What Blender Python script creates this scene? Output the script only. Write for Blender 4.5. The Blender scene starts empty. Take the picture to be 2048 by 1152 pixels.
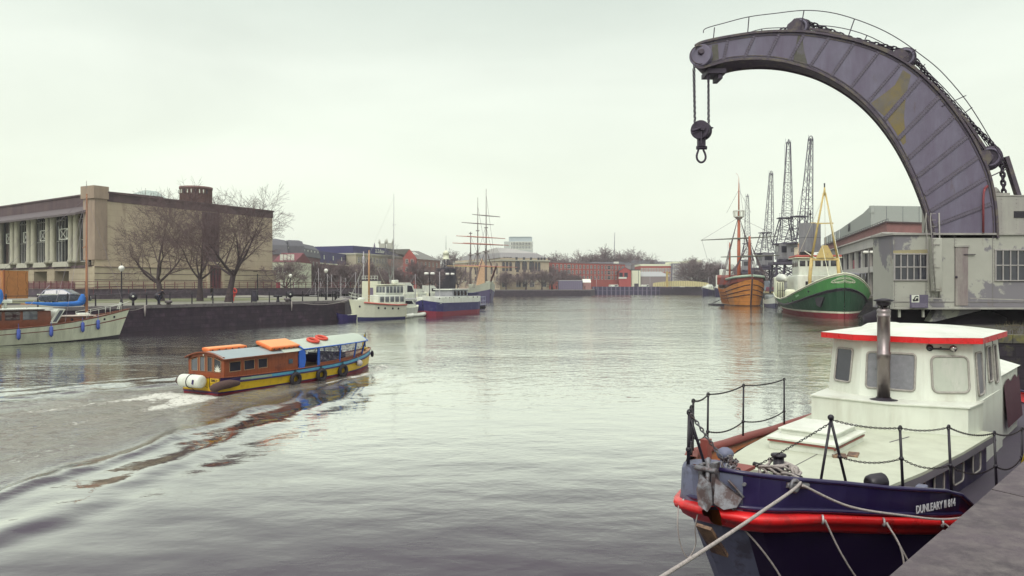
import bpy, bmesh, math, random
from mathutils import Vector, Matrix
import numpy as np
R = math.radians
PI = math.pi
scene = bpy.context.scene
COL = scene.collection
H = 4.3          # eye height above the water
Q = 2.4          # quay height above the water
F = 1500.0       # focal length in photo pixels
def at(px, py, D):
    return Vector(((px-1024)/F*D, D, H-(py-570)/F*D))
def on(px, py, z):
    D = F*(H-z)/(py-570.0)
    return at(px, py, D)
def V(*a): return Vector(a)

# ---------------------------------------------------------------- materials
_M = {}
def lin(c):
    return tuple(((v/255.0)/12.92 if v/255.0 <= .04045 else ((v/255.0+.055)/1.055)**2.4) for v in c)
def nodes(m):
    m.use_nodes = True
    nt = m.node_tree; nt.nodes.clear()
    out = nt.nodes.new('ShaderNodeOutputMaterial'); b = nt.nodes.new('ShaderNodeBsdfPrincipled')
    nt.links.new(b.outputs[0], out.inputs[0])
    return nt, b, out
def mat(name, c, rough=.6, metal=0.0, var=.18, scale=3.0, bump=0.0, bscale=30.0, c2=None, amt=.5, c2scale=1.5, sharp=.12, streak=False, spec=.5, coat=0.0, warp=None, brick=None, planks=None, trans=0.0, c3=None, amt3=.15, c3scale=3.0):
    """c: linear base colour. var: brightness variation. c2: stain colour laid over in noise patches."""
    if name in _M: return _M[name]
    m = bpy.data.materials.new(name); _M[name] = m
    nt, b, out = nodes(m)
    N = nt.nodes.new; L = nt.links.new
    tc = N('ShaderNodeTexCoord'); co = tc.outputs['Object']
    n1 = N('ShaderNodeTexNoise'); n1.inputs['Scale'].default_value = scale; n1.inputs['Detail'].default_value = 6; n1.inputs['Roughness'].default_value = .65
    L(co, n1.inputs['Vector'])
    cr = N('ShaderNodeMapRange'); cr.inputs[1].default_value = .25; cr.inputs[2].default_value = .75
    cr.inputs[3].default_value = 1-var; cr.inputs[4].default_value = 1+var
    L(n1.outputs[0], cr.inputs[0])
    mx = N('ShaderNodeMix'); mx.data_type = 'RGBA'; mx.blend_type = 'MULTIPLY'; mx.inputs[0].default_value = 1
    mx.inputs[6].default_value = (*c, 1)
    L(cr.outputs[0], mx.inputs[7]); col = mx.outputs[2]
    if brick:
        bt = N('ShaderNodeTexBrick')
        if 'rot' in brick:
            mp = N('ShaderNodeMapping'); L(co, mp.inputs[0]); mp.inputs['Rotation'].default_value = brick['rot']; L(mp.outputs[0], bt.inputs[0])
        else:   # courses run along the wall: u along the compass direction of the wall, v upwards
            sp = N('ShaderNodeSeparateXYZ'); L(co, sp.inputs[0]); cb = N('ShaderNodeCombineXYZ'); a_ = R(brick.get('dir', 0))
            m1 = N('ShaderNodeMath'); m1.operation = 'MULTIPLY'; m1.inputs[1].default_value = math.cos(a_); L(sp.outputs[0], m1.inputs[0])
            m2_ = N('ShaderNodeMath'); m2_.operation = 'MULTIPLY_ADD'; m2_.inputs[1].default_value = math.sin(a_); L(sp.outputs[1], m2_.inputs[0]); L(m1.outputs[0], m2_.inputs[2])
            L(m2_.outputs[0], cb.inputs[0]); L(sp.outputs[2], cb.inputs[1]); L(cb.outputs[0], bt.inputs[0])
        bt.inputs['Scale'].default_value = 1.0; bt.inputs['Brick Width'].default_value = brick['w']; bt.inputs['Row Height'].default_value = brick['h']
        bt.inputs['Mortar Size'].default_value = brick.get('m', .02); bt.inputs['Bias'].default_value = brick.get('bias', 0)
        bt.inputs['Color1'].default_value = (1, 1, 1, 1); bt.inputs['Color2'].default_value = (*([brick.get('c2', .75)]*3), 1)
        bt.inputs['Mortar'].default_value = (*([brick.get('mc', .5)]*3), 1)
        m3 = N('ShaderNodeMix'); m3.data_type = 'RGBA'; m3.blend_type = 'MULTIPLY'; m3.inputs[0].default_value = 1
        L(col, m3.inputs[6]); L(bt.outputs[0], m3.inputs[7]); col = m3.outputs[2]
    if planks:
        wv = N('ShaderNodeTexWave'); wv.wave_type = 'BANDS'; wv.bands_direction = planks[0]; wv.wave_profile = 'SAW'
        wv.inputs['Scale'].default_value = planks[1]; wv.inputs['Distortion'].default_value = planks[2] if len(planks) > 2 else 0.0
        L(co, wv.inputs[0])
        rp = N('ShaderNodeValToRGB'); rp.color_ramp.elements[0].position = 0; rp.color_ramp.elements[0].color = (.25, .25, .25, 1)
        rp.color_ramp.elements[1].position = .1; rp.color_ramp.elements[1].color = (1, 1, 1, 1); L(wv.outputs['Fac'], rp.inputs[0])
        m4 = N('ShaderNodeMix'); m4.data_type = 'RGBA'; m4.blend_type = 'MULTIPLY'; m4.inputs[0].default_value = .8
        L(col, m4.inputs[6]); L(rp.outputs[0], m4.inputs[7]); col = m4.outputs[2]
    if c2 is not None:
        n2 = N('ShaderNodeTexNoise'); n2.inputs['Scale'].default_value = c2scale; n2.inputs['Detail'].default_value = 8; n2.inputs['Roughness'].default_value = .7
        if streak:
            mp = N('ShaderNodeMapping'); mp.inputs['Scale'].default_value = (1, 1, .18); L(co, mp.inputs[0]); L(mp.outputs[0], n2.inputs['Vector'])
        else: L(co, n2.inputs['Vector'])
        t = .72-.44*amt
        r2 = N('ShaderNodeMapRange'); r2.inputs[1].default_value = t-sharp/2; r2.inputs[2].default_value = t+sharp/2
        L(n2.outputs[0], r2.inputs[0])
        m2 = N('ShaderNodeMix'); m2.data_type = 'RGBA'; L(r2.outputs[0], m2.inputs[0]); L(col, m2.inputs[6]); m2.inputs[7].default_value = (*c2, 1)
        col = m2.outputs[2]
    if c3 is not None:
        n4 = N('ShaderNodeTexNoise'); n4.inputs['Scale'].default_value = c3scale; n4.inputs['Detail'].default_value = 9; n4.inputs['Roughness'].default_value = .75
        mp3 = N('ShaderNodeMapping'); mp3.inputs['Scale'].default_value = (1, 1, .25); mp3.inputs['Location'].default_value = (7, 3, 5); L(co, mp3.inputs[0]); L(mp3.outputs[0], n4.inputs['Vector'])
        t3 = .76-.44*amt3; r4 = N('ShaderNodeMapRange'); r4.inputs[1].default_value = t3-.05; r4.inputs[2].default_value = t3+.07; L(n4.outputs[0], r4.inputs[0])
        m5 = N('ShaderNodeMix'); m5.data_type = 'RGBA'; L(r4.outputs[0], m5.inputs[0]); L(col, m5.inputs[6]); m5.inputs[7].default_value = (*c3, 1); col = m5.outputs[2]
    L(col, b.inputs['Base Color'])
    rr = N('ShaderNodeMapRange'); rr.inputs[1].default_value = .3; rr.inputs[2].default_value = .7
    rr.inputs[3].default_value = max(.02, rough-.08); rr.inputs[4].default_value = min(1, rough+.1); L(n1.outputs[0], rr.inputs[0])
    L(rr.outputs[0], b.inputs['Roughness'])
    b.inputs['Metallic'].default_value = metal; b.inputs['Specular IOR Level'].default_value = spec
    b.inputs['Coat Weight'].default_value = coat; b.inputs['Coat Roughness'].default_value = .15
    if trans: b.inputs['Alpha'].default_value = 1-trans
    if bump or brick:
        bn = N('ShaderNodeBump'); bn.inputs['Strength'].default_value = bump or .4; bn.inputs['Distance'].default_value = .02
        n3 = N('ShaderNodeTexNoise'); n3.inputs['Scale'].default_value = bscale; n3.inputs['Detail'].default_value = 5; L(co, n3.inputs['Vector'])
        L(n3.outputs[0], bn.inputs['Height']); L(bn.outputs[0], b.inputs['Normal'])
    return m
def glass(name, c=(.02, .02, .03), rough=.08):
    if name in _M: return _M[name]
    return mat(name, c, rough, var=.5, scale=.7, spec=.8)

# ---------------------------------------------------------------- mesh builder
class MB:
    def __init__(s):
        s.v = []; s.f = []; s.mi = []; s.sm = []; s.m = 0; s.smooth = False
    def _f(s, idx, sm=None):
        s.f.append(tuple(idx)); s.mi.append(s.m); s.sm.append(s.smooth if sm is None else sm)
    def add(s, verts, faces, sm=None):
        o = len(s.v); s.v += [tuple(p) for p in verts]
        for f in faces: s._f([i+o for i in f], sm)
        return s
    def box(s, c, d, rz=0.0, rx=0.0, ry=0.0):
        """box centred at c with dims d"""
        x, y, z = d[0]/2, d[1]/2, d[2]/2
        M = Matrix.Rotation(rz, 3, 'Z') @ Matrix.Rotation(ry, 3, 'Y') @ Matrix.Rotation(rx, 3, 'X')
        vs = [Vector(c) + M @ Vector(p) for p in ((-x,-y,-z),(x,-y,-z),(x,y,-z),(-x,y,-z),(-x,-y,z),(x,-y,z),(x,y,z),(-x,y,z))]
        return s.add(vs, [(0,3,2,1),(4,5,6,7),(0,1,5,4),(1,2,6,5),(2,3,7,6),(3,0,4,7)], False)
    def bx(s, x0, x1, y0, y1, z0, z1):
        return s.box(((x0+x1)/2, (y0+y1)/2, (z0+z1)/2), (abs(x1-x0), abs(y1-y0), abs(z1-z0)))
    def rbox(s, c, d, r, rz=0.0, n=3):
        """box with rounded vertical+horizontal edges (superellipse-ish via chamfer grid)"""
        bm = bmesh.new(); bmesh.ops.create_cube(bm, size=1)
        for v in bm.verts: v.co = Vector((v.co.x*d[0], v.co.y*d[1], v.co.z*d[2]))
        bmesh.ops.bevel(bm, geom=list(bm.edges), offset=r, segments=n, affect='EDGES', profile=.5)
        M = Matrix.Rotation(rz, 3, 'Z')
        s.add([Vector(c)+M @ v.co for v in bm.verts], [[v.index for v in f.verts] for f in bm.faces], True) if True else 0
        bm.free(); return s
    def bar(s, a, b, w, h=None, up=(0, 0, 1)):
        a = Vector(a); b = Vector(b); h = h or w
        d = (b-a); L = d.length
        if L < 1e-6: return s
        d /= L; u = Vector(up)
        if abs(d.dot(u)) > .98: u = Vector((1, 0, 0)) if abs(d.x) < .9 else Vector((0, 1, 0))
        x = d.cross(u).normalized(); y = x.cross(d).normalized()
        vs = []
        for p in (a, b):
            for i, j in ((-1,-1),(1,-1),(1,1),(-1,1)): vs.append(p + x*i*w/2 + y*j*h/2)
        return s.add(vs, [(0,3,2,1),(4,5,6,7),(0,1,5,4),(1,2,6,5),(2,3,7,6),(3,0,4,7)], False)
    def tube(s, pts, r, n=6, closed=False, cap=True):
        pts = [Vector(p) for p in pts]; k = len(pts)
        rs = r if isinstance(r, (list, tuple)) else [r]*k
        t0 = (pts[1]-pts[0]).normalized()
        u = Vector((0, 0, 1)) if abs(t0.z) < .9 else Vector((1, 0, 0))
        x = t0.cross(u).normalized(); vs = []
        for i in range(k):
            if closed: t = (pts[(i+1) % k]-pts[i-1])
            elif i == 0: t = pts[1]-pts[0]
            elif i == k-1: t = pts[-1]-pts[-2]
            else: t = pts[i+1]-pts[i-1]
            if t.length < 1e-9: t = t0
            t.normalize(); x = (x - t*x.dot(t))
            if x.length < 1e-6: x = t.orthogonal()
            x.normalize(); y = t.cross(x)
            for j in range(n):
                a = 2*PI*j/n; vs.append(pts[i] + (x*math.cos(a)+y*math.sin(a))*rs[i])
        fs = []
        for i in range(k if closed else k-1):
            i2 = (i+1) % k
            for j in range(n):
                j2 = (j+1) % n; fs.append((i*n+j, i*n+j2, i2*n+j2, i2*n+j))
        o = len(s.v); s.add(vs, fs, n > 4)
        if cap and not closed and n > 2:
            s._f([o+j for j in reversed(range(n))], False); s._f([o+(k-1)*n+j for j in range(n)], False)
        return s
    def cyl(s, a, b, r, n=12, r2=None): return s.tube([a, b], [r, r if r2 is None else r2], n)
    def lathe(s, prof, c=(0, 0, 0), n=16, axis=(0, 0, 1), cap=True):
        ax = Vector(axis).normalized(); x = ax.orthogonal().normalized(); y = ax.cross(x); c = Vector(c); vs = []
        for r, h in prof:
            for j in range(n):
                a = 2*PI*j/n; vs.append(c + ax*h + (x*math.cos(a)+y*math.sin(a))*max(r, 1e-4))
        fs = [(i*n+j, i*n+(j+1) % n, (i+1)*n+(j+1) % n, (i+1)*n+j) for i in range(len(prof)-1) for j in range(n)]
        o = len(s.v); s.add(vs, fs, True)
        if cap:
            s._f([o+j for j in reversed(range(n))], False); s._f([o+(len(prof)-1)*n+j for j in range(n)], False)
        return s
    def sphere(s, c, r, n=10, sq=(1, 1, 1)):
        c = Vector(c); vs = []; m = n//2+1
        for i in range(m+1):
            t = PI*i/m
            for j in range(n):
                a = 2*PI*j/n
                vs.append(c + Vector((math.sin(t)*math.cos(a)*r*sq[0], math.sin(t)*math.sin(a)*r*sq[1], math.cos(t)*r*sq[2])))
        fs = [(i*n+j, (i+1)*n+j, (i+1)*n+(j+1) % n, i*n+(j+1) % n) for i in range(m) for j in range(n)]
        return s.add(vs, fs, True)
    def torus(s, c, R1, r, axis=(0, 0, 1), n=20, k=8, sq=1.0):
        ax = Vector(axis).normalized(); x = ax.orthogonal().normalized(); y = ax.cross(x); c = Vector(c)
        return s.tube([c + x*math.cos(2*PI*i/n)*R1 + y*math.sin(2*PI*i/n)*R1*sq for i in range(n)], r, k, closed=True)
    def poly(s, pts, ext):
        """polygon (3D pts, planar) extruded by vector ext"""
        pts = [Vector(p) for p in pts]; e = Vector(ext); n = len(pts)
        nrm = Vector((0, 0, 0))
        for i in range(n): nrm += pts[i].cross(pts[(i+1) % n])
        if nrm.dot(e) < 0: pts.reverse()
        o = len(s.v); s.v += [tuple(p) for p in pts] + [tuple(p+e) for p in pts]
        s._f([o+i for i in reversed(range(n))], False); s._f([o+n+i for i in range(n)], False)
        for i in range(n): s._f([o+i, o+(i+1) % n, o+n+(i+1) % n, o+n+i])
        return s
    def quad(s, *p): return s.add(p, [tuple(range(len(p)))], False)
    def grid(s, rows, closed=False, sm=True):
        """rows: list of rows of points"""
        n = len(rows[0]); vs = [p for r in rows for p in r]; fs = []
        for i in range(len(rows)-1):
            for j in range(n if closed else n-1):
                fs.append((i*n+j, i*n+(j+1) % n, (i+1)*n+(j+1) % n, (i+1)*n+j))
        return s.add(vs, fs, sm)
    def chain(s, pts, pitch, w, r, n=6, k=4, flat=.0):
        """real links along a polyline"""
        pts = [Vector(p) for p in pts]; L = [0]
        for a, b in zip(pts, pts[1:]): L.append(L[-1]+(b-a).length)
        cnt = max(2, int(L[-1]/pitch)); i = 0
        for q in range(cnt):
            d = (q+.5)*L[-1]/cnt
            while i < len(L)-2 and L[i+1] < d: i += 1
            t = (pts[i+1]-pts[i]).normalized(); c = pts[i]+t*(d-L[i])
            u = t.orthogonal().normalized() if abs(t.z) > .95 else t.cross(Vector((0, 0, 1))).normalized()
            v = t.cross(u); side = u if q % 2 else v
            ln = pitch*.72
            ring = [c + t*math.copysign(abs(math.cos(a))**.8, math.cos(a))*ln + side*math.sin(a)*w/2 for a in [2*PI*(j+.5)/(n) for j in range(n)]]
            s.tube(ring, r, k, closed=True)
        return s
    def build(s, name, mats, parent=None, local=False, label=None):
        me = bpy.data.meshes.new(name)
        vs = s.v
        if parent is not None and not local:
            root = parent
            M = world_of(parent).inverted(); vs = [M @ Vector(p) for p in s.v]
        me.from_pydata([tuple(p) for p in vs], [], s.f)
        if not isinstance(mats, (list, tuple)): mats = [mats]
        for m in mats: me.materials.append(m)
        me.polygons.foreach_set('material_index', s.mi); me.polygons.foreach_set('use_smooth', s.sm)
        me.update()
        o = bpy.data.objects.new(name, me); COL.objects.link(o)
        if parent is not None: o.parent = parent
        if label: o['label'] = label
        return o
def world_of(o):
    M = Matrix.LocRotScale(o.location, o.rotation_euler, o.scale)
    return world_of(o.parent) @ M if o.parent else M
def tag(o, label, cat, group=None, kind=None):
    o['label'] = label; o['category'] = cat
    if group: o['group'] = group
    if kind: o['kind'] = kind
    return o
def thing(name, label, cat, loc=(0, 0, 0), rz=0.0, group=None):
    o = bpy.data.objects.new(name, None); COL.objects.link(o); o.empty_display_size = .2
    o.location = loc; o.rotation_euler = (0, 0, rz)
    return tag(o, label, cat, group)
def single(name, mb, m, label, cat, loc=None, group=None, kind=None):
    """a one-mesh thing given in world coordinates"""
    if loc is not None:
        l = Vector(loc); mb.v = [tuple(Vector(p)-l) for p in mb.v]
    o = mb.build(name, m)
    if loc is not None: o.location = loc
    return tag(o, label, cat, group, kind)
def struct(name, mb, m, label=None):
    o = mb.build(name, m); o['kind'] = 'structure'
    if label: o['label'] = label
    return o
def copy_tree(o, parent=None):
    c = o.copy(); COL.objects.link(c); c.parent = parent
    for ch in [x for x in o.children]: copy_tree(ch, c)
    return c
def dup(o, loc, rz=0.0, label=None, s=None):
    c = copy_tree(o); c.location = loc; c.rotation_euler = (0, 0, rz)
    if s: c.scale = (s, s, s) if not isinstance(s, (tuple, list)) else s
    if label: c['label'] = label
    return c
def lerp(a, b, t): return a+(b-a)*t
def interp(tab, x):
    for (x0, y0), (x1, y1) in zip(tab, tab[1:]):
        if x <= x1: return lerp(y0, y1, max(0, (x-x0)/(x1-x0)))
    return tab[-1][1]
def smooth(pts, k=6, closed=False):
    """Catmull-Rom through points"""
    P = [Vector(p) for p in pts]; out = []; n = len(P)
    rng = range(n if closed else n-1)
    for i in rng:
        if closed: p0, p1, p2, p3 = P[i-1], P[i], P[(i+1) % n], P[(i+2) % n]
        else: p0, p1, p2, p3 = P[max(0, i-1)], P[i], P[i+1], P[min(n-1, i+2)]
        for j in range(k):
            t = j/k
            out.append(.5*((2*p1)+(p2-p0)*t+(2*p0-5*p1+4*p2-p3)*t*t+(3*p1-p0-3*p2+p3)*t**3))
    if not closed: out.append(P[-1])
    return out
def sag(a, b, d, n=10):
    a = Vector(a); b = Vector(b)
    return [a.lerp(b, i/n)-Vector((0, 0, 4*d*(i/n)*(1-i/n))) for i in range(n+1)]
def text(name, s, size, loc, xdir, up, m, parent=None, ext=.004, font=None, bold=0.0, align='CENTER', squeeze=1.0, font_bold=0.0):
    """lettering as a real mesh lying on a surface; parent in world coords"""
    cu = bpy.data.curves.new(name, 'FONT'); cu.body = s; cu.size = size; cu.extrude = ext; cu.align_x = align; cu.align_y = 'CENTER'; cu.offset = bold
    o = bpy.data.objects.new('tmp', cu); COL.objects.link(o)
    me = bpy.data.meshes.new_from_object(o.evaluated_get(bpy.context.evaluated_depsgraph_get()))
    bpy.data.objects.remove(o)
    x = Vector(xdir).normalized(); z = x.cross(Vector(up)).normalized(); y = z.cross(x)
    M = Matrix(((x.x, y.x, z.x), (x.y, y.y, z.y), (x.z, y.z, z.z)))
    mi = world_of(parent).inverted() if parent else Matrix()
    for v in me.vertices:
        p = v.co.copy(); p.x *= squeeze
        v.co = mi @ (Vector(loc) + M @ p)
    me.materials.clear(); me.materials.append(m)
    o = bpy.data.objects.new(name, me); COL.objects.link(o)
    if parent: o.parent = parent
    return o

def hull(mb, st, fr, flare=.72, bottom=-.3, both=True, keelpow=.6):
    """st: list of (x, half beam, sheer z, x shift at the bottom). fr: [(fraction of height, material slot)...] from bottom to sheer"""
    def fv(f, zs): return (float(f[1:])-bottom)/(zs-bottom) if isinstance(f, str) else f
    for sg in (1, -1):
        for i in range(len(st)-1):
            for (f0, m0), (f1, _) in zip(fr, fr[1:]):
                q = []
                for (x, b, zs, dx), f in ((st[i], f0), (st[i+1], f0), (st[i+1], f1), (st[i], f1)):
                    f = fv(f, zs)
                    hb = b*(flare+(1-flare)*f**keelpow)
                    q.append((x+dx*(1-f), sg*hb, bottom+(zs-bottom)*f))
                if sg < 0: q.reverse()
                mb.m = m0; mb.add(q, [(0, 1, 2, 3)], True)
def hpoint(st, x, f, sg, flare=.72, bottom=-.3, keelpow=.6, out=0.0):
    """point on the hull skin"""
    for a, b in zip(st, st[1:]):
        if (a[0]-x)*(b[0]-x) <= 0 and a[0] != b[0]:
            t = (x-a[0])/(b[0]-a[0]); X, B, Z, D = [lerp(a[k], b[k], t) for k in range(4)]
            return Vector((X+D*(1-f), sg*(B*(flare+(1-flare)*f**keelpow)+out), bottom+(Z-bottom)*f))
    a = st[-1]
    return Vector((a[0], sg*a[1], a[2]))
# ================================================================ camera, sky, light
cam = bpy.data.cameras.new('camera'); cam.sensor_width = 36; cam.lens = 36*F/2048.0
cam.shift_y = -(6.0)/2048.0   # horizon at y = 570 of 1152
cam.clip_start = .1; cam.clip_end = 6000
co = bpy.data.objects.new('camera', cam); COL.objects.link(co); co.location = (0, 0, H); co.rotation_euler = (R(90), 0, 0)
scene.camera = co
w = bpy.data.worlds.new('World'); scene.world = w; w.use_nodes = True
nt = w.node_tree; nt.nodes.clear(); N = nt.nodes.new; L = nt.links.new
SUN_EL, SUN_ROT = 42.0, 200.0
wo = N('ShaderNodeOutputWorld'); bg = N('ShaderNodeBackground'); L(bg.outputs[0], wo.inputs[0])
sky = N('ShaderNodeTexSky'); sky.sky_type = 'NISHITA'; sky.sun_disc = False; sky.sun_elevation = R(SUN_EL); sky.sun_rotation = R(SUN_ROT)
sky.air_density = 1.5; sky.dust_density = 3.0
tc = N('ShaderNodeTexCoord'); sx = N('ShaderNodeSeparateXYZ'); L(tc.outputs['Generated'], sx.inputs[0])
# overcast: pale at the horizon, a touch greyer at 15-20 degrees, brighter overhead
rp = N('ShaderNodeValToRGB'); els = rp.color_ramp.elements
els[0].position = 0.0; els[0].color = (8.4, 8.9, 7.6, 1)
els[1].position = 1.0; els[1].color = (19.0, 19.0, 18.5, 1)
for p, c in ((.10, (8.5, 9.1, 7.7)), (.27, (8.2, 8.8, 7.8)), (.35, (6.9, 7.6, 6.8)), (.43, (4.4, 4.7, 4.6)), (.62, (5.2, 5.5, 5.3)), (.8, (16, 16, 15))):
    e = els.new(p); e.color = (*c, 1)
ab = N('ShaderNodeMath'); ab.operation = 'ABSOLUTE'; L(sx.outputs[2], ab.inputs[0]); L(ab.outputs[0], rp.inputs[0])
mp = N('ShaderNodeMapping'); mp.inputs['Scale'].default_value = (1.0, 1.0, 3.6); L(tc.outputs['Generated'], mp.inputs[0])
nz = N('ShaderNodeTexNoise'); nz.inputs['Scale'].default_value = 1.9; nz.inputs['Detail'].default_value = 5; nz.inputs['Roughness'].default_value = .5; nz.inputs['Distortion'].default_value = .4; L(mp.outputs[0], nz.inputs['Vector'])
mr = N('ShaderNodeMapRange'); mr.inputs[1].default_value = .3; mr.inputs[2].default_value = .7; mr.inputs[3].default_value = .90; mr.inputs[4].default_value = 1.06; L(nz.outputs[0], mr.inputs[0])
ml = N('ShaderNodeMix'); ml.data_type = 'RGBA'; ml.blend_type = 'MULTIPLY'; ml.inputs[0].default_value = 1; L(rp.outputs[0], ml.inputs[6]); L(mr.outputs[0], ml.inputs[7])
ms = N('ShaderNodeMix'); ms.data_type = 'RGBA'; ms.inputs[0].default_value = .93; L(sky.outputs[0], ms.inputs[6]); L(ml.outputs[2], ms.inputs[7])
L(ms.outputs[2], bg.inputs[0]); bg.inputs[1].default_value = .104
sl = bpy.data.lights.new('sun', 'SUN'); sl.energy = 1.5; sl.angle = R(25); sl.color = (1, .97, .92)
so = bpy.data.objects.new('sun', sl); COL.objects.link(so)
sd = Vector((math.sin(R(SUN_ROT))*math.cos(R(SUN_EL)), math.cos(R(SUN_ROT))*math.cos(R(SUN_EL)), math.sin(R(SUN_EL))))
so.rotation_euler = sd.to_track_quat('Z', 'Y').to_euler(); so.location = (0, 0, 50)
vs = scene.view_settings; vs.view_transform = 'Standard'; vs.look = 'None'; vs.exposure = .16; vs.gamma = 1; vs.use_curve_mapping = False
scene.cycles.max_bounces = 6; scene.cycles.diffuse_bounces = 2; scene.cycles.glossy_bounces = 3; scene.cycles.volume_bounces = 1
scene.cycles.transparent_max_bounces = 12; scene.cycles.caustics_reflective = False; scene.cycles.caustics_refractive = False
scene.cycles.volume_step_rate = 4

# ---------------------------------------------------------------- common materials
DK = (.012, .008, .018)
m_black = mat('black_paint', (.014, .010, .019), .45, var=.3)
m_white = mat('white_paint', (.69, .72, .635), .4, var=.06, scale=1.5, c2=(.52, .52, .44), amt=.22, c2scale=2.2, streak=True, sharp=.3, c3=(.40, .31, .22), amt3=.13, c3scale=6)
m_cream = mat('cream_paint', (.72, .74, .56), .5, var=.08)
m_steel = mat('stainless_steel', (.31, .275, .275), .42, metal=1.0, var=.2, scale=5, c2=(.22, .18, .18), amt=.4, c2scale=4, streak=True, sharp=.3)
m_glass = glass('dark_window_glass', (.03, .03, .045), .06)
m_glass2 = glass('grey_window_glass', (.12, .13, .15), .1)
m_rope = mat('pale_rope', (.38, .34, .32), .9, var=.35, scale=40, bump=.6, bscale=120)
m_stone = mat('quay_stone', (.075, .046, .068), .85, var=.45, scale=.9, bump=.6, bscale=6, c2=(.024, .016, .028), amt=.5, c2scale=1.3, sharp=.3, brick=dict(dir=58.5, w=1.1, h=.42, m=.03, mc=.45, c2=.6), c3=(.15, .12, .13), amt3=.22, c3scale=1.2)
m_coping = mat('coping_stone', (.17, .15, .155), .85, var=.25, scale=1.5, bump=.4, bscale=25, c2=(.09, .08, .08), amt=.35, c2scale=3)
m_pave = mat('pale_paving', (.23, .22, .19), .85, var=.2, scale=.4, bump=.2, bscale=10, c2=(.16, .17, .11), amt=.4, c2scale=.15, sharp=.2)
m_grass = mat('thin_grass', (.14, .155, .07), .95, var=.35, scale=1.5, c2=(.2, .19, .14), amt=.4, c2scale=.3)
m_asphalt = mat('asphalt', (.06, .055, .065), .9, var=.25, scale=.6)
m_tan = mat('tan_stone', (.50, .42, .30), .85, var=.12, scale=.35, c2=(.38, .31, .235), amt=.42, c2scale=.22, brick=dict(dir=61.3, w=2.6, h=.95, m=.035, mc=.72, c2=.92), c3=(.24, .18, .14), amt3=.26, c3scale=.35, streak=True, sharp=.35)
m_tan_dk = mat('weathered_stone', (.125, .085, .085), .9, var=.3, scale=.5, c2=(.075, .05, .06), amt=.5, c2scale=.5, streak=True, sharp=.3)
m_brick = mat('old_brick', (.19, .10, .09), .9, var=.2, scale=.5, brick=dict(w=.45, h=.15, m=.02, mc=.8, c2=.75))
m_redbrick = mat('red_brick', (.36, .085, .07), .9, var=.18, scale=.4)
m_slate = mat('slate_roof', (.10, .10, .115), .7, var=.2, scale=1.2)
m_navyroof = mat('navy_cladding', (.045, .042, .13), .6, var=.15, scale=.5)
m_bark = mat('tree_bark', (.075, .055, .06), .95, var=.35, scale=3)
m_twig = mat('bare_twigs', (.12, .082, .085), .95, var=.3, scale=1)
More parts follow.
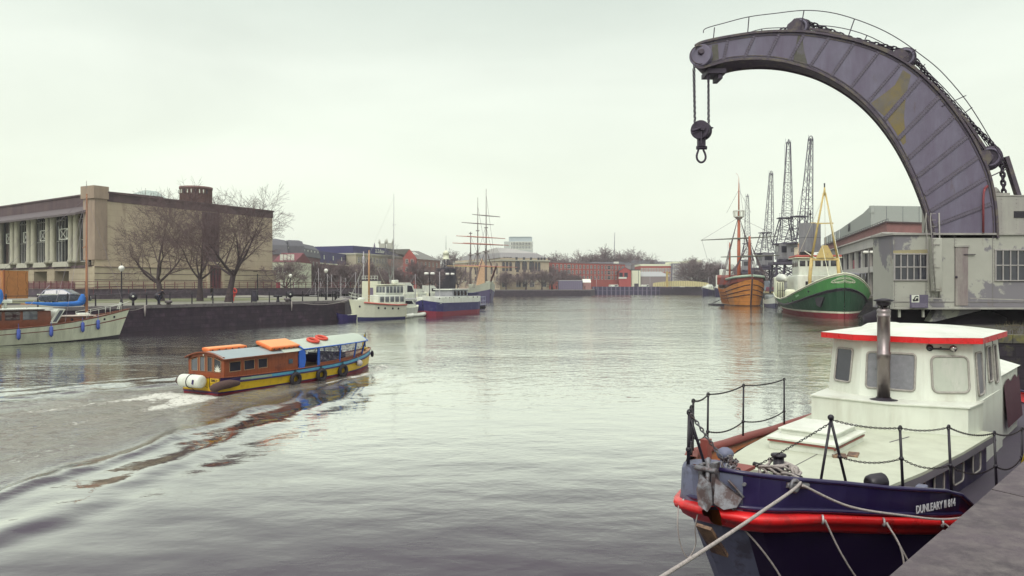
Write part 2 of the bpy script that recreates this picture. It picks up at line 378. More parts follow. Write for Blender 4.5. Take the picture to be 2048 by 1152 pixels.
# ================================================================ water
def water_material():
    m = bpy.data.materials.new('harbour_water'); nt, b, out = nodes(m); N = nt.nodes.new; L = nt.links.new
    tc = N('ShaderNodeTexCoord'); co = tc.outputs['Object']
    def noise(scale, det, sc=(1, 1, 1), rot=0.0, rough=.5, dist=0.0):
        mp = N('ShaderNodeMapping'); mp.inputs['Scale'].default_value = sc; mp.inputs['Rotation'].default_value = (0, 0, rot); L(co, mp.inputs[0])
        n = N('ShaderNodeTexNoise'); n.inputs['Scale'].default_value = scale; n.inputs['Detail'].default_value = det; n.inputs['Roughness'].default_value = rough; n.inputs['Distortion'].default_value = dist
        L(mp.outputs[0], n.inputs['Vector']); return n.outputs[0]
    def math_(op, a, b_=None):
        n = N('ShaderNodeMath'); n.operation = op
        for i, q in enumerate((a, b_)):
            if q is None: continue
            if isinstance(q, (int, float)): n.inputs[i].default_value = q
            else: L(q, n.inputs[i])
        return n.outputs[0]
    def rng(v, a, b_, c, d):
        n = N('ShaderNodeMapRange'); n.interpolation_type = 'SMOOTHSTEP'
        for i, q in enumerate((a, b_, c, d)): n.inputs[i+1].default_value = q
        L(v, n.inputs[0]); return n.outputs[0]
    sx = N('ShaderNodeSeparateXYZ'); L(co, sx.inputs[0]); Y = sx.outputs[1]
    at_ = N('ShaderNodeAttribute'); at_.attribute_name = 'foam'; foam = at_.outputs['Fac']
    ac = N('ShaderNodeAttribute'); ac.attribute_name = 'chop'; chop = ac.outputs['Fac']
    swell = math_('MULTIPLY', noise(.33, 2, (1, 1.5, 1), R(15)), .075)             # broad soft swell
    ripa = math_('MULTIPLY', noise(1.15, 3, (1, 1.35, 1), R(-12), .45, .3), .047)    # metre-long ripples
    ripb = math_('MULTIPLY', noise(4.0, 2, (1, 1.5, 1), R(8), .5), .016)           # breeze ripples
    breeze = math_('MULTIPLY', rng(Y, 12, 55, .16, 1.5), rng(noise(.035, 2, (1, 2.6, 1)), .36, .62, .5, 1.25))
    h = math_('ADD', math_('MULTIPLY', swell, rng(Y, 4, 40, .65, .45)), math_('MULTIPLY', math_('ADD', ripa, ripb), breeze))
    ch = math_('ADD', math_('MULTIPLY', noise(2.6, 5, (1, 1.2, 1), 0, .62), .10), math_('MULTIPLY', noise(11, 3), .020))
    h = math_('ADD', h, math_('MULTIPLY', ch, chop))
    bp = N('ShaderNodeBump'); bp.inputs['Strength'].default_value = 1; bp.inputs['Distance'].default_value = 1.0; L(h, bp.inputs['Height'])
    L(bp.outputs[0], b.inputs['Normal'])
    fn = noise(7, 6, (1, 1, 1), 0, .7); fm = rng(math_('ADD', fn, math_('MULTIPLY', math_('SUBTRACT', foam, .5), .5)), .52, .76, 0, 1)
    fm = math_('MULTIPLY', fm, rng(foam, 0, .12, 0, 1))
    mx = N('ShaderNodeMix'); mx.data_type = 'RGBA'; L(fm, mx.inputs[0]); mx.inputs[7].default_value = (.62, .62, .56, 1)
    silt = N('ShaderNodeMix'); silt.data_type = 'RGBA'; L(math_('MINIMUM', chop, 1.0), silt.inputs[0])
    silt.inputs[6].default_value = (.062, .046, .066, 1); silt.inputs[7].default_value = (.21, .195, .17, 1); L(silt.outputs[2], mx.inputs[6])
    L(mx.outputs[2], b.inputs['Base Color'])
    b.inputs['Specular IOR Level'].default_value = 0; b.inputs['Roughness'].default_value = .8
    gl = N('ShaderNodeBsdfGlossy'); gl.inputs['Color'].default_value = (.97, .985, .94, 1); L(bp.outputs[0], gl.inputs['Normal'])
    L(rng(Y, 20, 250, .025, .045), gl.inputs['Roughness'])
    lw = N('ShaderNodeLayerWeight'); lw.inputs['Blend'].default_value = .5; L(bp.outputs[0], lw.inputs['Normal'])
    fr = N('ShaderNodeValToRGB'); e = fr.color_ramp.elements; fr.color_ramp.interpolation = 'B_SPLINE'
    e[0].position = 0; e[0].color = (.02,)*3+(1,); e[1].position = 1; e[1].color = (.97,)*3+(1,)
    for p_, v_ in ((.50, .03), (.62, .06), (.70, .22), (.77, .64), (.83, .89), (.90, .95)):
        q = e.new(p_); q.color = (v_, v_, v_, 1)
    L(lw.outputs['Facing'], fr.inputs[0])
    fac = math_('MULTIPLY', fr.outputs[0], math_('SUBTRACT', 1.0, math_('MULTIPLY', fm, .85)))
    fac = math_('MULTIPLY', fac, math_('SUBTRACT', 1.0, math_('MULTIPLY', math_('MINIMUM', chop, 1.0), .3)))
    ms_ = N('ShaderNodeMixShader'); L(fac, ms_.inputs[0]); L(b.outputs[0], ms_.inputs[1]); L(gl.outputs[0], ms_.inputs[2]); L(ms_.outputs[0], out.inputs[0])
    return m
m_water = water_material()
BOW = (-7.35, 39.1); TD = (.458, .889); TR = (.889, -.458)    # ferry bow, heading, starboard direction
def build_water():
    x0, x1, y0, y1, st = -46.0, 10.0, 9.0, 52.0, .125
    nx = int((x1-x0)/st)+1; ny = int((y1-y0)/st)+1
    X, Y = np.meshgrid(np.linspace(x0, x1, nx), np.linspace(y0, y1, ny))
    dx, dy = X-BOW[0], Y-BOW[1]
    s = -(dx*TD[0]+dy*TD[1]); l = dx*TR[0]+dy*TR[1]; al = np.abs(l)
    rs = np.random.RandomState(3)
    def vnoise(sc, seed):
        r = np.random.RandomState(seed).rand(256, 256); u = X*sc+500; v = Y*sc+500
        i = np.floor(u).astype(int); j = np.floor(v).astype(int); fu = u-i; fv = v-j; fu = fu*fu*(3-2*fu); fv = fv*fv*(3-2*fv)
        g = lambda a, b: r[a % 256, b % 256]
        return (g(i, j)*(1-fu)+g(i+1, j)*fu)*(1-fv)+(g(i, j+1)*(1-fu)+g(i+1, j+1)*fu)*fv
    n1 = vnoise(.5, 1); n2 = vnoise(1.1, 2); n3 = vnoise(3.9, 4)
    sp = np.clip(s, 0, None)
    arm = al-(.335*sp+.55)-.55*(n1-.5)
    grow = np.clip(sp/6, 0, 1)*np.exp(-sp/60)
    h = .060*grow*np.exp(-(arm/.7)**2)*np.cos(2*PI*arm/1.7)*(.3+1.4*n2)
    arm2 = arm+2.3+.3*(n2-.5)
    n4 = vnoise(1.25, 9); n5 = vnoise(.7, 10)
    h += (.040*(n4-.5)+.035*(n5-.5))*grow*np.exp(-(arm/4.0)**2)
    h += .065*grow*np.exp(-(arm2/.9)**2)*np.cos(2*PI*arm2/1.9)
    arm3 = arm-2.0
    h += .04*grow*np.exp(-(arm3/1.0)**2)*np.cos(2*PI*arm3/2.0)
    h += .035*grow*np.exp(-(arm/2.5)**2)*np.cos(2*PI*(s*.816-al*.577)/2.6)
    inside = 1/(1+np.exp((al-(.285*sp+.45))/.35))*np.clip((sp-.6)/3, 0, 1)
    astern = np.clip((sp-10.4)/1.2, 0, 1)
    h += inside*(.035*(n2-.5)+.025*(n3-.5))
    # stern hump and bow wave
    h += .12*np.exp(-((s-12.0)/1.0)**2-(l/1.0)**2)
    h += .15*np.exp(-((s-.0)/1.0)**2-((al-.45)/.45)**2)
    foam = .95*np.exp(-((s-11.9)/1.6)**2-(l/1.25)**2)
    foam += .85*astern*np.exp(-((al-(.10*(sp-10)+1.0))/.5)**2)*np.exp(-(sp-11)/11)
    foam += .35*astern*np.exp(-(l/1.8)**2)*np.exp(-(sp-11)/9)
    foam += .95*np.exp(-((s-.1)/1.1)**2-((al-.6)/.55)**2)
    foam += .9*np.clip(1-np.abs(s-5)/6.5, 0, 1)*np.exp(-((al-(1.3+.14*sp))/.35)**2)
    foam += .45*np.exp(-((al-(.335*sp+.75))/.3)**2)*np.exp(-sp/4)*np.clip(sp, 0, 1)
    foam += .55*grow*np.exp(-((arm-.1)/.16)**2)*np.exp(-sp/14)
    chop = np.clip(.10*grow*np.exp(-(arm/1.5)**2)*n3+inside*(.50+.5*n2)*np.exp(-np.clip(sp-30, 0, None)/20)+foam*.6, 0, 1.3)
    e = np.minimum.reduce([(X-x0)/3, (x1-X)/3, (Y-y0)/3, (y1-Y)/3]); e = np.clip(e, 0, 1)
    h *= e; chop *= e; foam = np.clip(foam*e*(.45+.75*vnoise(2.2, 7)+.35*(vnoise(6, 8)-.3)), 0, 1)
    me = bpy.data.meshes.new('water')
    V_ = np.stack([X, Y, h], -1).reshape(-1, 3)
    idx = np.arange(nx*ny).reshape(ny, nx)
    Fc = np.stack([idx[:-1, :-1], idx[:-1, 1:], idx[1:, 1:], idx[1:, :-1]], -1).reshape(-1, 4)
    # surround: eight flat pieces, sharing the patch's corner points only (its rim is flat)
    X0, X1, Y0, Y1 = -420.0, 420.0, -60.0, 700.0
    ex = [(X0, Y0), (x0, Y0), (x1, Y0), (X1, Y0), (X0, y0), (X1, y0), (X0, y1), (X1, y1), (X0, Y1), (x0, Y1), (x1, Y1), (X1, Y1)]
    b = len(V_); V_ = np.concatenate([V_, np.array([(a, c, 0.0) for a, c in ex])])
    c00, c10, c01, c11 = idx[0, 0], idx[0, -1], idx[-1, 0], idx[-1, -1]
    E = lambda k: b+k
    ext = [(E(0), E(1), c00, E(4)), (E(1), E(2), c10, c00), (E(2), E(3), E(5), c10), (E(4), c00, c01, E(6)), (c10, E(5), E(7), c11), (E(6), c01, E(9), E(8)), (c01, c11, E(10), E(9)), (c11, E(7), E(11), E(10))]
    Fc = np.concatenate([Fc, np.array(ext)])
    me.vertices.add(len(V_)); me.vertices.foreach_set('co', V_.astype(np.float32).ravel())
    me.loops.add(len(Fc)*4); me.loops.foreach_set('vertex_index', Fc.astype(np.int32).ravel())
    me.polygons.add(len(Fc)); me.polygons.foreach_set('loop_start', np.arange(0, len(Fc)*4, 4, dtype=np.int32)); me.polygons.foreach_set('loop_total', np.full(len(Fc), 4, dtype=np.int32))
    me.polygons.foreach_set('use_smooth', np.ones(len(Fc), dtype=bool))
    me.update(calc_edges=True)
    for nm, arr in (('foam', foam), ('chop', chop)):
        a = me.attributes.new(nm, 'FLOAT', 'POINT'); a.data.foreach_set('value', np.concatenate([arr.ravel(), np.zeros(len(ex))]).astype(np.float32))
    me.materials.append(m_water)
    o = bpy.data.objects.new('water', me); COL.objects.link(o); o['kind'] = 'structure'
build_water()

# ================================================================ land and quays
def quay(edge, far, zt=Q, cw=.55, label=None, name='quay_wall', lab='', top=None, coping=True):
    """edge: polyline of the quay edge; far: closing points of the land polygon. Returns nothing"""
    e = [Vector((x, y, 0)) for x, y in edge]
    mb = MB(); n = len(e)
    # wall sheet with batter, below the coping
    for a, b in zip(e, e[1:]):
        k = max(1, int((b-a).length/4))
        for i in range(k):
            p = a.lerp(b, i/k); q = a.lerp(b, (i+1)/k)
            mb.quad((p.x, p.y, -1), (q.x, q.y, -1), (q.x, q.y, zt-.28), (p.x, p.y, zt-.28))
    w_ = mb.build('wall_face', m_stone)
    return w_
def land(name, pts, z, m):
    mb = MB(); mb.quad(*[(x, y, z) for x, y in pts]); o = mb.build(name, m)
    bm = bmesh.new(); bm.from_mesh(o.data); bmesh.ops.triangulate(bm, faces=bm.faces); bmesh.ops.recalc_face_normals(bm, faces=bm.faces)
    if bm.faces[0].normal.z < 0: bmesh.ops.reverse_faces(bm, faces=bm.faces)
    bm.to_mesh(o.data); bm.free(); o['kind'] = 'structure'; return o
def offset(edge, d):
    out = []; n = len(edge)
    for i in range(n):
        a = Vector(edge[max(0, i-1)]); b = Vector(edge[i]); c = Vector(edge[min(n-1, i+1)])
        t = Vector((0.0, 0.0))
        if i > 0: t += (b-a).normalized()
        if i < n-1: t += (c-b).normalized()
        t.normalize(); nn = Vector((-t.y, t.x)); out.append(b+nn*d)
    return out
def quay_wall(edge, zt, label, zb=-1.0, side=1, mw=None, mc=None, cw=.55, ch=.28, name='quay_wall', rough=True):
    """masonry wall with an overhanging coping; edge given so that the land lies on its left (side=1)"""
    mw = mw or m_stone; mc = mc or m_coping
    t = thing(name, label, 'quay wall', (edge[0][0], edge[0][1], 0))
    mb = MB(); inn = offset(edge, .5*side); out = [Vector(p) for p in edge]
    rng_ = random.Random(len(edge)*7)
    for i in range(len(edge)-1):
        a, b, a2, b2 = out[i], out[i+1], inn[i], inn[i+1]; L_ = (b-a).length; k = max(1, int(L_/2.2)) if rough else 1
        for j in range(k):
            p, q = a.lerp(b, j/k), a.lerp(b, (j+1)/k); zz = zt-ch
            mb.quad((p.x, p.y, zb), (q.x, q.y, zb), (q.x, q.y, zz), (p.x, p.y, zz))
    mb.build('masonry', mw, t)
    c = MB(); lip = offset(edge, -.06*side); back = offset(edge, cw*side)
    for i in range(len(edge)-1):
        a, b, a2, b2 = lip[i], lip[i+1], back[i], back[i+1]; L_ = (b-a).length; k = max(1, int(L_/1.6)) if L_ < 60 else max(1, int(L_/6))
        for j in range(k):
            g = .010/max(L_/k, .1); f0, f1 = j/k+g/k, (j+1)/k-g/k
            p, q, r, s_ = a.lerp(b, f0), a.lerp(b, f1), a2.lerp(b2, f1), a2.lerp(b2, f0)
            dz = rng_.uniform(-.008, .012); z1 = zt+.02+dz
            c.poly([(p.x, p.y, zt-ch), (q.x, q.y, zt-ch), (r.x, r.y, zt-ch), (s_.x, s_.y, zt-ch)], (0, 0, ch+.02+dz))
    c.build('coping', mc, t)
    return t

# left bank
LE = [(-74.0, 5.0), (-40.5, 59.4), (-20.5, 92.0), (-24.0, 112.0), (-46.0, 138.0), (-74, 150)]
land('quayside_pavement', [offset(LE, .5)[i][:] for i in range(len(LE))] + [(-260, 150), (-260, 5)], Q, m_pave)
quay_wall(LE, Q, 'dark stone quay wall with pale coping along the left bank')
mb = MB(); mb.quad((-46, 74, Q+.006), (-27, 98, Q+.006), (-40, 116, Q+.006), (-66, 88, Q+.006)); 
g = mb.build('lawn', m_grass); g['kind'] = 'structure'
mb = MB(); mb.quad((-90, 66, Q+.01), (-49.5, 66, Q+.01), (-46.5, 73.5, Q+.01), (-68, 88, Q+.01), (-100, 88, Q+.01)); g = mb.build('road', m_asphalt); g['kind'] = 'structure'
# far bank
FE = [(-260, 170), (-95, 185), (-58, 190), (-30, 205), (-18, 240), (-14, 290), (32, 305), (36, 330), (40, 359), (112, 360)]
land('quayside_pavement', [tuple(p) for p in offset(FE, .5)] + [(400, 360), (560, 940), (-560, 940), (-500, 170)], Q, m_pave)
quay_wall(FE, Q, 'distant low stone quay wall across the head of the harbour', ch=.35)
# right bank, to the museum and electric cranes
RE = [(112, 359.4), (92, 318), (72, 250), (62.5, 215), (60, 190), (58, 145), (54, 108), (45, 84), (33, 62), (24, 46), (15.6, 33), (14.0, 29.3), (23.6, 27.0)]
m_darkquay = mat('dark_wet_stone', (.03, .022, .034), .8, var=.5, scale=2, bump=.6, bscale=8, c2=(.06, .06, .03), amt=.3, c2scale=2, brick=dict(dir=46, w=1.2, h=.4, m=.03, mc=.5, c2=.6))
m_earth = mat('dark_tarmac', (.055, .045, .05), .95, var=.5, scale=2.5, bump=.5, bscale=30, c2=(.06, .065, .03), amt=.45, c2scale=1.2)
land('quayside_pavement', [tuple(p) for p in offset(RE, .5)] + [(60, 27), (400, 100), (400, 359)], Q, m_earth)
quay_wall(RE, Q, 'dark mossy quay wall under the big curved crane', mw=m_darkquay, mc=mat('mossy_coping', (.09, .085, .07), .9, var=.4, scale=3, c2=(.16, .15, .05), amt=.4, c2scale=4))
# the quay we stand on
m_near = mat('near_quay_stone', (.085, .068, .078), .8, var=.5, scale=1.6, bump=.8, bscale=45, c2=(.14, .12, .12), amt=.36, c2scale=5, sharp=.25)
NE = [(23.6, 27.0), (2.2, 4.5), (-14, 3.2)]
land('quayside_pavement', [tuple(p) for p in offset(NE, 1.55)] + [(-14, -12), (60, -12), (60, 27)], Q, mat('quay_paving', (.085, .068, .078), .85, var=.45, scale=1.6, bump=.6, bscale=45, c2=(.13, .115, .115), amt=.35, c2scale=4, brick=dict(rot=(0, 0, -.81), w=1.4, h=.7, m=.012, mc=.3, c2=.8)))
t = quay_wall(NE, Q, 'dark weathered quay edge of big worn slabs beside the moored blue boat', mw=m_darkquay, mc=m_near, cw=1.55, ch=.36)

# low rise of ground behind the town
mb = MB(); rows = []
for j, yy in enumerate((400, 440, 520, 640, 800, 930)):
    row = []
    for i in range(41):
        xx = -540+27*i
        hh = (max(0, j-0)/5)**.9*(5+3*math.sin(i*.42+1.0)+2*math.sin(i*1.1)) if j else 0
        row.append((xx, yy, Q-.05+max(0, hh)))
    rows.append(row)
mb.grid(rows); struct('hills', mb, mat('winter_hill', (.06, .058, .045), .95, var=.3, scale=.02))
# ================================================================ the moored navy and red boat in the foreground
m_navy = mat('navy_gloss', (.018, .010, .060), .34, var=.3, coat=.2, c2=(.035, .028, .085), amt=.35, c2scale=2.5, streak=True, sharp=.3, c3=(.10, .08, .10), amt3=.10, c3scale=9)
m_navy_lo = mat('navy_underside', (.016, .008, .036), .35, var=.25, c2=(.03, .02, .05), amt=.3)
m_grey_skylit = mat('grey_and_skylit_paint', (.13, .14, .21), .5, var=.15, c2=(.07, .07, .10), amt=.35, c2scale=3)  # grey fittings; also skylight painted onto the port bow
m_red = mat('red_paint', (.70, .018, .02), .3, var=.08, coat=.2, c2=(.45, .02, .02), amt=.3, c2scale=5, c3=(.13, .03, .03), amt3=.16, c3scale=8)
m_roofgreen = mat('pale_green_deck', (.50, .53, .42), .6, var=.05, c2=(.40, .42, .33), amt=.35, c2scale=1.8, sharp=.3, c3=(.27, .24, .17), amt3=.12, c3scale=5)
m_fascia = mat('grey_fascia', (.13, .12, .14), .5)
m_varnish = mat('orange_varnish', (.42, .13, .035), .4, var=.25, scale=5, c2=(.25, .06, .03), amt=.3, c2scale=3)
m_redbrown = mat('red_brown_rail', (.22, .05, .04), .5)
m_deckdark = mat('dark_side_deck', (.05, .04, .06), .7, var=.3)
m_galv = mat('galvanised_metal', (.22, .22, .24), .55, metal=.5, var=.4, scale=14, c2=(.10, .07, .07), amt=.5, c2scale=9)
m_rubber = mat('black_rubber', (.02, .016, .024), .75, bump=.2)
m_rust = mat('rusty_bracket', (.24, .15, .09), .75, var=.4, scale=10, c2=(.10, .06, .05), amt=.5, c2scale=8)
m_blind = mat('pale_blind', (.46, .49, .42), .3, var=.06, scale=4, streak=True, c2=(.52, .53, .47), amt=.4, c2scale=5)
m_curtain = mat('grey_net_curtain', (.22, .22, .24), .35, var=.2, scale=12)
AX = 49.0
TB = thing('moored_boat', 'navy and red steel boat with white wheelhouse and steel flue, moored by the near quay', 'boat', (1.85, 6.81, 0), R(AX))
def T_(x, y, z): return Vector((x, y, z))
def part(mb, name, m, parent=TB, label=None):
    return mb.build(name, m, parent, local=True, label=label)
HB = [(0, .0), (.02, .16), (.04, .24), (.12, .36), (.3, .48), (.5, .57), (1, .82), (1.5, 1.07), (2, 1.32), (2.5, 1.5), (3, 1.62), (4, 1.78), (5, 1.86), (7, 1.9), (9, 1.88), (11, 1.75), (12.5, 1.5), (13.5, 1.1), (14.0, .6), (14.2, .1)]
SH = [(0, 2.62), (.5, 2.52), (1, 2.43), (1.5, 2.33), (2, 2.25), (2.5, 2.16), (3, 2.1), (4, 2.0), (6, 1.9), (9, 1.85), (12, 1.95), (14.2, 2.1)]
RK = [(1.5, .52), (2.2, .0)]    # stem rake: shift aft at height z
def rake(z): return max(0.0, (2.25-z)*.62)
def hb(s): return interp(HB, s)
def sk(s, z, sg, out=0.0):
    """a point on the hull at station s and height z"""
    b = hb(s); k = 1-.10*max(0, (2.3-z))*(1 if s < 4 else .4)
    fade = max(0, 1-s/7.0)
    return Vector((s+rake(z)*fade, sg*(b*k+out), z))
SS = [0, .02, .04, .12, .3, .5, .75, 1, 1.25, 1.5, 1.75, 2, 2.25, 2.5, 3, 3.5, 4, 5, 6, 7, 8, 9, 10, 11, 12, 12.5, 13, 13.5, 14.0, 14.2]
def sheer_low(s): return interp([(0, 2.29), (.6, 2.21), (1.3, 2.07), (2.3, 1.90), (3, 1.82), (5, 1.70), (8, 1.66), (12, 1.75), (14.2, 1.9)], s)  # top of the rubbing strake
mbh = MB(); grey = 1
for sg in (1, -1):
    for a, b in zip(SS, SS[1:]):
        zs = lambda s: [-.4, .3, 1.0, 1.5, sheer_low(s)-.2]
        for k in range(4):
            q = [sk(a, zs(a)[k], sg), sk(b, zs(b)[k], sg), sk(b, zs(b)[k+1], sg), sk(a, zs(a)[k+1], sg)]
            if sg > 0: q.reverse()
            mbh.m = 1 if (b <= .55 and sg > 0) or (b <= .045) else 0  # port bow plating coloured lighter to stand for skylight on it
            mbh.add(q, [(0, 1, 2, 3)], True)
part(mbh, 'hull', [m_navy_lo, m_grey_skylit])
# bulwark above the strake
for sg in (1, -1):
    m = MB(); ins = MB(); cap = MB()
    end = 2.75 if sg < 0 else 9.0
    st = [s for s in SS if s < end]+[end]
    def top(s):
        z = interp(SH, s)
        if sg < 0 and s > 2.45: z = lerp(z, sheer_low(2.75)+.12, (s-2.45)/.3)
        return z
    for a, b in zip(st, st[1:]):
        q = [sk(a, sheer_low(a), sg), sk(b, sheer_low(b), sg), T_(b, sg*hb(b), top(b)), T_(a, sg*hb(a), top(a))]
        if sg > 0: q.reverse()
        m.m = 1 if (b <= .55 and sg > 0) or b <= .045 else 0  # same painted skylight carried up the port bulwark
        m.add(q, [(0, 1, 2, 3)], True)
        i_ = .05
        la, lb = sk(a, 1.86, sg, -.07), sk(b, 1.86, sg, -.07)
        q2 = [T_(a+.05, sg*max(0, hb(a)-i_), top(a)), T_(b+.05, sg*max(0, hb(b)-i_), top(b)), lb+T_(.06, 0, 0), la+T_(.06, 0, 0)]
        if sg > 0: q2.reverse()
        ins.add(q2, [(0, 1, 2, 3)], True)
    part(m, 'bulwark', [m_navy, m_grey_skylit])
    part(ins, 'bulwark_lining', m_varnish if sg > 0 else mat('grey_lining', (.2, .2, .24), .6))
    cap.tube([T_(s, sg*hb(s), top(s)+.012) for s in st], .022, 6)
    if sg > 0: cap = MB().grid([[T_(s, sg*(hb(s)+.03), top(s)+.03) for s in st if s > .9], [T_(s, sg*(hb(s)-.12), top(s)+.03) for s in st if s > .9], [T_(s, sg*(hb(s)-.12), top(s)-.03) for s in st if s > .9]])
    part(cap, 'rail', m_redbrown if sg > 0 else m_navy)
# rounded grey bow cap
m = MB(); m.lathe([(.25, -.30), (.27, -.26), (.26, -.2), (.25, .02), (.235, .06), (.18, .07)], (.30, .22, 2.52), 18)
part(m, 'bow_fairing', m_grey_skylit)
# red rubbing strake with a step
for sg in (1, -1):
    m = MB(); rows = []
    prof = [(-.005, .0), (.07, -.01), (.09, -.035), (.09, -.085), (.06, -.10), (.055, -.155), (.03, -.19), (-.01, -.21)]
    for s in SS: rows.append([sk(s, sheer_low(s)+dz, sg, o)+T_(-(.10 if s < .2 else .10*max(0, 1-s))*(o/.095), 0, 0) for o, dz in prof])
    if sg < 0: rows = [list(reversed(r)) for r in rows]
    m.grid(rows); part(m, 'rubbing_strake', m_red)
m = MB()
for sg in (-1, 1):
    m.tube([sk(s, sheer_low(s)+.035, sg, .012) for s in SS], .022, 6)
part(m, 'moulding', m_navy)
# deck
m = MB(); m.grid([[sk(s, 1.66, 1, -.06)+T_(.07, 0, -.02), sk(s, 1.66, -1, -.06)+T_(.07, 0, -.02)] for s in SS]); part(m, 'deck', m_deckdark)
# cabin trunk, narrowing to the bow
ZT = 2.2
def tw(s): return interp([(1.85, .80), (3.0, .97), (5.3, 1.17), (6.5, 1.2)], s)
m = MB(); m.poly([(1.85, .8, 1.62), (1.88, -.83, 1.62), (3, -.97, 1.62), (6.1, -1.17, 1.62), (6.1, 1.17, 1.62), (3, .97, 1.62)], (0, 0, ZT-.05-1.62))
part(m, 'cabin_trunk', [m_navy])
m = MB(); m.poly([(1.82, .83, 2.02), (1.85, -.86, 2.02), (1.852, -.83, 2.02), (1.823, .8, 2.02)], (0, 0, .12)); 
m.bx(1.815, 1.845, -.86, .83, 1.80, ZT-.035); part(m, 'trunk_front', mat('pale_grey_paint', (.40, .42, .42), .5))
m = MB(); rows = []
for s in (1.78, 3, 4.5, 6.2):
    rows.append([T_(s, tw(s)*1.06*k, ZT+.035*(1-k*k)) for k in (-1, -.6, -.2, .2, .6, 1)])
m.grid(rows); m.grid([[T_(s, -tw(s)*1.06, ZT) for s in (1.78, 3, 4.5, 6.2)], [T_(s, -tw(s)*1.06, ZT-.035) for s in (1.78, 3, 4.5, 6.2)]])
m.grid([[T_(s, tw(s)*1.06, ZT) for s in (1.78, 3, 4.5, 6.2)], [T_(s, tw(s)*1.06, ZT-.035) for s in (1.78, 3, 4.5, 6.2)]])
m.grid([[T_(1.78, tw(1.8)*1.06*k, ZT+.035*(1-k*k)) for k in (-1, -.6, -.2, .2, .6, 1)], [T_(1.78, tw(1.8)*1.06*k, ZT-.035) for k in (-1, -.6, -.2, .2, .6, 1)]])
part(m, 'cabin_roof', m_roofgreen)
m = MB(); m.grid([[T_(s, -tw(s)*1.06-.0, ZT-.036) for s in (1.9, 3, 4.5, 6.2)], [T_(s, -tw(s)*1.06-.012, ZT-.115) for s in (1.9, 3, 4.5, 6.2)]])
part(m, 'roof_edge_trim', m_fascia)
# weathered seam in the roof
m = MB(); m.bar((4.35, -.35, ZT+.034), (4.9, -.45, ZT+.034), .012, .006); part(m, 'roof_trim', m_fascia); m = MB(); m.bar((1.95, .1, ZT+.038), (3.0, .12, ZT+.038), .006, .004); part(m, 'roof_trim', m_fascia)
# rounded trunk windows on the quay side
def rrect(c, ux, uz, w, h, r, n=5):
    """rounded rectangle outline in the plane of ux, uz"""
    ux = Vector(ux); uz = Vector(uz); c = Vector(c); out = []
    for cx, cz, a0 in ((w/2-r, h/2-r, 0), (-(w/2-r), h/2-r, 90), (-(w/2-r), -(h/2-r), 180), (w/2-r, -(h/2-r), 270)):
        for i in range(n+1):
            a = R(a0+90*i/n); out.append(c+ux*(cx+r*math.cos(a))+uz*(cz+r*math.sin(a)))
    return out
def window(parent, c, ux, nrm, w, h, r, gm, fm, tilt=0.0, fr=.014, name='window', extra=None):
    ux = Vector(ux).normalized(); nrm = Vector(nrm).normalized(); uz = nrm.cross(ux).normalized()
    if uz.z < 0: uz = -uz
    c = Vector(c); o = rrect(c+nrm*.012, ux, uz, w, h, r)
    f = MB(); f.tube(o, fr, 6, closed=True); fo = part(f, name, fm, parent)
    g = MB(); g.poly(rrect(c+nrm*.004, ux, uz, w-.01, h-.01, r), nrm*.004); p_ = g.build('pane', gm, fo, local=True)
    return fo
m_grime = mat('grimy_frame', (.35, .33, .30), .6, var=.3, scale=20)
for s, w_, h_ in ((2.45, .26, .2), (3.1, .3, .24), (3.75, .36, .26), (4.5, .42, .27), (5.3, .4, .27)):
    y = -tw(s)*.995-.0
    sl_ = Vector((1, -(tw(s+.1)-tw(s-.1))/.2, 0)).normalized()
    window(TB, (s, y-.006, 1.93), sl_, (sl_.y, -sl_.x, 0) if False else (0.06, -1, 0), w_, h_, .06, m_glass, m_grime, fr=.01)
# hatches on the cabin roof
m = MB(); m.box((3.6, .33, ZT+.085), (1.15, .80, .13)); m.box((3.6, .33, ZT+.160), (1.22, .86, .022)); m.box((3.75, .36, ZT+.20), (.86, .66, .06)); m.box((3.75, .36, ZT+.238), (.92, .72, .016))
part(m, 'hatch', m_white)
m = MB(); m.bx(2.99, 3.005, -.08, .74, ZT+.12, ZT+.142); m.bx(3.0, 4.2, -.083, -.075, ZT+.1, ZT+.125); part(m, 'hatch_trim', m_redbrown)
m = MB(); m.box((3.05, -.12, ZT+.03), (.2, .16, .05), .4); m.box((3.25, -.22, ZT+.028), (.25, .12, .04), .2); part(m, 'roof_patch', m_rust)
# raised block in front of the wheelhouse
m = MB(); base = [(5.32, 1.0), (5.22, -.15), (5.55, -1.04), (6.3, -1.1), (6.3, 1.06)]
m.poly([(x, y, ZT-.02) for x, y in base], (0, 0, .42)); part(m, 'cabin_step', m_white)
m = MB(); m.poly([(5.30, 1.02, 2.601), (5.195, -.15, 2.601), (5.53, -1.065, 2.601), (6.3, -1.12, 2.601), (6.3, 1.08, 2.601)], (0, 0, .018)); part(m, 'ledge', m_white)
# wheelhouse: faceted front, sides down to the deck
WB = [(6.15, 1.02), (5.78, .45), (5.78, -.45), (6.2, -1.03), (8.3, -1.06), (8.3, 1.04)]
WT = [(6.22, .96), (5.90, .43), (5.90, -.43), (6.27, -.97), (8.22, -1.0), (8.22, .98)]
m = MB(); n = len(WB)
vb = [(x, y, 1.75 if i in (3, 4, 5) else 2.6) for i, (x, y) in enumerate(WB)]
m.add([(x, y, 2.6) for x, y in WB]+[(x, y, 3.47) for x, y in WT], [(i, (i+1) % n, n+(i+1) % n, n+i) for i in range(n)]+[tuple(range(n, 2*n))])
m.bx(6.25, 8.3, -1.06, 1.04, 1.62, 2.6)
for f in range(len(m.f)): m.f[f] = tuple(reversed(m.f[f])) if f < n else m.f[f]
WH = part(m, 'wheelhouse', m_white)
m = MB()
rows = []
RT = [(5.72, .52, 0), (5.72, -.52, 0)]
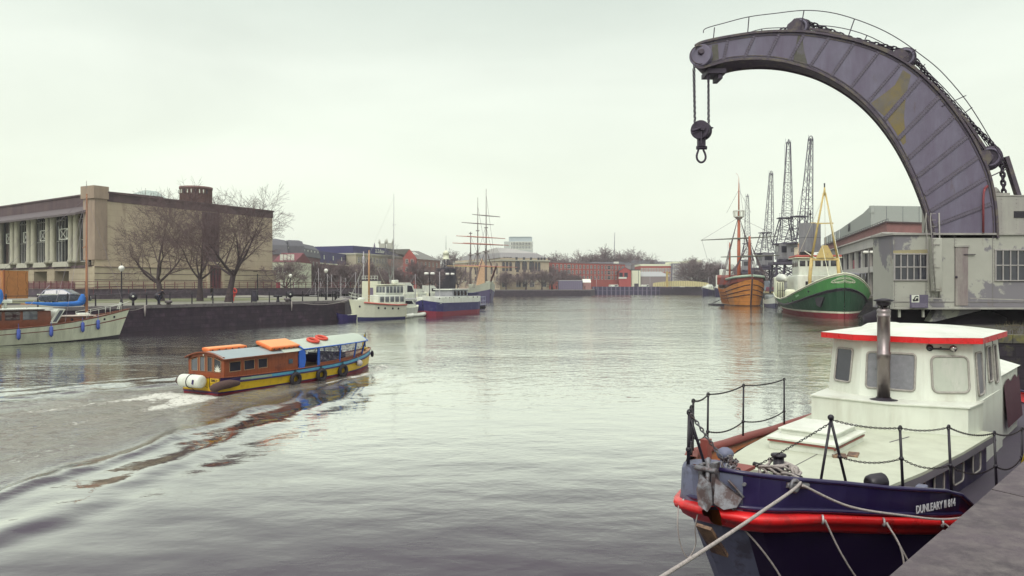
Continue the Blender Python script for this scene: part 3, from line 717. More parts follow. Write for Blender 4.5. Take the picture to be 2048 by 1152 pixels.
outl = [(6.10, 1.12), (5.74, .52), (5.74, -.52), (6.14, -1.12), (8.36, -1.12), (8.36, 1.10)]
m.poly([(x, y, 3.455) for x, y in outl], (0, 0, .085)); part(m, 'roof_edge', m_red)
m = MB(); c = Vector((7.2, 0, 3.68)); o1 = [Vector((x, y, 3.542)) for x, y in outl]; vs_ = []
K = 6; ring = []
for k in range(K+1):
    t = k/K; ring.append([p.lerp(c, t)*1 for p in o1])
    for q in ring[-1]: q.z = 3.542+.13*math.sin(t*PI/2)
m.grid([[Vector(p) for p in r]+[Vector(r[0])] for r in ring]); part(m, 'roof', m_white)
def facet_window(i, j, u0, u1, z0, z1, gm, lab=None, r=.05):
    a0, b0, a1, b1 = Vector((*WB[i], 2.6)), Vector((*WB[j], 2.6)), Vector((*WT[i], 3.47)), Vector((*WT[j], 3.47))
    um = (u0+u1)/2; zm = (z0+z1)/2; tz = (zm-2.6)/.87
    c = a0.lerp(b0, um).lerp(a1.lerp(b1, um), tz); ux = (b0-a0).normalized(); up = (a1.lerp(b1, um)-a0.lerp(b0, um)).normalized()
    nrm = up.cross(ux).normalized()
    if nrm.dot(c-Vector((7.2, 0, 3))) < 0: nrm = -nrm
    L_ = (a0.lerp(a1, tz)-b0.lerp(b1, tz)).length
    return window(WH, c, ux, nrm, (u1-u0)*L_, (z1-z0), r, gm, m_grime, fr=.016)
facet_window(0, 1, .18, .72, 2.78, 3.30, m_glass)
wc = facet_window(1, 2, .10, .86, 2.74, 3.28, m_curtain)
facet_window(2, 3, .14, .88, 2.74, 3.26, m_blind, r=.08)
facet_window(3, 4, .06, .26, 2.68, 3.30, m_curtain)
facet_window(3, 4, .47, .62, 2.80, 3.34, m_glass)
facet_window(3, 4, .72, .84, 2.74, 3.34, m_glass)
m = MB(); m.bx(5.80, 5.812, -.36, -.17, 2.78, 3.25); 
for v in range(len(m.v)): x, y, z = m.v[v]; m.v[v] = (x+.0-.014+(z-2.6)*.138, y, z)
part(m, 'dark_pane', m_glass)
m = MB()   # wiper
m.bar((5.84, .03, 3.14), (5.79, .10, 2.86), .012); m.bar((5.79, .10, 2.86), (5.80, .04, 2.90), .016); part(m, 'wiper', m_black)
m = MB(); m.bar((6.95, -1.045, 1.9), (6.95, -1.02, 3.42), .012, .01); m.bar((7.75, -1.05, 1.9), (7.75, -1.0, 3.42), .012, .01); m.bar((6.95, -1.02, 3.42), (7.75, -1.02, 3.42), .01); part(m, 'door', m_fascia)
# twin lamps over the right hand window
m = MB(); m.bar((6.0, -.62, 3.39), (5.94, -.62, 3.37), .02); m.bar((5.93, -.45, 3.37), (6.02, -.80, 3.37), .022)
fl = part(m, 'lamp_bracket', m_black)
for y, mm in ((-.47, m_glass), (-.76, mat('lamp_reflector', (.55, .52, .5), .15, metal=.8, var=.4, scale=20))):
    m = MB(); x = 5.96 if y > -.6 else 6.03
    m.lathe([(.02, 0), (.045, .03), (.05, .075), (.046, .085)], (x+.03, y, 3.385), 14, axis=(-1, -.25, -.05)); l_ = part(m, 'floodlight', m_black)
    m = MB(); m.lathe([(.043, .087), (.01, .092)], (x+.03, y, 3.385), 14, axis=(-1, -.25, -.05)); m.build('lens', mm, l_, local=True)
# flue
FX, FY = 5.52, .03
m = MB(); m.lathe([(.20, 0), (.19, .015), (.11, .032), (.1, .05)], (FX, FY, 2.605), 24); part(m, 'flue_collar', m_black)
m = MB(); r = .088
prof = [(r, .05), (r, .60), (r+.006, .605), (r+.006, .66), (r+.008, .665), (r+.008, .70), (r, .705), (r, 1.22), (r+.006, 1.225), (r+.006, 1.26), (r, 1.265), (r+.005, 1.30), (r+.005, 1.33), (r*.9, 1.34), (r*.7, 1.37)]
m.lathe(prof, (FX, FY, 2.605), 28); fl = part(m, 'flue', m_steel)
m = MB(); m.lathe([(.02, 1.36), (.09, 1.40), (.10, 1.42), (.10, 1.45), (.135, 1.46), (.14, 1.475), (.03, 1.50)], (FX, FY, 2.605), 20); 
for a in (0, 1.6, 3.2, 4.8): m.cyl((FX+.07*math.cos(a), FY+.07*math.sin(a), 2.605+1.33), (FX+.08*math.cos(a), FY+.08*math.sin(a), 2.605+1.42), .008, 5)
m.build('cowl', m_black, fl, local=True)
# aft house
m = MB(); m.bx(8.31, 10.6, -.98, .98, 1.62, 2.78); m.poly([(8.31, -1.02, 2.78), (8.31, 1.02, 2.78), (8.31, .6, 2.9), (8.31, -.6, 2.9)], (2.4, 0, 0)); part(m, 'aft_cabin', m_white)
m = MB(); 
rows = [[T_(8.9+.25*i, -1.0, 2.62-.05*math.cos(i*2)) for i in range(8)], [T_(8.9+.25*i, -1.06, 1.85) for i in range(8)]]
m.grid(rows); part(m, 'canvas_screen', mat('dark_red_canvas', (.07, .02, .035), .8))
# stanchions, chains
m_chain = mat('dark_chain', (.03, .022, .028), .5, metal=.3)
def stanchion(foot, topz, lean=(0, 0), r=.013, eye=.024, mid=None):
    m = MB(); a = Vector(foot); b = Vector((foot[0]+lean[0], foot[1]+lean[1], topz))
    m.tube([a, b], [r*1.15, r], 8); m.lathe([(r*2.2, 0), (r*2, .01), (r*1.1, .03)], a, 8)
    m.torus(b+Vector((0, 0, eye*.9)), eye, .0085, axis=(0.3, 1, 0), n=12, k=6)
    if mid: m.sphere(a.lerp(b, mid), r*1.9, 8)
    part(m, 'stanchion', m_black); return b+Vector((0, 0, eye)), a.lerp(b, mid or .5)
# quay side run
apex = Vector((1.02, -.68, 3.02))
m = MB(); m.tube([(.83, -.64, 2.4), apex], .013, 8); m.tube([(1.18, -.78, 2.36), apex], .014, 8); m.sphere(apex+Vector((0, 0, .02)), .03, 10); m.sphere((1.1, -.735, 2.66), .022, 8); part(m, 'stanchion', m_black)
S2, S2m = stanchion((1.80, -1.12, 2.24), 2.86, (-.03, .02), mid=.55)
S3, S3m = stanchion((2.36, -1.44, 2.1), 2.83, (-.05, .02), mid=.5)
S4, S4m = stanchion((3.55, -1.66, 1.93), 2.62, (-.04, .02), mid=.5)
S5, S5m = stanchion((4.75, -1.75, 1.86), 2.5, (0, 0), mid=.5)
S6, S6m = stanchion((6.6, -1.82, 1.84), 2.45, (0, 0), mid=.5)
def chain(a, b, d, pitch=.03, w=.018, r=.0038, name='rail_chain', mm=None):
    m = MB(); m.chain(sag(a, b, d, 10), pitch, w, r, 6, 3); part(m, name, mm or m_chain)
for a, b, d in ((apex, S2, .03), (S2, S3, .03), (S3, S4, .05), (S4, S5, .05), (S5, S6, .06), (Vector((1.1, -.735, 2.66)), S2m, .05), (S2m, S3m, .06), (S3m, S4m, .09), (S4m, S5m, .09), (S5m, S6m, .08)): chain(a, b, d)
# far side run
def pside(s, dz=0): return Vector((s, hb(s)-.05, interp(SH, s)+dz))
A0 = stanchion((.16, .36, 2.55), 3.06, (.02, -.0), r=.015, mid=.35)[0]
m = MB(); m.tube([(.30, .25, 2.55), A0-Vector((0, 0, .02))], .014, 8); part(m, 'stanchion', m_black)
P_ = [A0]; Pm = [Vector((.17, .35, 2.73))]
for s, zt, ln in ((1.15, 2.93, .01), (2.0, 2.86, .02), (3.0, 2.8, .02), (4.6, 2.74, .02), (6.4, 2.66, 0)):
    b_, mm_ = stanchion(pside(s), zt, (ln, 0), mid=.32, r=.014); P_.append(b_); Pm.append(mm_)
for a, b in zip(P_, P_[1:]): chain(a, b, .035, .034, .02, .005)
for a, b in zip(Pm, Pm[1:]): chain(a, b, .07, .034, .02, .005)
m = MB(); m.bar((2.2, 1.2, 2.16), (1.9, 1.2, 2.55), .012); part(m, 'boat_hook', m_black)
m = MB(); m.chain([A0-Vector((.0, .02, .02)), (.42, .13, 2.62), (.5, .1, 2.5)], .04, .028, .007, 6, 4); part(m, 'anchor_chain', m_galv)
chain(apex-Vector((0, 0, .03)), Vector((1.2, .3, 2.3)), .01, .03, .018, .004)
# windlass, roller and stowed anchor at the stem
m = MB(); m.sphere((.62, .20, 2.63), .085, 12, (1, 1, .8)); m.cyl((.62, .20, 2.4), (.62, .20, 2.6), .05, 10); part(m, 'mooring_bollard', m_grey_skylit)
m = MB(); m.box((.85, .52, 2.42), (.10, .08, .56)); m.box((.9, .3, 2.44), (.3, .45, .03)); part(m, 'samson_post', m_redbrown)
m = MB()
m.bar((.02, .12, 2.66), (.02, .12, 2.2), .05, .10); m.bar((-.02, -.06, 2.70), (-.02, -.06, 2.22), .045, .10)
m.cyl((-.06, .16, 2.62), (-.06, -.10, 2.62), .035, 10)
m.poly([(-.05, .10, 2.55), (-.09, .12, 2.35), (-.12, .08, 2.16), (-.10, -.02, 2.08), (-.10, -.08, 2.2), (-.06, -.04, 2.45)], (-.05, -.02, 0))
m.poly([(-.02, -.06, 2.52), (-.0, -.22, 2.40), (.04, -.34, 2.28), (.0, -.30, 2.17), (-.06, -.18, 2.13), (-.09, -.08, 2.2)], (-.035, -.02, 0))
m.tube([(.0, -.2, 2.5), (.0, -.28, 2.42), (.03, -.36, 2.3), (-.02, -.24, 2.18), (-.05, -.14, 2.16)], .015, 6)
m.tube([(.1, .1, 2.68), (.0, .05, 2.7), (-.05, 0, 2.64), (-.08, .02, 2.3), (-.1, .03, 2.1)], .028, 8)
for i in range(4): m.torus((.05+.03*i, -.1-.04*i, 2.66-.02*i), .035, .011, axis=(i*.4-.5, 1, .3*i-.4), n=10, k=5)
m.cyl((.18, -.32, 2.46), (.04, -.36, 2.46), .022, 8)
m.v = [(x-.02, y*.8+.03, 2.66-(2.66-z)*.66 if z < 2.66 else z) for x, y, z in m.v]
part(m, 'anchor', m_galv)
m = MB(); m.chain(smooth([(.5, .15, 2.60), (.35, .02, 2.68), (.2, -.05, 2.66), (.1, -.14, 2.60), (.04, -.2, 2.45), (.0, -.17, 2.3)], 5), .045, .034, .008, 8, 4)
m.chain(smooth([(.45, .1, 2.6), (.3, -.06, 2.66), (.14, -.12, 2.64), (.06, -.2, 2.5)], 5), .045, .034, .008, 8, 4)
part(m, 'bow_chain', m_galv)
m = MB(); P0 = Vector((.16, -.02, 2.12))
m.poly([(-.11, .13, 2.14), (-.14, -.03, 2.14), (.14, -.06, 1.83), (.17, .12, 1.83)], (-.03, -.006, -.02)); part(m, 'stem_plate', m_rust)
# fairlead fitting on the bulwark
m = MB(); m.torus((.42, -.56, 2.49), .05, .02, axis=(.3, 1, 0), n=14, k=6); m.cyl((.36, -.5, 2.50), (.58, -.62, 2.47), .028, 8); part(m, 'fairlead', m_galv)
# twin bitts and black ventilator on the foredeck
m = MB(); m.cyl((1.42, -.02, 1.78), (1.42, -.02, 2.50), .055, 14); m.lathe([(.075, 0), (.08, .012), (.075, .028), (.02, .035)], (1.42, -.02, 2.50), 16); m.cyl((1.30, -.30, 2.34), (1.50, .28, 2.36), .028, 8); bt = part(m, 'bitts', m_black)
m = MB(); rng_ = random.Random(4)
for i in range(8):
    z = 2.42-.018*i; rr = .085+.03*rng_.random()+.008*i
    m.tube([(1.42+rr*1.1*math.cos(a)+rng_.uniform(-.012, .012), -.02+rr*1.5*math.sin(a)+.04*math.sin(a*3+i), z+.03*math.sin(a*2+i)) for a in [2*PI*k/16 for k in range(16)]], .0135, 6, closed=True)
for i in range(5):
    y = -.22+.02*i
    m.tube([(1.4+.06*math.cos(a)+.01*i, y+.05*math.sin(a+i), 2.34+.075*math.sin(a)) for a in [2*PI*k/12 for k in range(12)]], .0135, 6, closed=True)
tag(m.build('coiled_rope', m_rope, None), 'grey rope wound in a tangle round the black bitts on the foredeck', 'rope'); 
cr = bpy.data.objects['coiled_rope']; cr.location = TB.location; cr.rotation_euler = TB.rotation_euler
m = MB(); m.lathe([(.055, -.02), (.075, .0), (.085, .05), (.082, .15), (.07, .17), (.02, .175)], (1.45, -.90, 2.365), 16, axis=(.75, -.62, .12)); part(m, 'deck_ventilator', m_black)
m = MB(); m.rbox((2.1, -1.22, 2.2), (.13, .1, .15), .02); part(m, 'socket_box', m_grey_skylit)
# name lettering on the bow bulwark
m_letter = mat('pale_lettering', (.55, .55, .58), .5, var=.05)
a_ = TB.matrix_basis if False else world_of(TB)
p0 = a_ @ Vector((2.06, -hb(2.06)-.016, 2.095)); d_ = (a_ @ Vector((2.4, -hb(2.4), 2.095)) - a_ @ Vector((1.75, -hb(1.75), 2.095))).normalized()
text('lettering', 'DUNLEARY II 814', .108, p0, d_, (0, 0, 1), m_letter, TB, ext=.002, squeeze=.74, bold=.002)
# eyes on the strake
eyes = []
for s in (.05, .62, 1.30, 2.05):
    sg = 1 if s < .1 else -1
    p = sk(s, sheer_low(s)-.045, sg, .10); eyes.append(p); m = MB(); m.torus(p, .034, .011, axis=(.5, -1, 0), n=12, k=6); part(m, 'rope_eye', mat('worn_zinc', (.5, .48, .48), .5, metal=.4))
W_ = lambda p: a_ @ Vector(p)
def rope(name, pts, r, label, m_=None, k=8, cat='rope', group=None):
    mb = MB(); mb.tube(smooth(pts, k), r, 8); return single(name, mb, m_ or m_rope, label, cat, loc=pts[0], group=group)
lead = W_((.42, -.60, 2.51)); q2 = Vector((.62, 4.22, 2.52))
rope('mooring_rope', [W_((1.3, -.1, 2.36)), W_((.75, -.42, 2.50)), lead, lead.lerp(q2, .3)-Vector((0, 0, .02)), lead.lerp(q2, .65)-Vector((0, 0, .02)), q2], .0135, 'thick pale mooring rope running from the bow fairlead down to the bottom of the picture')
rope('spring_rope', [lead+Vector((.02, -.03, 0)), W_((.9, -.88, 2.26)), W_((1.5, -1.19, 2.10)), W_((2.1, -1.45, 1.975)), W_((2.6, -1.66, 1.97)), Vector((4.95, 7.30, 2.2)), Vector((5.72, 7.9, 2.44))], .0115, 'thin rope lying along the navy bulwark below the boat name and ending on the quay')
hangs = [([eyes[1]+Vector((0, -.02, 0)), (.78, -.85, 1.85), (.98, -.96, 1.55), (1.2, -1.1, 1.34), (1.40, -1.22, 1.45), (1.40, -1.2, 1.8), eyes[2]+Vector((0, -.02, 0))], 'rope looping between two eyes on the red strake, the longest loop'),
         ([eyes[2]+Vector((.02, -.02, 0)), (1.42, -1.2, 1.8), (1.6, -1.3, 1.5), (1.8, -1.42, 1.3)], 'rope hanging down to the right from the middle eye of the red strake'),
         ([eyes[3]+Vector((0, -.02, 0)), (2.09, -1.53, 1.84), (2.03, -1.52, 1.7), (2.0, -1.5, 1.5)], 'short rope knotted to the eye below the boat name'),
         ([(.1, -.1, 2.2), (.2, -.32, 1.95), (.36, -.46, 1.65), (.5, -.5, 1.35), (.62, -.55, 1.0)], 'rope hanging down the dark bow beside the rusty stem plate')]
for pts, lb in hangs: rope('fender_rope', [W_(p) for p in pts], .009, lb, group='ropes hanging over the navy boat side')
rope('rope_loop', [W_(eyes[0]+Vector((-.03, .03, .03))), W_((-.12, .32, 2.1)), W_((-.1, .3, 1.9)), W_((-.05, .25, 1.78)), W_((-.0, .2, 1.9)), W_((-.04, .18, 2.1)), W_((.0, .12, 2.4)), W_((.05, .1, 2.62))], .006, 'thin rope loop hanging from the red tip of the bow')
rope('yellow_hose', [W_((4.6, -1.75, 2.05)), W_((4.5, -1.83, 2.35)), W_((4.75, -1.82, 2.52)), W_((5.1, -1.85, 2.35)), W_((4.9, -1.86, 2.1)), W_((4.55, -1.84, 2.2)), W_((4.8, -1.9, 2.44)), W_((5.4, -1.9, 2.5)), W_((5.8, -1.95, 2.3)), W_((5.0, -1.98, 2.15)), Vector((6.1, 8.2, 2.44))], .014, 'yellow hose coiled over the boat rail at the edge of the quay', mat('yellow_plastic', (.45, .34, .04), .4), cat='hose')
# ================================================================ the big curved steam crane
m_jib = mat('jib_plates', (.165, .153, .212), .6, var=.18, scale=1.1, bump=.25, bscale=12, c2=(.115, .09, .14), amt=.42, c2scale=.9, streak=True, sharp=.35, c3=(.11, .075, .07), amt3=.2, c3scale=1.6)
m_jibedge = mat('jib_flange', (.075, .058, .080), .65, var=.3, scale=3, c2=(.13, .11, .09), amt=.4, c2scale=2)
m_lichen = mat('lichen_stained_plate', (.135, .125, .12), .8, var=.3, scale=1.4, c2=(.23, .17, .035), amt=.52, c2scale=.9, sharp=.35)
m_cab = mat('grey_green_plating', (.40, .40, .35), .65, var=.08, scale=1.2, c2=(.20, .19, .21), amt=.45, c2scale=.30, sharp=.03, c3=(.22, .17, .14), amt3=.25, c3scale=1.3, bump=.15, bscale=6)
m_cab2 = mat('rain_stained_plating', (.40, .40, .35), .65, var=.10, scale=1.0, c2=(.23, .20, .21), amt=.40, c2scale=.9, streak=True, sharp=.35)
m_rustpipe = mat('rust_red_pipe', (.24, .05, .06), .6)
m_iron = mat('dark_iron', (.042, .030, .052), .55, metal=.2, var=.4, scale=8)
m_signgrey = mat('sign_panel', (.11, .095, .145), .6)
CD = 36.0; K = CD/F
def C(px, py, dy=0.0): return Vector(((px-1024)*K+(dy*.52 if py < 470 else 0), CD+dy, H-(py-570)*K))
def CH(px, py, dy=0.0): return Vector(((px-1024)*K, CD+dy, H-(py-570)*K))
CR = thing('steam_crane', 'huge grey riveted steam crane with a curved box jib arching over the water', 'crane', C(1930, 0)*1 if False else Vector((21.6, CD+1.5, Q)))
def cp(mb, name, m, parent=None, label=None): return mb.build(name, m, parent or CR, label=label)
OUT = [(1391, 92), (1402, 86), (1425, 80), (1462, 73), (1510, 66), (1560, 63), (1610, 64), (1660, 71), (1710, 82), (1760, 99), (1805, 122), (1845, 152), (1882, 189), (1913, 228), (1940, 268), (1962, 310), (1979, 352), (1989, 400), (1993, 440), (1994, 476)]
INN = [(1391, 133), (1403, 136), (1422, 131), (1456, 122), (1500, 118), (1545, 120), (1587, 128), (1628, 141), (1668, 161), (1705, 186), (1738, 216), (1766, 249), (1790, 284), (1810, 320), (1826, 354), (1839, 386), (1849, 414), (1857, 440), (1861, 460), (1864, 476)]
so_ = smooth([(a, b, 0) for a, b in OUT], 4); si_ = smooth([(a, b, 0) for a, b in INN], 4)
YF, YB = 0.0, 1.45     # front and back plate depth offset
for nm, dy, flip in (('side_plate', YF, False), ('side_plate', YB, True)):
    m = MB(); a = [C(p.x, p.y, dy) for p in so_]; b = [C(p.x, p.y, dy) for p in si_]
    for i in range(len(a)-1):
        q = [a[i], a[i+1], b[i+1], b[i]]
        if not flip: q = q
        m.add(q if not flip else list(reversed(q)), [(3, 2, 1, 0)], False)
    cp(m, nm, m_jib)
# webs: top and bottom plates and the tip
m = MB(); m.grid([[C(p.x, p.y, YF+.02) for p in so_], [C(p.x, p.y, YB-.02) for p in so_]]); cp(m, 'top_web', m_jibedge)
m = MB(); m.grid([[C(p.x, p.y, YF+.02) for p in si_], [C(p.x, p.y, YB-.02) for p in si_]]); cp(m, 'bottom_web', m_jibedge)
# angle-iron flanges following both edges
for line, w_, s_ in ((so_, .13, 1), (si_, .10, -1)):
    m = MB(); pts = [C(p.x, p.y, YB+.05) for p in line]
    for a, b in zip(pts, pts[1:]): m.bar(a, b, .11, w_, up=(0, 1, 0))
    cp(m, 'edge_flange', m_jibedge); m = MB(); pts = [C(p.x, p.y, YF-.05) for p in line]
    for a, b in zip(pts, pts[1:]): m.bar(a, b, .11, w_, up=(0, 1, 0))
    pts = [C(p.x, p.y, YF-.012) for p in line]
    # inner angle leg, set in from the edge
    for (a, b), (o, i_) in zip(zip(pts, pts[1:]), zip(so_, si_)):
        d = (C(i_.x, i_.y)-C(o.x, o.y)).normalized()*(.16*s_)
        m.bar(a+d, b+d, .05, .03, up=(0, 1, 0))
    cp(m, 'edge_flange', m_jibedge)
# riveted seams
def jp(t, v, dy=0.0):
    """point on the jib: t along, v from outer (0) to inner (1)"""
    i = min(int(t), len(so_)-2); f = t-i
    a = so_[i].lerp(so_[i+1], f); b = si_[i].lerp(si_[i+1], f); p = a.lerp(b, v); return C(p.x, p.y, dy)
seams = [(11.5, 11.0), (16, 15), (20, 19), (24, 23), (28, 27), (32, 31.2), (36, 35.2), (40, 39.2), (44, 43.6), (48, 48), (52, 52.2), (56, 56.5), (60, 61), (64, 65.6), (68.5, 70.5)]
rv = MB()
for a, b in seams:
    m = MB(); P, P2 = jp(a, .06, -.018), jp(b, .94, -.018); m.bar(P, P2, .018, .17 if a > 42 else .12, up=(1, 0, .3)) if False else None
    dirv = (P2-P).normalized(); side = dirv.cross(Vector((0, 1, 0))).normalized(); w_ = .10 if a > 42 else .065
    m.poly([P-side*w_, P+side*w_, P2+side*w_, P2-side*w_], (0, -.022, 0)); m.m = 1; L_ = (P2-P).length; n = int(L_/.13)
    for k in range(n+1):
        for q in (-1, 1):
            c = P+dirv*(L_*(k+.5)/(n+1))+side*w_*.6*q+Vector((0, -.022, 0))
            m.lathe([(.022, 0), (.018, .012), (.006, .02)], c, 6, axis=(0, -1, 0), cap=False)
    cp(m, 'seam_strap', [mat('dark_strap', (.122, .106, .145), .65, var=.25), m_jibedge])
# rivet rows along the edges
PLATE = [o for o in CR.children if o.name.startswith('side_plate')][0]
m = MB(); m.m = 1; Mi = world_of(CR)
for v_ in (.045, .955):
    for k in range(170):
        t = 1+k*(72-1)/170; c = jp(t, v_, -.03); m.lathe([(.02, 0), (.016, .01), (.005, .016)], c, 5, axis=(0, -1, 0), cap=False)
m.m = 0; me_ = PLATE.data; m.add([Mi @ v.co for v in me_.vertices], [tuple(p.vertices) for p in me_.polygons], False)
bpy.data.objects.remove(PLATE); cp(m, 'side_plate', [m_jib, m_jibedge])
# stained plates: thin patches of lichen and rust with their own outline
def patch(pts, mm, nm):
    P_ = [C(a, b, -.008) for a, b in pts]; m = MB(); m.quad(*reversed(P_)); cp(m, nm, mm)
patch([(1806, 140), (1822, 150), (1812, 190), (1808, 235), (1812, 285), (1806, 290), (1790, 262), (1773, 236), (1752, 218), (1742, 206), (1770, 186), (1790, 170)], m_lichen, 'lichen_stain')
patch([(1596, 70), (1604, 70), (1608, 100), (1616, 132), (1586, 124), (1590, 100)], mat('green_stain', (.10, .095, .08), .8, var=.3, c2=(.13, .12, .14), amt=.4), 'lichen_stain')
patch([(1424, 90), (1436, 88), (1438, 122), (1424, 128)], _M['green_stain'], 'lichen_stain')
# tip boss
m = MB(); m.lathe([(.50, -.10), (.53, -.06), (.53, .10+YB*1.1), (.5, .16+YB*1.1)], C(1401, 111, 0), 32, axis=(.52, 1, 0)); tip = cp(m, 'tip_boss', m_jib)
m = MB(); m.torus(C(1401, 111, -.12), .44, .028, axis=(0, 1, 0), n=28); m.lathe([(.10, -.22), (.14, -.2), (.16, -.08)], C(1401, 105, 0), 12, axis=(0, 1, 0)); m.bar(C(1410, 91, -.13), C(1410, 133, -.13), .06, .05, up=(0, 1, 0)); m.build('tip_ring', m_jibedge, tip)
m = MB(); m.box(C(1420, 140, .7), (.9, 1.2, .22)); m.box(C(1428, 148, .7), (.22, 1.0, .3)); cp(m, 'chain_guide', m_iron)
# chains down to the block
def bigchain(name, pts, pitch, w_, r, label=None):
    m = MB(); m.chain(pts, pitch, w_, r, 8, 4); return cp(m, name, m_iron, label=label)
for px, dy in ((1391, .25), (1396.5, .95), (1419.5, .25), (1427, .95)):
    bigchain('hoist_chain', [CH(px, 126, dy), CH(lerp(px, 1409, .06), 243, dy*.8)], .125, .10, .021)
hb_ = MB(); hb_.lathe([(.42, -.30), (.46, -.27), (.46, -.10), (.40, -.08), (.40, .08), (.46, .10), (.46, .27), (.42, .3)], CH(1409, 256, .6), 28, axis=(.55, 1, 0)); blk = cp(hb_, 'hook_block', m_iron)
m = MB(); a, b = CH(1385, 259, .28), CH(1432, 251, .5); m.tube([a, a.lerp(b, .1), a.lerp(b, .5)+Vector((0, -.1, .06)), a.lerp(b, .9), b], [.03, .06, .07, .06, .03], 8); m.cyl(CH(1407, 255, .1), CH(1407, 255, .3), .11, 10); m.build('cross_bar', m_iron, blk)
m = MB(); m.box(CH(1409, 278, .6), (.36, .26, .50)); m.box(CH(1405, 268, .24), (.06, .06, .8)); m.cyl(CH(1399, 291, .6), CH(1420, 291, .6), .09, 10); m.build('shackle', m_iron, blk)
m = MB(); pts = [CH(1404, 290, .6), CH(1402.5, 297, .6), CH(1399.8, 306, .6), CH(1400.5, 314, .6), CH(1405, 319.5, .6), CH(1410, 320.5, .6), CH(1415, 317.5, .6), CH(1417.8, 311, .6), CH(1416.5, 303, .6), CH(1413.5, 296, .6), CH(1413, 290, .6)]
m.tube(smooth(pts, 4), .052, 8); m.build('hook_ring', m_iron, blk)
# pulleys on the back of the jib
def pulley(px, py, rr, ang, cheeks):
    m = MB(); c = C(px, py, .7)
    m.lathe([(rr*.85, -.38), (rr, -.35), (rr, -.14), (rr*.8, -.12), (rr*.8, .12), (rr, .14), (rr, .35), (rr*.85, .38)], c, 26, axis=(.52, 1, 0)); p_ = cp(m, 'pulley', m_iron)
    m = MB(); m.torus(c+Vector((-.19, -.36, 0)), rr*.72, .055, axis=(.52, 1, 0), n=22); m.lathe([(.09, -.6), (.13, -.58), (.15, -.4)], c, 12, axis=(.52, 1, 0)); m.build('pulley_rim', m_jib, p_)
    for dy in (.12, 1.28): m = MB(); m.poly([C(a, b, dy) for a, b in cheeks], (0, .06, 0)); cp(m, 'pulley_bracket', m_jibedge)
    return c
pulley(1596, 49, .46, 0, [(1571, 64), (1578, 45), (1588, 35), (1598, 36), (1606, 48), (1608, 63)])
pulley(1810, 110, .50, 0, [(1784, 108), (1790, 98), (1806, 96), (1816, 104), (1818, 120), (1800, 122)])
pulley(1981, 312, .56, 0, [(1953, 312), (1962, 300), (1980, 300), (1988, 314), (1976, 330), (1964, 336)])
for dy in (.5, .9):
    bigchain('back_chain', [C(1540, 60, dy), C(1568, 50, dy), C(1590, 33, dy), C(1604, 33, dy), C(1700, 69, dy), C(1800, 92, dy), C(1822, 100, dy), C(1870, 158, dy), C(1930, 226, dy), C(1990, 286, dy), C(2003, 300, dy), C(2007, 325, dy)], .22, .15, .036)
bigchain('drop_chain', [C(2005, 322, .5), C(2011, 384, .6)], .20, .17, .040)
bigchain('drop_chain', [C(2010, 322, .95), C(2014, 384, .95)], .20, .17, .040)
for dy in (.3, 1.15):
    m = MB(); pts = [C(1612, 52, dy), C(1650, 58, dy), C(1740, 84, dy), C(1790, 103, dy)]
    for p, q in zip(pts, pts[1:]): m.bar(p, q, .08, .12)
    cp(m, 'chain_trough', m_jibedge); m = MB()
    pts = [C(1825, 128, dy), C(1880, 180, dy), C(1935, 240, dy), C(1972, 296, dy)]
    for p, q in zip(pts, pts[1:]): m.bar(p, q, .08, .14)
    cp(m, 'chain_trough', m_jibedge)
m = MB(); pts = [(1425, 76), (1460, 68), (1520, 60), (1562, 57)]
for p, q in zip(pts, pts[1:]): m.bar(C(*p, .7), C(*q, .7), .9, .10)
cp(m, 'tip_walkway', m_jibedge)
# guard rails over the jib
r1 = [(1407, 66), (1412, 57), (1450, 46), (1497, 34), (1550, 27), (1608, 21), (1660, 25), (1709, 38), (1760, 58), (1800, 80), (1838, 107), (1880, 141), (1926, 193), (1955, 235), (1982, 280), (2012, 328)]
r2 = [(1407, 66), (1420, 69), (1465, 52), (1510, 37), (1560, 34), (1600, 34), (1627, 29), (1680, 35), (1731, 50), (1775, 72), (1810, 92), (1850, 120), (1890, 158), (1915, 186), (1945, 222), (1970, 262), (2008, 320)]
rails = []
for r_, dy in ((r1, -.02), (r2, 1.5)):
    m = MB(); m.tube([C(p.x, p.y, dy) for p in smooth([(a, b, 0) for a, b in r_], 4)], .022, 5); cp(m, 'guard_rail', m_iron)
for (a, b), (c, d), dy in (((1426, 86), (1429, 55), 0), ((1495, 70), (1498, 34), 0), ((1600, 66), (1608, 21), 0), ((1694, 80), (1709, 38), 0), ((1797, 124), (1832, 99), 0), ((1883, 213), (1932, 191), 0), ((1441, 78), (1442, 57), 1.5), ((1511, 66), (1512, 37), 1.5), ((1619, 64), (1627, 30), 1.5), ((1716, 82), (1731, 50), 1.5), ((1833, 132), (1852, 110), 1.5), ((1915, 226), (1950, 200), 1.5)):
    m = MB(); m.bar(C(a, b, dy), C(c, d, dy), .04); cp(m, 'rail_post', m_iron)
m = MB(); m.bar(C(2014, 310, .5), C(2040, 392, .5), .26, .2); m.bar(C(1983, 350, .5), C(2018, 334, .5), .05); cp(m, 'rear_strut', m_jibedge)
m = MB(); m.tube([C(1969, 378, -.12), C(1967, 386, -.14), C(1966, 400, -.14), C(1966, 466, -.14)], .05, 8); m.bar(C(1969, 378, -.12), C(1975, 372, 0), .08); cp(m, 'rust_pipe', m_rustpipe)
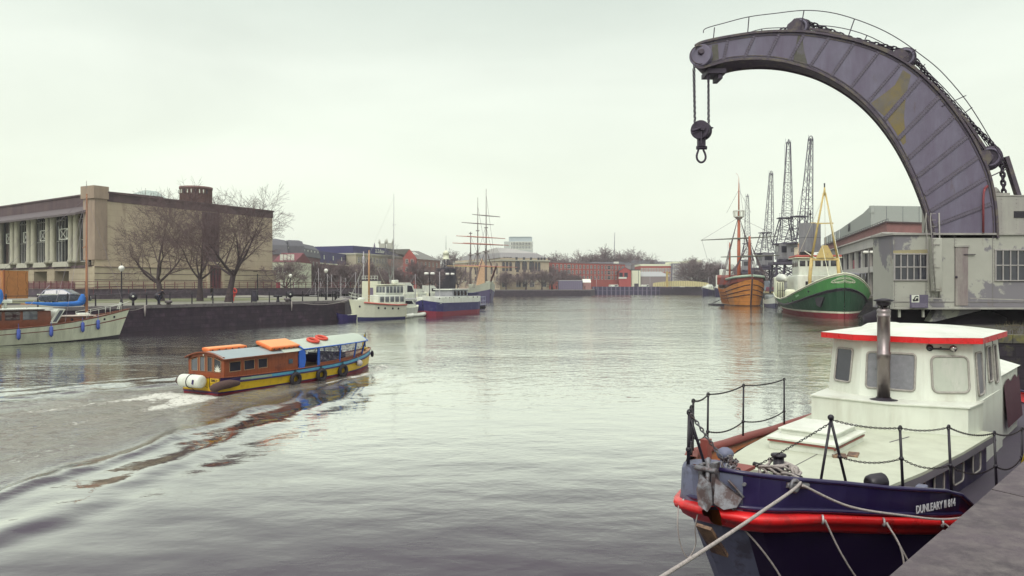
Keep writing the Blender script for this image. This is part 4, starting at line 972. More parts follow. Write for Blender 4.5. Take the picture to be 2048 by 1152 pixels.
# engine house
def plate(x0, x1, y0, y1, dy, th=.05): return [C(x0, y0, dy), C(x1, y0, dy), C(x1, y1, dy), C(x0, y1, dy)]
hx0, hx1 = 1745, 2230
m = MB(); m.poly([C(1745, 475, .9), C(1760, 475, .0), C(1760, 475, .0), C(hx1, 468, .0), C(hx1, 468, 6.5), C(1745, 475, 6.0)], (0, 0, 0)) if False else None
m = MB(); z1 = C(0, 470).z; z0 = C(0, 617).z
X = lambda px: (px-1024)*K
m.poly([(18.38, CD+2.2, z0), (X(1787), CD, z0), (X(hx1), CD-.0, z0), (X(hx1), CD+7, z0), (21.2, CD+6.4, z0)], (0, 0, z1-z0)); house = cp(m, 'engine_house', m_cab)
m = MB(); m.poly([(18.26, CD+2.2, z1), (X(1787)-.1, CD-.10, z1), (X(hx1)+.1, CD-.10, z1), (X(hx1)+.1, CD+7.1, z1), (21.1, CD+6.5, z1)], (0, 0, .09)); cp(m, 'roof_plate', m_cab2)
m = MB(); zt = C(0, 391).z; m.bx(X(1969), X(2150), CD+.25, CD+5.5, z1+.09, zt); up_ = cp(m, 'upper_house', m_cab2)
m = MB(); m.box((X(2046), CD+.235, C(0, 428).z), (.55, .03, .32)); m.build('vent_slot', m_black, up_)
m = MB(); m.bx(X(1969)-.03, X(2150), CD+.22, CD+5.6, zt, zt+.05); m.box((X(2011), CD+1.0, zt+.12), (1.1, 1.0, .14)); m.lathe([(.3, .1), (.2, .3), (.1, .42)], (X(2015), CD+1, zt+.1), 10); m.build('top_plate', m_cab2, up_)
m = MB()
for px in (1990, 2010, 2040):
    for k in range(9): m.lathe([(.022, 0), (.01, .015)], (X(px), CD+.245, zt-.15-.2*k), 5, axis=(0, -1, 0), cap=False)
m.build('bolts', m_cab2, up_)
# vertical plate joints with bolts
m = MB()
for px in (1789, 1852, 1909, 1985):
    m.bx(X(px)-.012, X(px)+.012, CD-.012, CD-.001, z0, z1)
    for k in range(24): m.lathe([(.02, 0), (.01, .014)], (X(px)+.07, CD-.002, z0+.1+k*.145), 5, axis=(0, -1, 0), cap=False)
m.bx(X(1780), X(hx1), CD-.02, CD-.001, C(0, 604).z-.02, C(0, 604).z+.02)
cp(m, 'plate_joints', mat('dark_joint_paint', (.20, .19, .185), .7, var=.3, scale=6))  # darker paint along the plate joints and their bolts
m = MB(); m.poly([C(1875, 615, -.05), C(1960, 611, -.05), C(1960, 621, -.05), C(1870, 643, -.05), C(1858, 643, -.05)], (0, .5, 0)); cp(m, 'skirt_bracket', m_cab)
# multi-pane windows: grid of rounded bars
def gridwin(x0, x1, y0, y1, nx, ny, skew=0):
    m = MB(); 
    for i in range(nx+1): x = lerp(X(x0), X(x1), i/nx); m.bar((x, CD-.03, C(0, y0).z), (x, CD-.03, C(0, y1).z), .055 if 0 < i < nx else .09, .05)
    for j in range(ny+1): z = C(0, lerp(y0, y1, j/ny)).z; m.bar((X(x0), CD-.03, z), (X(x1), CD-.03, z), .05, .055 if 0 < j < ny else .09, up=(0, 1, 0))
    for i in range(nx+1):
        for j in range(ny+1): m.sphere((lerp(X(x0), X(x1), i/nx), CD-.03, C(0, lerp(y0, y1, j/ny)).z), .05, 6)
    w_ = cp(m, 'window', mat('window_bars', (.36, .34, .33), .6, var=.2)); 
    m = MB(); m.bx(X(x0), X(x1), CD-.012, CD-.004, C(0, y1).z, C(0, y0).z); m.build('pane', m_glass, w_); return w_
gridwin(1788, 1853, 508, 560, 5, 2)
gridwin(1990, 2080, 500, 561, 6, 2)
m = MB(); m.poly([C(1786, 507, -.02), C(1855, 507, -.02), C(1855, 499, -.02), C(1786, 501, -.02)], (0, .01, 0)); cp(m, 'window_head_stain', mat('ochre_stain', (.33, .29, .17), .7))
# cabinet with hinges, door, ladder, handrail
m = MB(); m.rbox((X(1866), CD-.22, C(0, 530).z), (.42, .42, 2.55), .04); cb = cp(m, 'locker', m_cab)
for y in (490, 535, 577):
    m = MB(); m.bar(C(1856, y, -.44), C(1869, y, -.44), .05, .03); m.build('hinge', m_cab2, cb)
m = MB(); m.bx(X(1910), X(1935), CD-.05, CD-.003, C(0, 611).z, C(0, 494).z); dr = cp(m, 'door', mat('weathered_door', (.32, .30, .27), .65, c2=(.19, .14, .15), amt=.42, c2scale=1.6, streak=True, sharp=.3))
m = MB(); m.bar(C(1926, 509, -.07), C(1949, 509, -.07), .06, .03); m.lathe([(.05, 0), (.06, .04), (.03, .08)], C(1911, 554, -.05), 8, axis=(0, -1, 0)); m.build('door_hinge', m_iron, dr)
m = MB(); m.bx(X(1908), X(1937), CD-.09, CD-.0, C(0, 494).z, C(0, 492).z+.03); m.build('door_canopy', m_cab2, dr)
m = MB()
for dx in (0, .22):
    m.tube([C(1851, 596, -.5)+Vector((dx, 0, 0)), C(1851, 440, -.5)+Vector((dx, 0, 0)), C(1852, 428, -.4)+Vector((dx, 0, 0)), C(1853, 428, .1)+Vector((dx, 0, 0)), C(1853, 470, .2)+Vector((dx, 0, 0))], .022, 6)
for k in range(14): z = C(0, 592).z+k*.3; m.cyl((X(1851), CD-.5, z), (X(1851)+.22, CD-.5, z), .014, 5)
cp(m, 'ladder', m_cab2)
m = MB(); m.tube([C(1878, 426, -.06), C(1878, 500, -.06), C(1876, 560, -.06), C(1878, 598, -.06)], .035, 8); cp(m, 'standpipe', m_cab2)
m = MB(); 
for a, b in (((1776, 594), (1788, 594)), ((1925, 596), (2048, 600)), ((1788, 594), (1880, 597))): m.bar(C(*a, -.55), C(*b, -.55), .05)
cp(m, 'foot_rail', m_cab2)
m = MB(); m.bx(X(1780), X(2230), CD-.62, CD, z0-.02, z0+.05); cp(m, 'walkway', m_cab2)
m = MB()
for px in (1790, 1837): m.box((X(px), CD-.4, C(0, 625).z), (.09, .09, .42))
cp(m, 'hanger', m_cab)
# pedestal under the house
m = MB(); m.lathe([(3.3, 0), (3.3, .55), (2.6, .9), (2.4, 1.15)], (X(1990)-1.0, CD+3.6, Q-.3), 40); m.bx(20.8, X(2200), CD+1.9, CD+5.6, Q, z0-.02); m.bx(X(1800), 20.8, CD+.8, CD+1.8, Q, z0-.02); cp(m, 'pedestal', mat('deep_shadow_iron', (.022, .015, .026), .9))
# information board
ib = thing('information_sign', 'small dark grey information panel with a white drawing fixed below the crane window', 'sign', C(1823, 600, -.7))
m = MB(); m.box(C(1822, 602, -.70), (.85, .04, .62)); m.build('panel', m_signgrey, ib)
m = MB(); m.bx(X(1807), X(1822), CD-.735, CD-.722, C(0, 604).z, C(0, 589.5).z); m.build('picture', m_white, ib)
m = MB(); pts = smooth([C(1812, 600, -.74), C(1813, 595, -.74), C(1817, 592, -.74), C(1820, 594, -.74)], 4)
for p, q in zip(pts, pts[1:]): m.bar(p, q, .008, .05)
m.bar(C(1809, 598.5, -.74), C(1813, 599, -.74), .008, .05); m.bar(C(1809, 601, -.74), C(1820, 600, -.74), .008, .06); m.bar(C(1815, 598, -.74), C(1820, 597, -.74), .008, .07); m.build('drawing', m_black, ib)
m = MB()
for y, x1 in ((604.5, 1822), (607, 1838), (609, 1836), (611, 1838), (612.7, 1833)): m.bx(X(1807.5), X(x1), CD-.728, CD-.722, C(0, y).z-.008, C(0, y).z+.008)
m.build('writing', mat('sign_writing', (.28, .25, .33), .6), ib)
# weeds and the white upturned dinghy on the quay edge
wd = MB(); rg = random.Random(5)
for k in range(26):
    b = Vector((19.3+rg.gauss(0, .35), 28.6+rg.random()*.5, Q)); wd.tube([b, b+Vector((rg.gauss(0, .06), 0, .15)), b+Vector((rg.gauss(0, .15), rg.gauss(0, .05), .3+.25*rg.random()))], [.012, .01, .004], 3)
    t_ = b+Vector((rg.gauss(0, .12), 0, .3)); wd.quad(t_, t_+Vector((.06, 0, .04)), t_+Vector((.02, .01, .1)))
single('weeds', wd, mat('dry_weeds', (.10, .085, .06), .9), 'wispy dry weeds sprouting on the quay edge behind the white wheelhouse roof', 'plant', loc=(19.3, 28.8, Q))
dg = MB(); st_ = [(0, .05), (.12, .3), (.5, .46), (1.2, .52), (2.0, .45), (2.6, .25), (2.95, .03)]
o_ = at(1716, 664, 30.2); dirx = Vector((.94, .12, 0)).normalized(); side = Vector((-.12, .94, 0)).normalized()
rows = []
for s, b in st_:
    row = []
    for k in range(9):
        a = PI*k/8; row.append(Vector((14.0, 30.0, Q))+dirx*s*.72+side*math.cos(a)*b+Vector((0, 0, (.06+.34*min(1, b/.5)*math.sin(a)**.7)*(1.0-.25*s/3)+.16*s/3)))
    rows.append(row)
dg.grid(rows); rim = [r[-1] for r in rows]; dg.tube(rim, .03, 6)
single('dinghy', dg, m_white, 'small white upturned dinghy lying on the quay just behind the steel flue', 'dinghy', loc=(14, 30, Q))
# ================================================================ yellow and blue ferry under way
def rrect2(c, ux, uz, w, h, r): return rrect(c, ux, uz, w, h, r, 3)
fst = Vector((-12.25, 29.5, 0)); FA = math.atan2(TD[1], TD[0])
FR = thing('ferry_boat', 'yellow and blue wooden passenger ferry with orange rafts on its roof, under way', 'ferry', fst, FA)
f_yel = mat('yellow_paint', (.80, .53, .012), .4, var=.08, c2=(.62, .38, .02), amt=.3, c2scale=2)
f_navy = mat('ferry_navy', (.03, .012, .10), .4)
f_red = mat('boot_top_red', (.22, .012, .03), .45)
f_blue = mat('ferry_light_blue', (.12, .46, .66), .4)
f_pale = mat('pale_stripe', (.40, .52, .38), .4)
f_wood = mat('varnished_wood', (.27, .070, .025), .35, var=.25, scale=4, c2=(.16, .04, .02), amt=.35, c2scale=2, planks=('X', 1.6, .3))
f_roof = mat('pale_blue_roof', (.30, .36, .37), .45, var=.08)
f_roof2 = mat('pale_green_roof', (.44, .50, .42), .45, var=.08)
f_bright = mat('bright_blue', (.03, .13, .55), .45)
f_orange = mat('raft_orange', (.72, .17, .045), .6, var=.12, scale=6)
f_orange2 = mat('raft_top', (.75, .34, .14), .6, var=.1)
f_buoy = mat('lifebuoy_red', (.62, .07, .04), .5)
f_tan = mat('pale_wood_trim', (.50, .30, .16), .5)
def fp(mb, name, m, parent=None, label=None): return mb.build(name, m, parent or FR, local=True, label=label)
#        s    half   sheer
FH = [(0, 1.08, .70), (.5, 1.13, .68), (1.5, 1.18, .66), (3, 1.2, .64), (5, 1.2, .65), (6.5, 1.17, .68), (7.6, 1.08, .73), (8.6, .90, .80), (9.4, .66, .88), (10.0, .42, .95), (10.45, .18, 1.02), (10.65, .03, 1.06)]
def fb(s): return interp([(a, b) for a, b, c in FH], s)
def fz(s): return interp([(a, c) for a, b, c in FH], s)
SF = [0, .5, 1, 1.5, 2.2, 3, 4, 5, 5.8, 6.5, 7.1, 7.6, 8.1, 8.6, 9, 9.4, 9.7, 10, 10.25, 10.45, 10.65]
def fs(s, f, sg, out=0.0):
    z = lerp(-.3, fz(s), f); k = .80+.20*f**.7; rk = .28*(1-f)*max(0, (s-8)/2.6)
    return Vector((s-rk, sg*(fb(s)*k+out), z))
bands = [(0, 2), (.36, 2), (.42, 1), (.78, 0), (.86, 1), (.975, 3), (1.0, 1)]   # boundaries -> slot above
m = MB()
slots = [f_yel, f_navy, f_red, f_blue, f_tan]
bd = [(0, 2), (.385, 1), (.44, 0), (.76, 1), (.83, 3), (.95, 1), (1.0, 1)]
for sg in (1, -1):
    for a, b in zip(SF, SF[1:]):
        for (f0, s0), (f1, _) in zip(bd, bd[1:]):
            q = [fs(a, f0, sg), fs(b, f0, sg), fs(b, f1, sg), fs(a, f1, sg)]
            if sg > 0: q.reverse()
            m.m = s0 if not (s0 == 3 and a < 1.2) else 1
            m.add(q, [(0, 1, 2, 3)], True)
# transom
for (f0, s0), (f1, _) in zip(bd, bd[1:]):
    m.m = {2: 2, 1: 1, 0: 0, 3: 0}[s0] if f0 < .8 else 0
    if .44 <= f0 < .9: m.m = 0
    m.add([fs(0, f0, 1), fs(0, f0, -1), fs(0, f1, -1), fs(0, f1, 1)], [(0, 1, 2, 3)], False)
fp(m, 'hull', slots)
m = MB(); m.grid([[Vector((s, fb(s)-.03, fz(s)-.03)), Vector((s, -fb(s)+.03, fz(s)-.03))] for s in SF]); fp(m, 'deck', f_tan)
for sg in (1, -1):
    m = MB(); m.tube([fs(s, .80, sg, .02) for s in SF], .035, 6); fp(m, 'rubbing_strake', f_navy)
    m = MB(); m.tube([fs(s, 1.0, sg, .005)+Vector((0, 0, .012)) for s in SF], .022, 6); fp(m, 'gunwale', f_wood if sg else f_wood)
# pale panel in the stripe towards the stern
for sg in (-1, 1):
    m = MB(); ss = [.95, 1.4, 2, 2.6]; m.grid([[fs(s, .845, sg, .012) for s in ss], [fs(s, .94, sg, .012) for s in ss]]); fp(m, 'stripe_panel', f_pale)
m = MB(); m.bx(-.035, -.005, -1.07, 1.07, .66, .71); m.bx(-.03, -.004, -1.0, 1.0, .14, .17); fp(m, 'transom_trim', f_wood)
# stern cabin with arched roof
CW, CE = 1.0, 1.39     # half width, eave height
def arch(y, w, e, r): return e+r*(1-(y/w)**2)
m = MB()
for sg in (-1, 1):
    # side wall built as posts + sill + head so the windows are real openings
    y = sg*CW
    m.bx(.28, 4.30, y-.02, y+.02, .62, .86); m.bx(.28, 4.3, y-.02, y+.02, 1.28, 1.42)
    for a, b in ((.28, .50), (1.10, 1.24), (1.82, 1.98), (2.52, 4.30)): m.bx(a, b, y-.02, y+.02, .86, 1.28)
m.bx(.26, .30, -CW, CW, .64, .86)
for a, b in ((-CW, -.86), (-.44, -.38), (-.06, .04), (.36, .44), (.86, CW)): m.bx(.26, .30, a, b, .86, 1.48)
ys = [CW*(-1+2*i/16) for i in range(17)]
m.poly([(.26, y, arch(y, CW+.06, CE+.02, .24)) for y in ys]+[(.26, y, arch(y, CW+.06, CE-.10, .20)) for y in reversed(ys)], (.04, 0, 0))
fp(m, 'cabin', f_wood)
m = MB(); ys2 = [(CW+.10)*(-1+2*i/18) for i in range(19)]
m.grid([[Vector((s, y, arch(y, CW+.10, CE, .25))) for y in ys2] for s in (.16, .6, 2, 3.55)]); fp(m, 'cabin_roof', f_roof)
m = MB(); m.tube([Vector((.16, y, arch(y, CW+.10, CE, .25))) for y in ys2], .028, 6)
for sg in (-1, 1): m.bar((.16, sg*(CW+.1), CE), (3.7, sg*(CW+.1), CE), .03, .04)
fp(m, 'roof_trim', f_wood)
for y0, y1 in ((-.86, -.44), (-.38, -.06), (.04, .36), (.44, .86)):
    m = MB(); m.tube([(.25, y0+.02, .88), (.25, y1-.02, .88), (.25, y1-.02, arch(y1, 1.06, 1.24, .22)), (.25, y0+.02, arch(y0, 1.06, 1.24, .22))], .014, 4, closed=True); wn = fp(m, 'window', f_tan)
    m = MB(); m.poly([(.275, y0, .87), (.275, y1, .87), (.275, y1, arch(y1, 1.06, 1.25, .22)), (.275, y0, arch(y0, 1.06, 1.25, .22))], (.005, 0, 0)); m.build('pane', m_glass2 if y0 > 0 else m_glass, wn, local=True)
for sg in (-1, 1):
    for a, b in ((.50, 1.10), (1.24, 1.82), (1.98, 2.52)):
        m = MB(); y = sg*(CW+.022); m.tube([(a+.02, y, .88), (b-.02, y, .88), (b-.02, y, 1.26), (a+.02, y, 1.26)], .013, 4, closed=True); wn = fp(m, 'window', f_tan)
        m = MB(); m.bx(a, b, sg*CW-.004, sg*CW+.004, .86, 1.28); m.build('pane', m_glass, wn, local=True)
# white spiky crown silhouette stuck inside the corner window
m = MB(); cx, cz = -.64, .90; pts = [(cx-.17, .875)]
for k in range(15):
    a = PI-PI*k/14; rr = .29 if k % 2 else .145; pts.append((cx+rr*.75*math.cos(a), cz+rr*.95*math.sin(a)))
pts += [(cx+.17, .875)]
m.poly([(.262, y, z) for y, z in pts], (-.004, 0, 0)); fp(m, 'window_sticker', m_white)
m = MB(); m.sphere((.14, -.0, 1.53), .03, 8); fp(m, 'stern_light', m_white)
# small round port in the long cabin side
m = MB(); m.rbox((3.85, -CW-.03, 1.0), (.24, .03, .2), .012); fp(m, 'porthole', mat('port_blue', (.05, .09, .13), .3))
# middle roof and blue wheelhouse bay
m = MB(); m.grid([[Vector((s, y, arch(y, 1.08, CE+.02, .36))) for y in [1.08*(-1+2*i/18) for i in range(19)]] for s in (3.4, 4.6, 5.3)])
fp(m, 'middle_roof', f_roof2)
m = MB(); m.grid([[Vector((s, y, arch(y, 1.16*k, 1.48+.05*(s-5.2)/4, .34))) for y in [1.16*k*(-1+2*i/18) for i in range(19)]] for s, k in ((4.55, 1), (5.2, 1), (6.5, 1), (7.6, .97), (8.6, .88), (9.35, .74))])
fp(m, 'forward_roof', f_roof2)
m = MB()
for sg in (-1, 1):
    pts = [Vector((s, sg*1.16*k, 1.48+.05*(s-5.2)/4)) for s, k in ((4.5, 1), (5.2, 1), (6.5, 1), (7.6, .97), (8.6, .88), (9.35, .74))]
    m.tube(pts, .03, 6)
m.tube([Vector((4.5, y, arch(y, 1.16, 1.47, .34))) for y in [1.16*(-1+2*i/14) for i in range(15)]], .03, 6)
m.tube([Vector((9.35, y, arch(y, .86, 1.53, .30))) for y in [.86*(-1+2*i/14) for i in range(15)]], .03, 6)
fp(m, 'roof_rim', f_bright)
m = MB()
for sg in (-1, 1):
    m.poly([(4.32, sg*1.04, .62), (4.58, sg*1.08, .62), (4.66, sg*1.10, 1.0), (4.60, sg*1.1, 1.46), (4.32, sg*1.04, 1.42)], (0, .05*sg, 0))
    m.bx(5.46, 5.58, sg*1.10-.03, sg*1.10+.03, .60, 1.48)
fp(m, 'door_frame', f_bright)
m = MB(); m.bx(5.44, 5.48, -.35, 1.0, .62, 1.38); m.bx(4.32, 4.36, .0, 1.0, .62, 1.3); fp(m, 'bulkhead', mat('dark_interior', (.03, .015, .02), .8))
# forward saloon: sill, posts, clear plastic side curtains with creases
for sg in (-1, 1):
    m = MB()
    for s0, s1 in ((5.58, 7.1), (7.1, 8.3), (8.3, 9.2)):
        a, b = fs(s0, 1, sg, -.08), fs(s1, 1, sg, -.08)
        m.bar(a+Vector((0, 0, .06)), b+Vector((0, 0, .06)), .03, .14)
    fp(m, 'saloon_sill', f_wood)
m = MB()
for sg in (-1, 1):
    for s in (7.0, 8.25, 9.1):
        a = fs(s, 1, sg, -.07); k = interp([(5, 1), (6.5, 1), (7.6, .97), (8.6, .88), (9.35, .74)], s); m.bar(a, (s, sg*1.14*k, 1.49), .06, .05)
fp(m, 'saloon_posts', f_bright)
def clear_mat():
    mm = bpy.data.materials.new('clear_curtain'); nt, b, out = nodes(mm); N = nt.nodes.new; L = nt.links.new
    tc = N('ShaderNodeTexCoord'); n = N('ShaderNodeTexNoise'); n.inputs['Scale'].default_value = 2.2; n.inputs['Detail'].default_value = 4; n.inputs['Distortion'].default_value = 2.0; L(tc.outputs['Object'], n.inputs['Vector'])
    r = N('ShaderNodeMapRange'); r.inputs[1].default_value = .5; r.inputs[2].default_value = .62; r.inputs[3].default_value = .30; r.inputs[4].default_value = .75; L(n.outputs[0], r.inputs[0]); L(r.outputs[0], b.inputs['Alpha'])
    bp_ = N('ShaderNodeBump'); bp_.inputs['Strength'].default_value = 1; bp_.inputs['Distance'].default_value = .12; L(n.outputs[0], bp_.inputs['Height']); L(bp_.outputs[0], b.inputs['Normal'])
    b.inputs['Base Color'].default_value = (.13, .12, .18, 1); b.inputs['Roughness'].default_value = .12; b.inputs['Specular IOR Level'].default_value = .9; return mm
m_clear = clear_mat()
for sg in (-1, 1):
    for s0, s1 in ((5.6, 6.95), (7.05, 8.2), (8.3, 9.05)):
        m = MB(); rows = []
        for j in range(5):
            row = []
            for i in range(9):
                s = lerp(s0, s1, i/8); a = fs(s, 1, sg, -.07)+Vector((0, 0, .13)); k = interp([(5, 1), (6.5, 1), (7.6, .97), (8.6, .88), (9.35, .74)], s)
                p = a.lerp(Vector((s, sg*1.13*k, 1.48)), j/4); p.y += .012*math.sin(i*1.9+j*1.3); row.append(p)
            rows.append(row)
        m.grid(rows); fp(m, 'saloon_window', m_clear)
# benches inside and a heap of dark seats
m = MB()
for s in (6.1, 6.9, 7.7): m.bx(s, s+.35, -.8, .8, .72, .80); m.bx(s, s+.05, -.8, .8, .8, 1.08)
fp(m, 'bench', f_navy)
# rafts, rings
for (s0, s1, y0, y1, lab) in ((2.15, 4.35, -.98, .02, None),):
    pass
def raft(name, lab, s, y, L_, W, z, tilt):
    t = thing(name, lab, 'raft', world_of(FR) @ Vector((s, y, z)), FA, 'orange buoyancy rafts on the ferry roof'); t.rotation_euler = (tilt, 0, FA)
    m = MB(); m.rbox((0, 0, .07), (L_, W, .13), .04); m.rbox((0, 0, .01), (L_-.06, W-.06, .08), .03); m.build('raft_body', f_orange, t, local=True)
    m = MB(); m.rbox((0, 0, .135), (L_-.12, W-.12, .03), .014); m.build('raft_top', f_orange2, t, local=True)
    m = MB()
    for sg in (-1, 1):
        for k in range(6):
            x = -L_/2+.15+k*(L_-.3)/5; m.bx(x, x+.05, sg*(W/2+.004)-.006, sg*(W/2+.004)+.006, .02, .09)
        m.tube([(-L_/2+.1+i*(L_-.2)/20, sg*(W/2+.02), .05-.025*abs(math.sin(i*PI/4))) for i in range(21)], .008, 4)
    m.build('grab_line', m_black, t, local=True)
raft('life_raft', 'large flat orange raft on the ferry roof beside the blue doorway', 3.72, -.42, 1.75, .95, 1.66, .30)
raft('life_raft', 'narrower orange raft on the far side of the ferry roof over the stern windows', 1.75, .62, 2.0, .45, 1.60, .10)
for s, y, lb in ((5.65, -.66, 'orange lifebuoy on the ferry roof directly above the blue doorway'), (6.45, -.45, 'orange lifebuoy on the ferry roof, the one closer to the bow')):
    m = MB(); c = world_of(FR) @ Vector((s, y, arch(y, 1.16, 1.48, .34)+.07)); m.torus(c, .25, .062, axis=(.26, -.14, 1), n=24, k=10)
    l_ = single('lifebuoy', m, f_buoy, lb, 'lifebuoy', loc=c, group='lifebuoys on the ferry roof')
# canister life raft on the stern, sausage fenders, tyres
t = thing('raft_canister', 'white barrel shaped liferaft canister strapped to the ferry stern', 'canister', world_of(FR) @ Vector((-.33, .10, .56)), FA)
m = MB(); m.lathe([(.10, -.60), (.19, -.585), (.24, -.54), (.252, -.48), (.256, -.2), (.256, .2), (.252, .48), (.24, .54), (.19, .585), (.10, .6)], (0, 0, 0), 24, axis=(0, 1, 0)); m.build('canister_shell', m_white, t, local=True)
m = MB(); m.torus((0, .02, 0), .268, .017, axis=(0, 1, .12), n=24, k=5); m.bar((0, .04, -.26), (.15, -.02, -.42), .02); m.build('strap', m_black, t, local=True)
m = MB(); m.box((-.262, -.36, .0), (.012, .09, .18), 0, .25); m.build('label_plate', f_navy, t, local=True)
def fender(pts, r, lab, grp='brown sausage fenders on the ferry stern'):
    m = MB(); W = world_of(FR); p = [W @ Vector(q) for q in smooth(pts, 4)]; n = len(p)
    m.tube(p, [r*(.45+.55*min(1, 4*min(i, n-1-i)/n+.1)) for i in range(n)], 10); single('rope_fender', m, mat('coir_fender', (.085, .05, .045), .95, var=.3, scale=14, bump=.8, bscale=30), lab, 'fender', loc=p[0], group=grp)
fender([(-.10, -.72, .30), (-.14, -.95, .33), (-.05, -1.18, .42), (.25, -1.32, .46), (.70, -1.33, .44)], .17, 'brown coir fender wrapped round the stern corner beside the boat name')
fender([(-.12, .75, .5), (-.14, 1.0, .5), (.05, 1.2, .5), (.4, 1.26, .5)], .16, 'brown coir fender on the far stern corner beside the white canister')
m_tyre = m_rubber
for s, lb in ((3.95, 'black tyre fender hanging below the orange raft, nearest the stern'), (5.6, 'black tyre fender hanging under the blue doorway of the ferry'), (7.15, 'black tyre fender hanging nearest the ferry bow')):
    W = world_of(FR); c = fs(s, .56, -1, .10); t = thing('tyre_fender', lb, 'tyre', W @ c, FA, 'tyre fenders along the ferry side')
    m = MB(); m.torus((0, 0, 0), .225, .092, axis=(.05, 1, .05), n=22, k=9); m.build('tyre', m_tyre, t, local=True)
    m = MB(); top_ = fs(s, 1.02, -1, .02)-c; m.bar((0.02, -.0, .2), top_, .02); m.bar((-.02, -.0, .2), top_+Vector((-.08, .02, .02)), .02); m.build('lashing', m_black, t, local=True)
m = MB(); W = world_of(FR); c = W @ fs(8.55, .72, -1, .14); m.sphere(c, .15, 14, (1, 1, 1.1)); m.bar(c, W @ fs(8.45, 1.05, -1, .02), .014); single('ball_fender', m, mat('grey_ball_fender', (.5, .46, .45), .6), 'round pale grey ball fender near the ferry bow', 'fender', loc=c)
m = MB(); c = W @ Vector((10.72, -.08, .72)); m.sphere(c, .11, 12, (.8, .8, 1.6)); m.bar(c, W @ Vector((10.66, 0, 1.06)), .014); single('bow_fender', m, m_rubber, 'small black fender hanging at the ferry stem', 'fender', loc=c)
# bow post with yellow flag and mast
m = MB(); m.bar((10.25, 0, .95), (10.25, 0, 1.85), .03); m.bar((10.0, 0, 1.0), (10.25, 0, 1.5), .03); m.bar((10.1, -.15, 1.02), (10.1, .15, 1.02), .03); fp(m, 'jackstaff', m_black)
m = MB(); m.grid([[Vector((10.25-.02-.20*i/5, .03*math.sin(i*1.3+j*.5), 1.78-.13*j-.03*i)) for i in range(6)] for j in range(7)]); m.rbox((10.15, 0, 1.06), (.25, .3, .08), .02); fp(m, 'yellow_flag', mat('flag_yellow', (.65, .48, .06), .7))
# name plate
m = MB(); m.bx(-.05, -.036, -1.06, -.58, .49, .67); pl = fp(m, 'name_plate', mat('name_plate_yellow', (.62, .40, .03), .5))
Wf = world_of(FR); xd = (Wf.to_3x3() @ Vector((0, -1, 0)))
text('lettering', 'EMILY', .14, Wf @ Vector((-.056, -.82, .58)), xd, (0, 0, 1), m_black, FR, ext=.002, bold=.002)
m = MB()
for i, (s, y, z) in enumerate(((-.01, -.3, .65),)): m.bar((-.05, -.02, .44), (-.05, -.45, .30), .012); m.bar((-.04, -.55, .3), (-.04, -.55, .72), .02)
fp(m, 'stern_fitting', m_black)

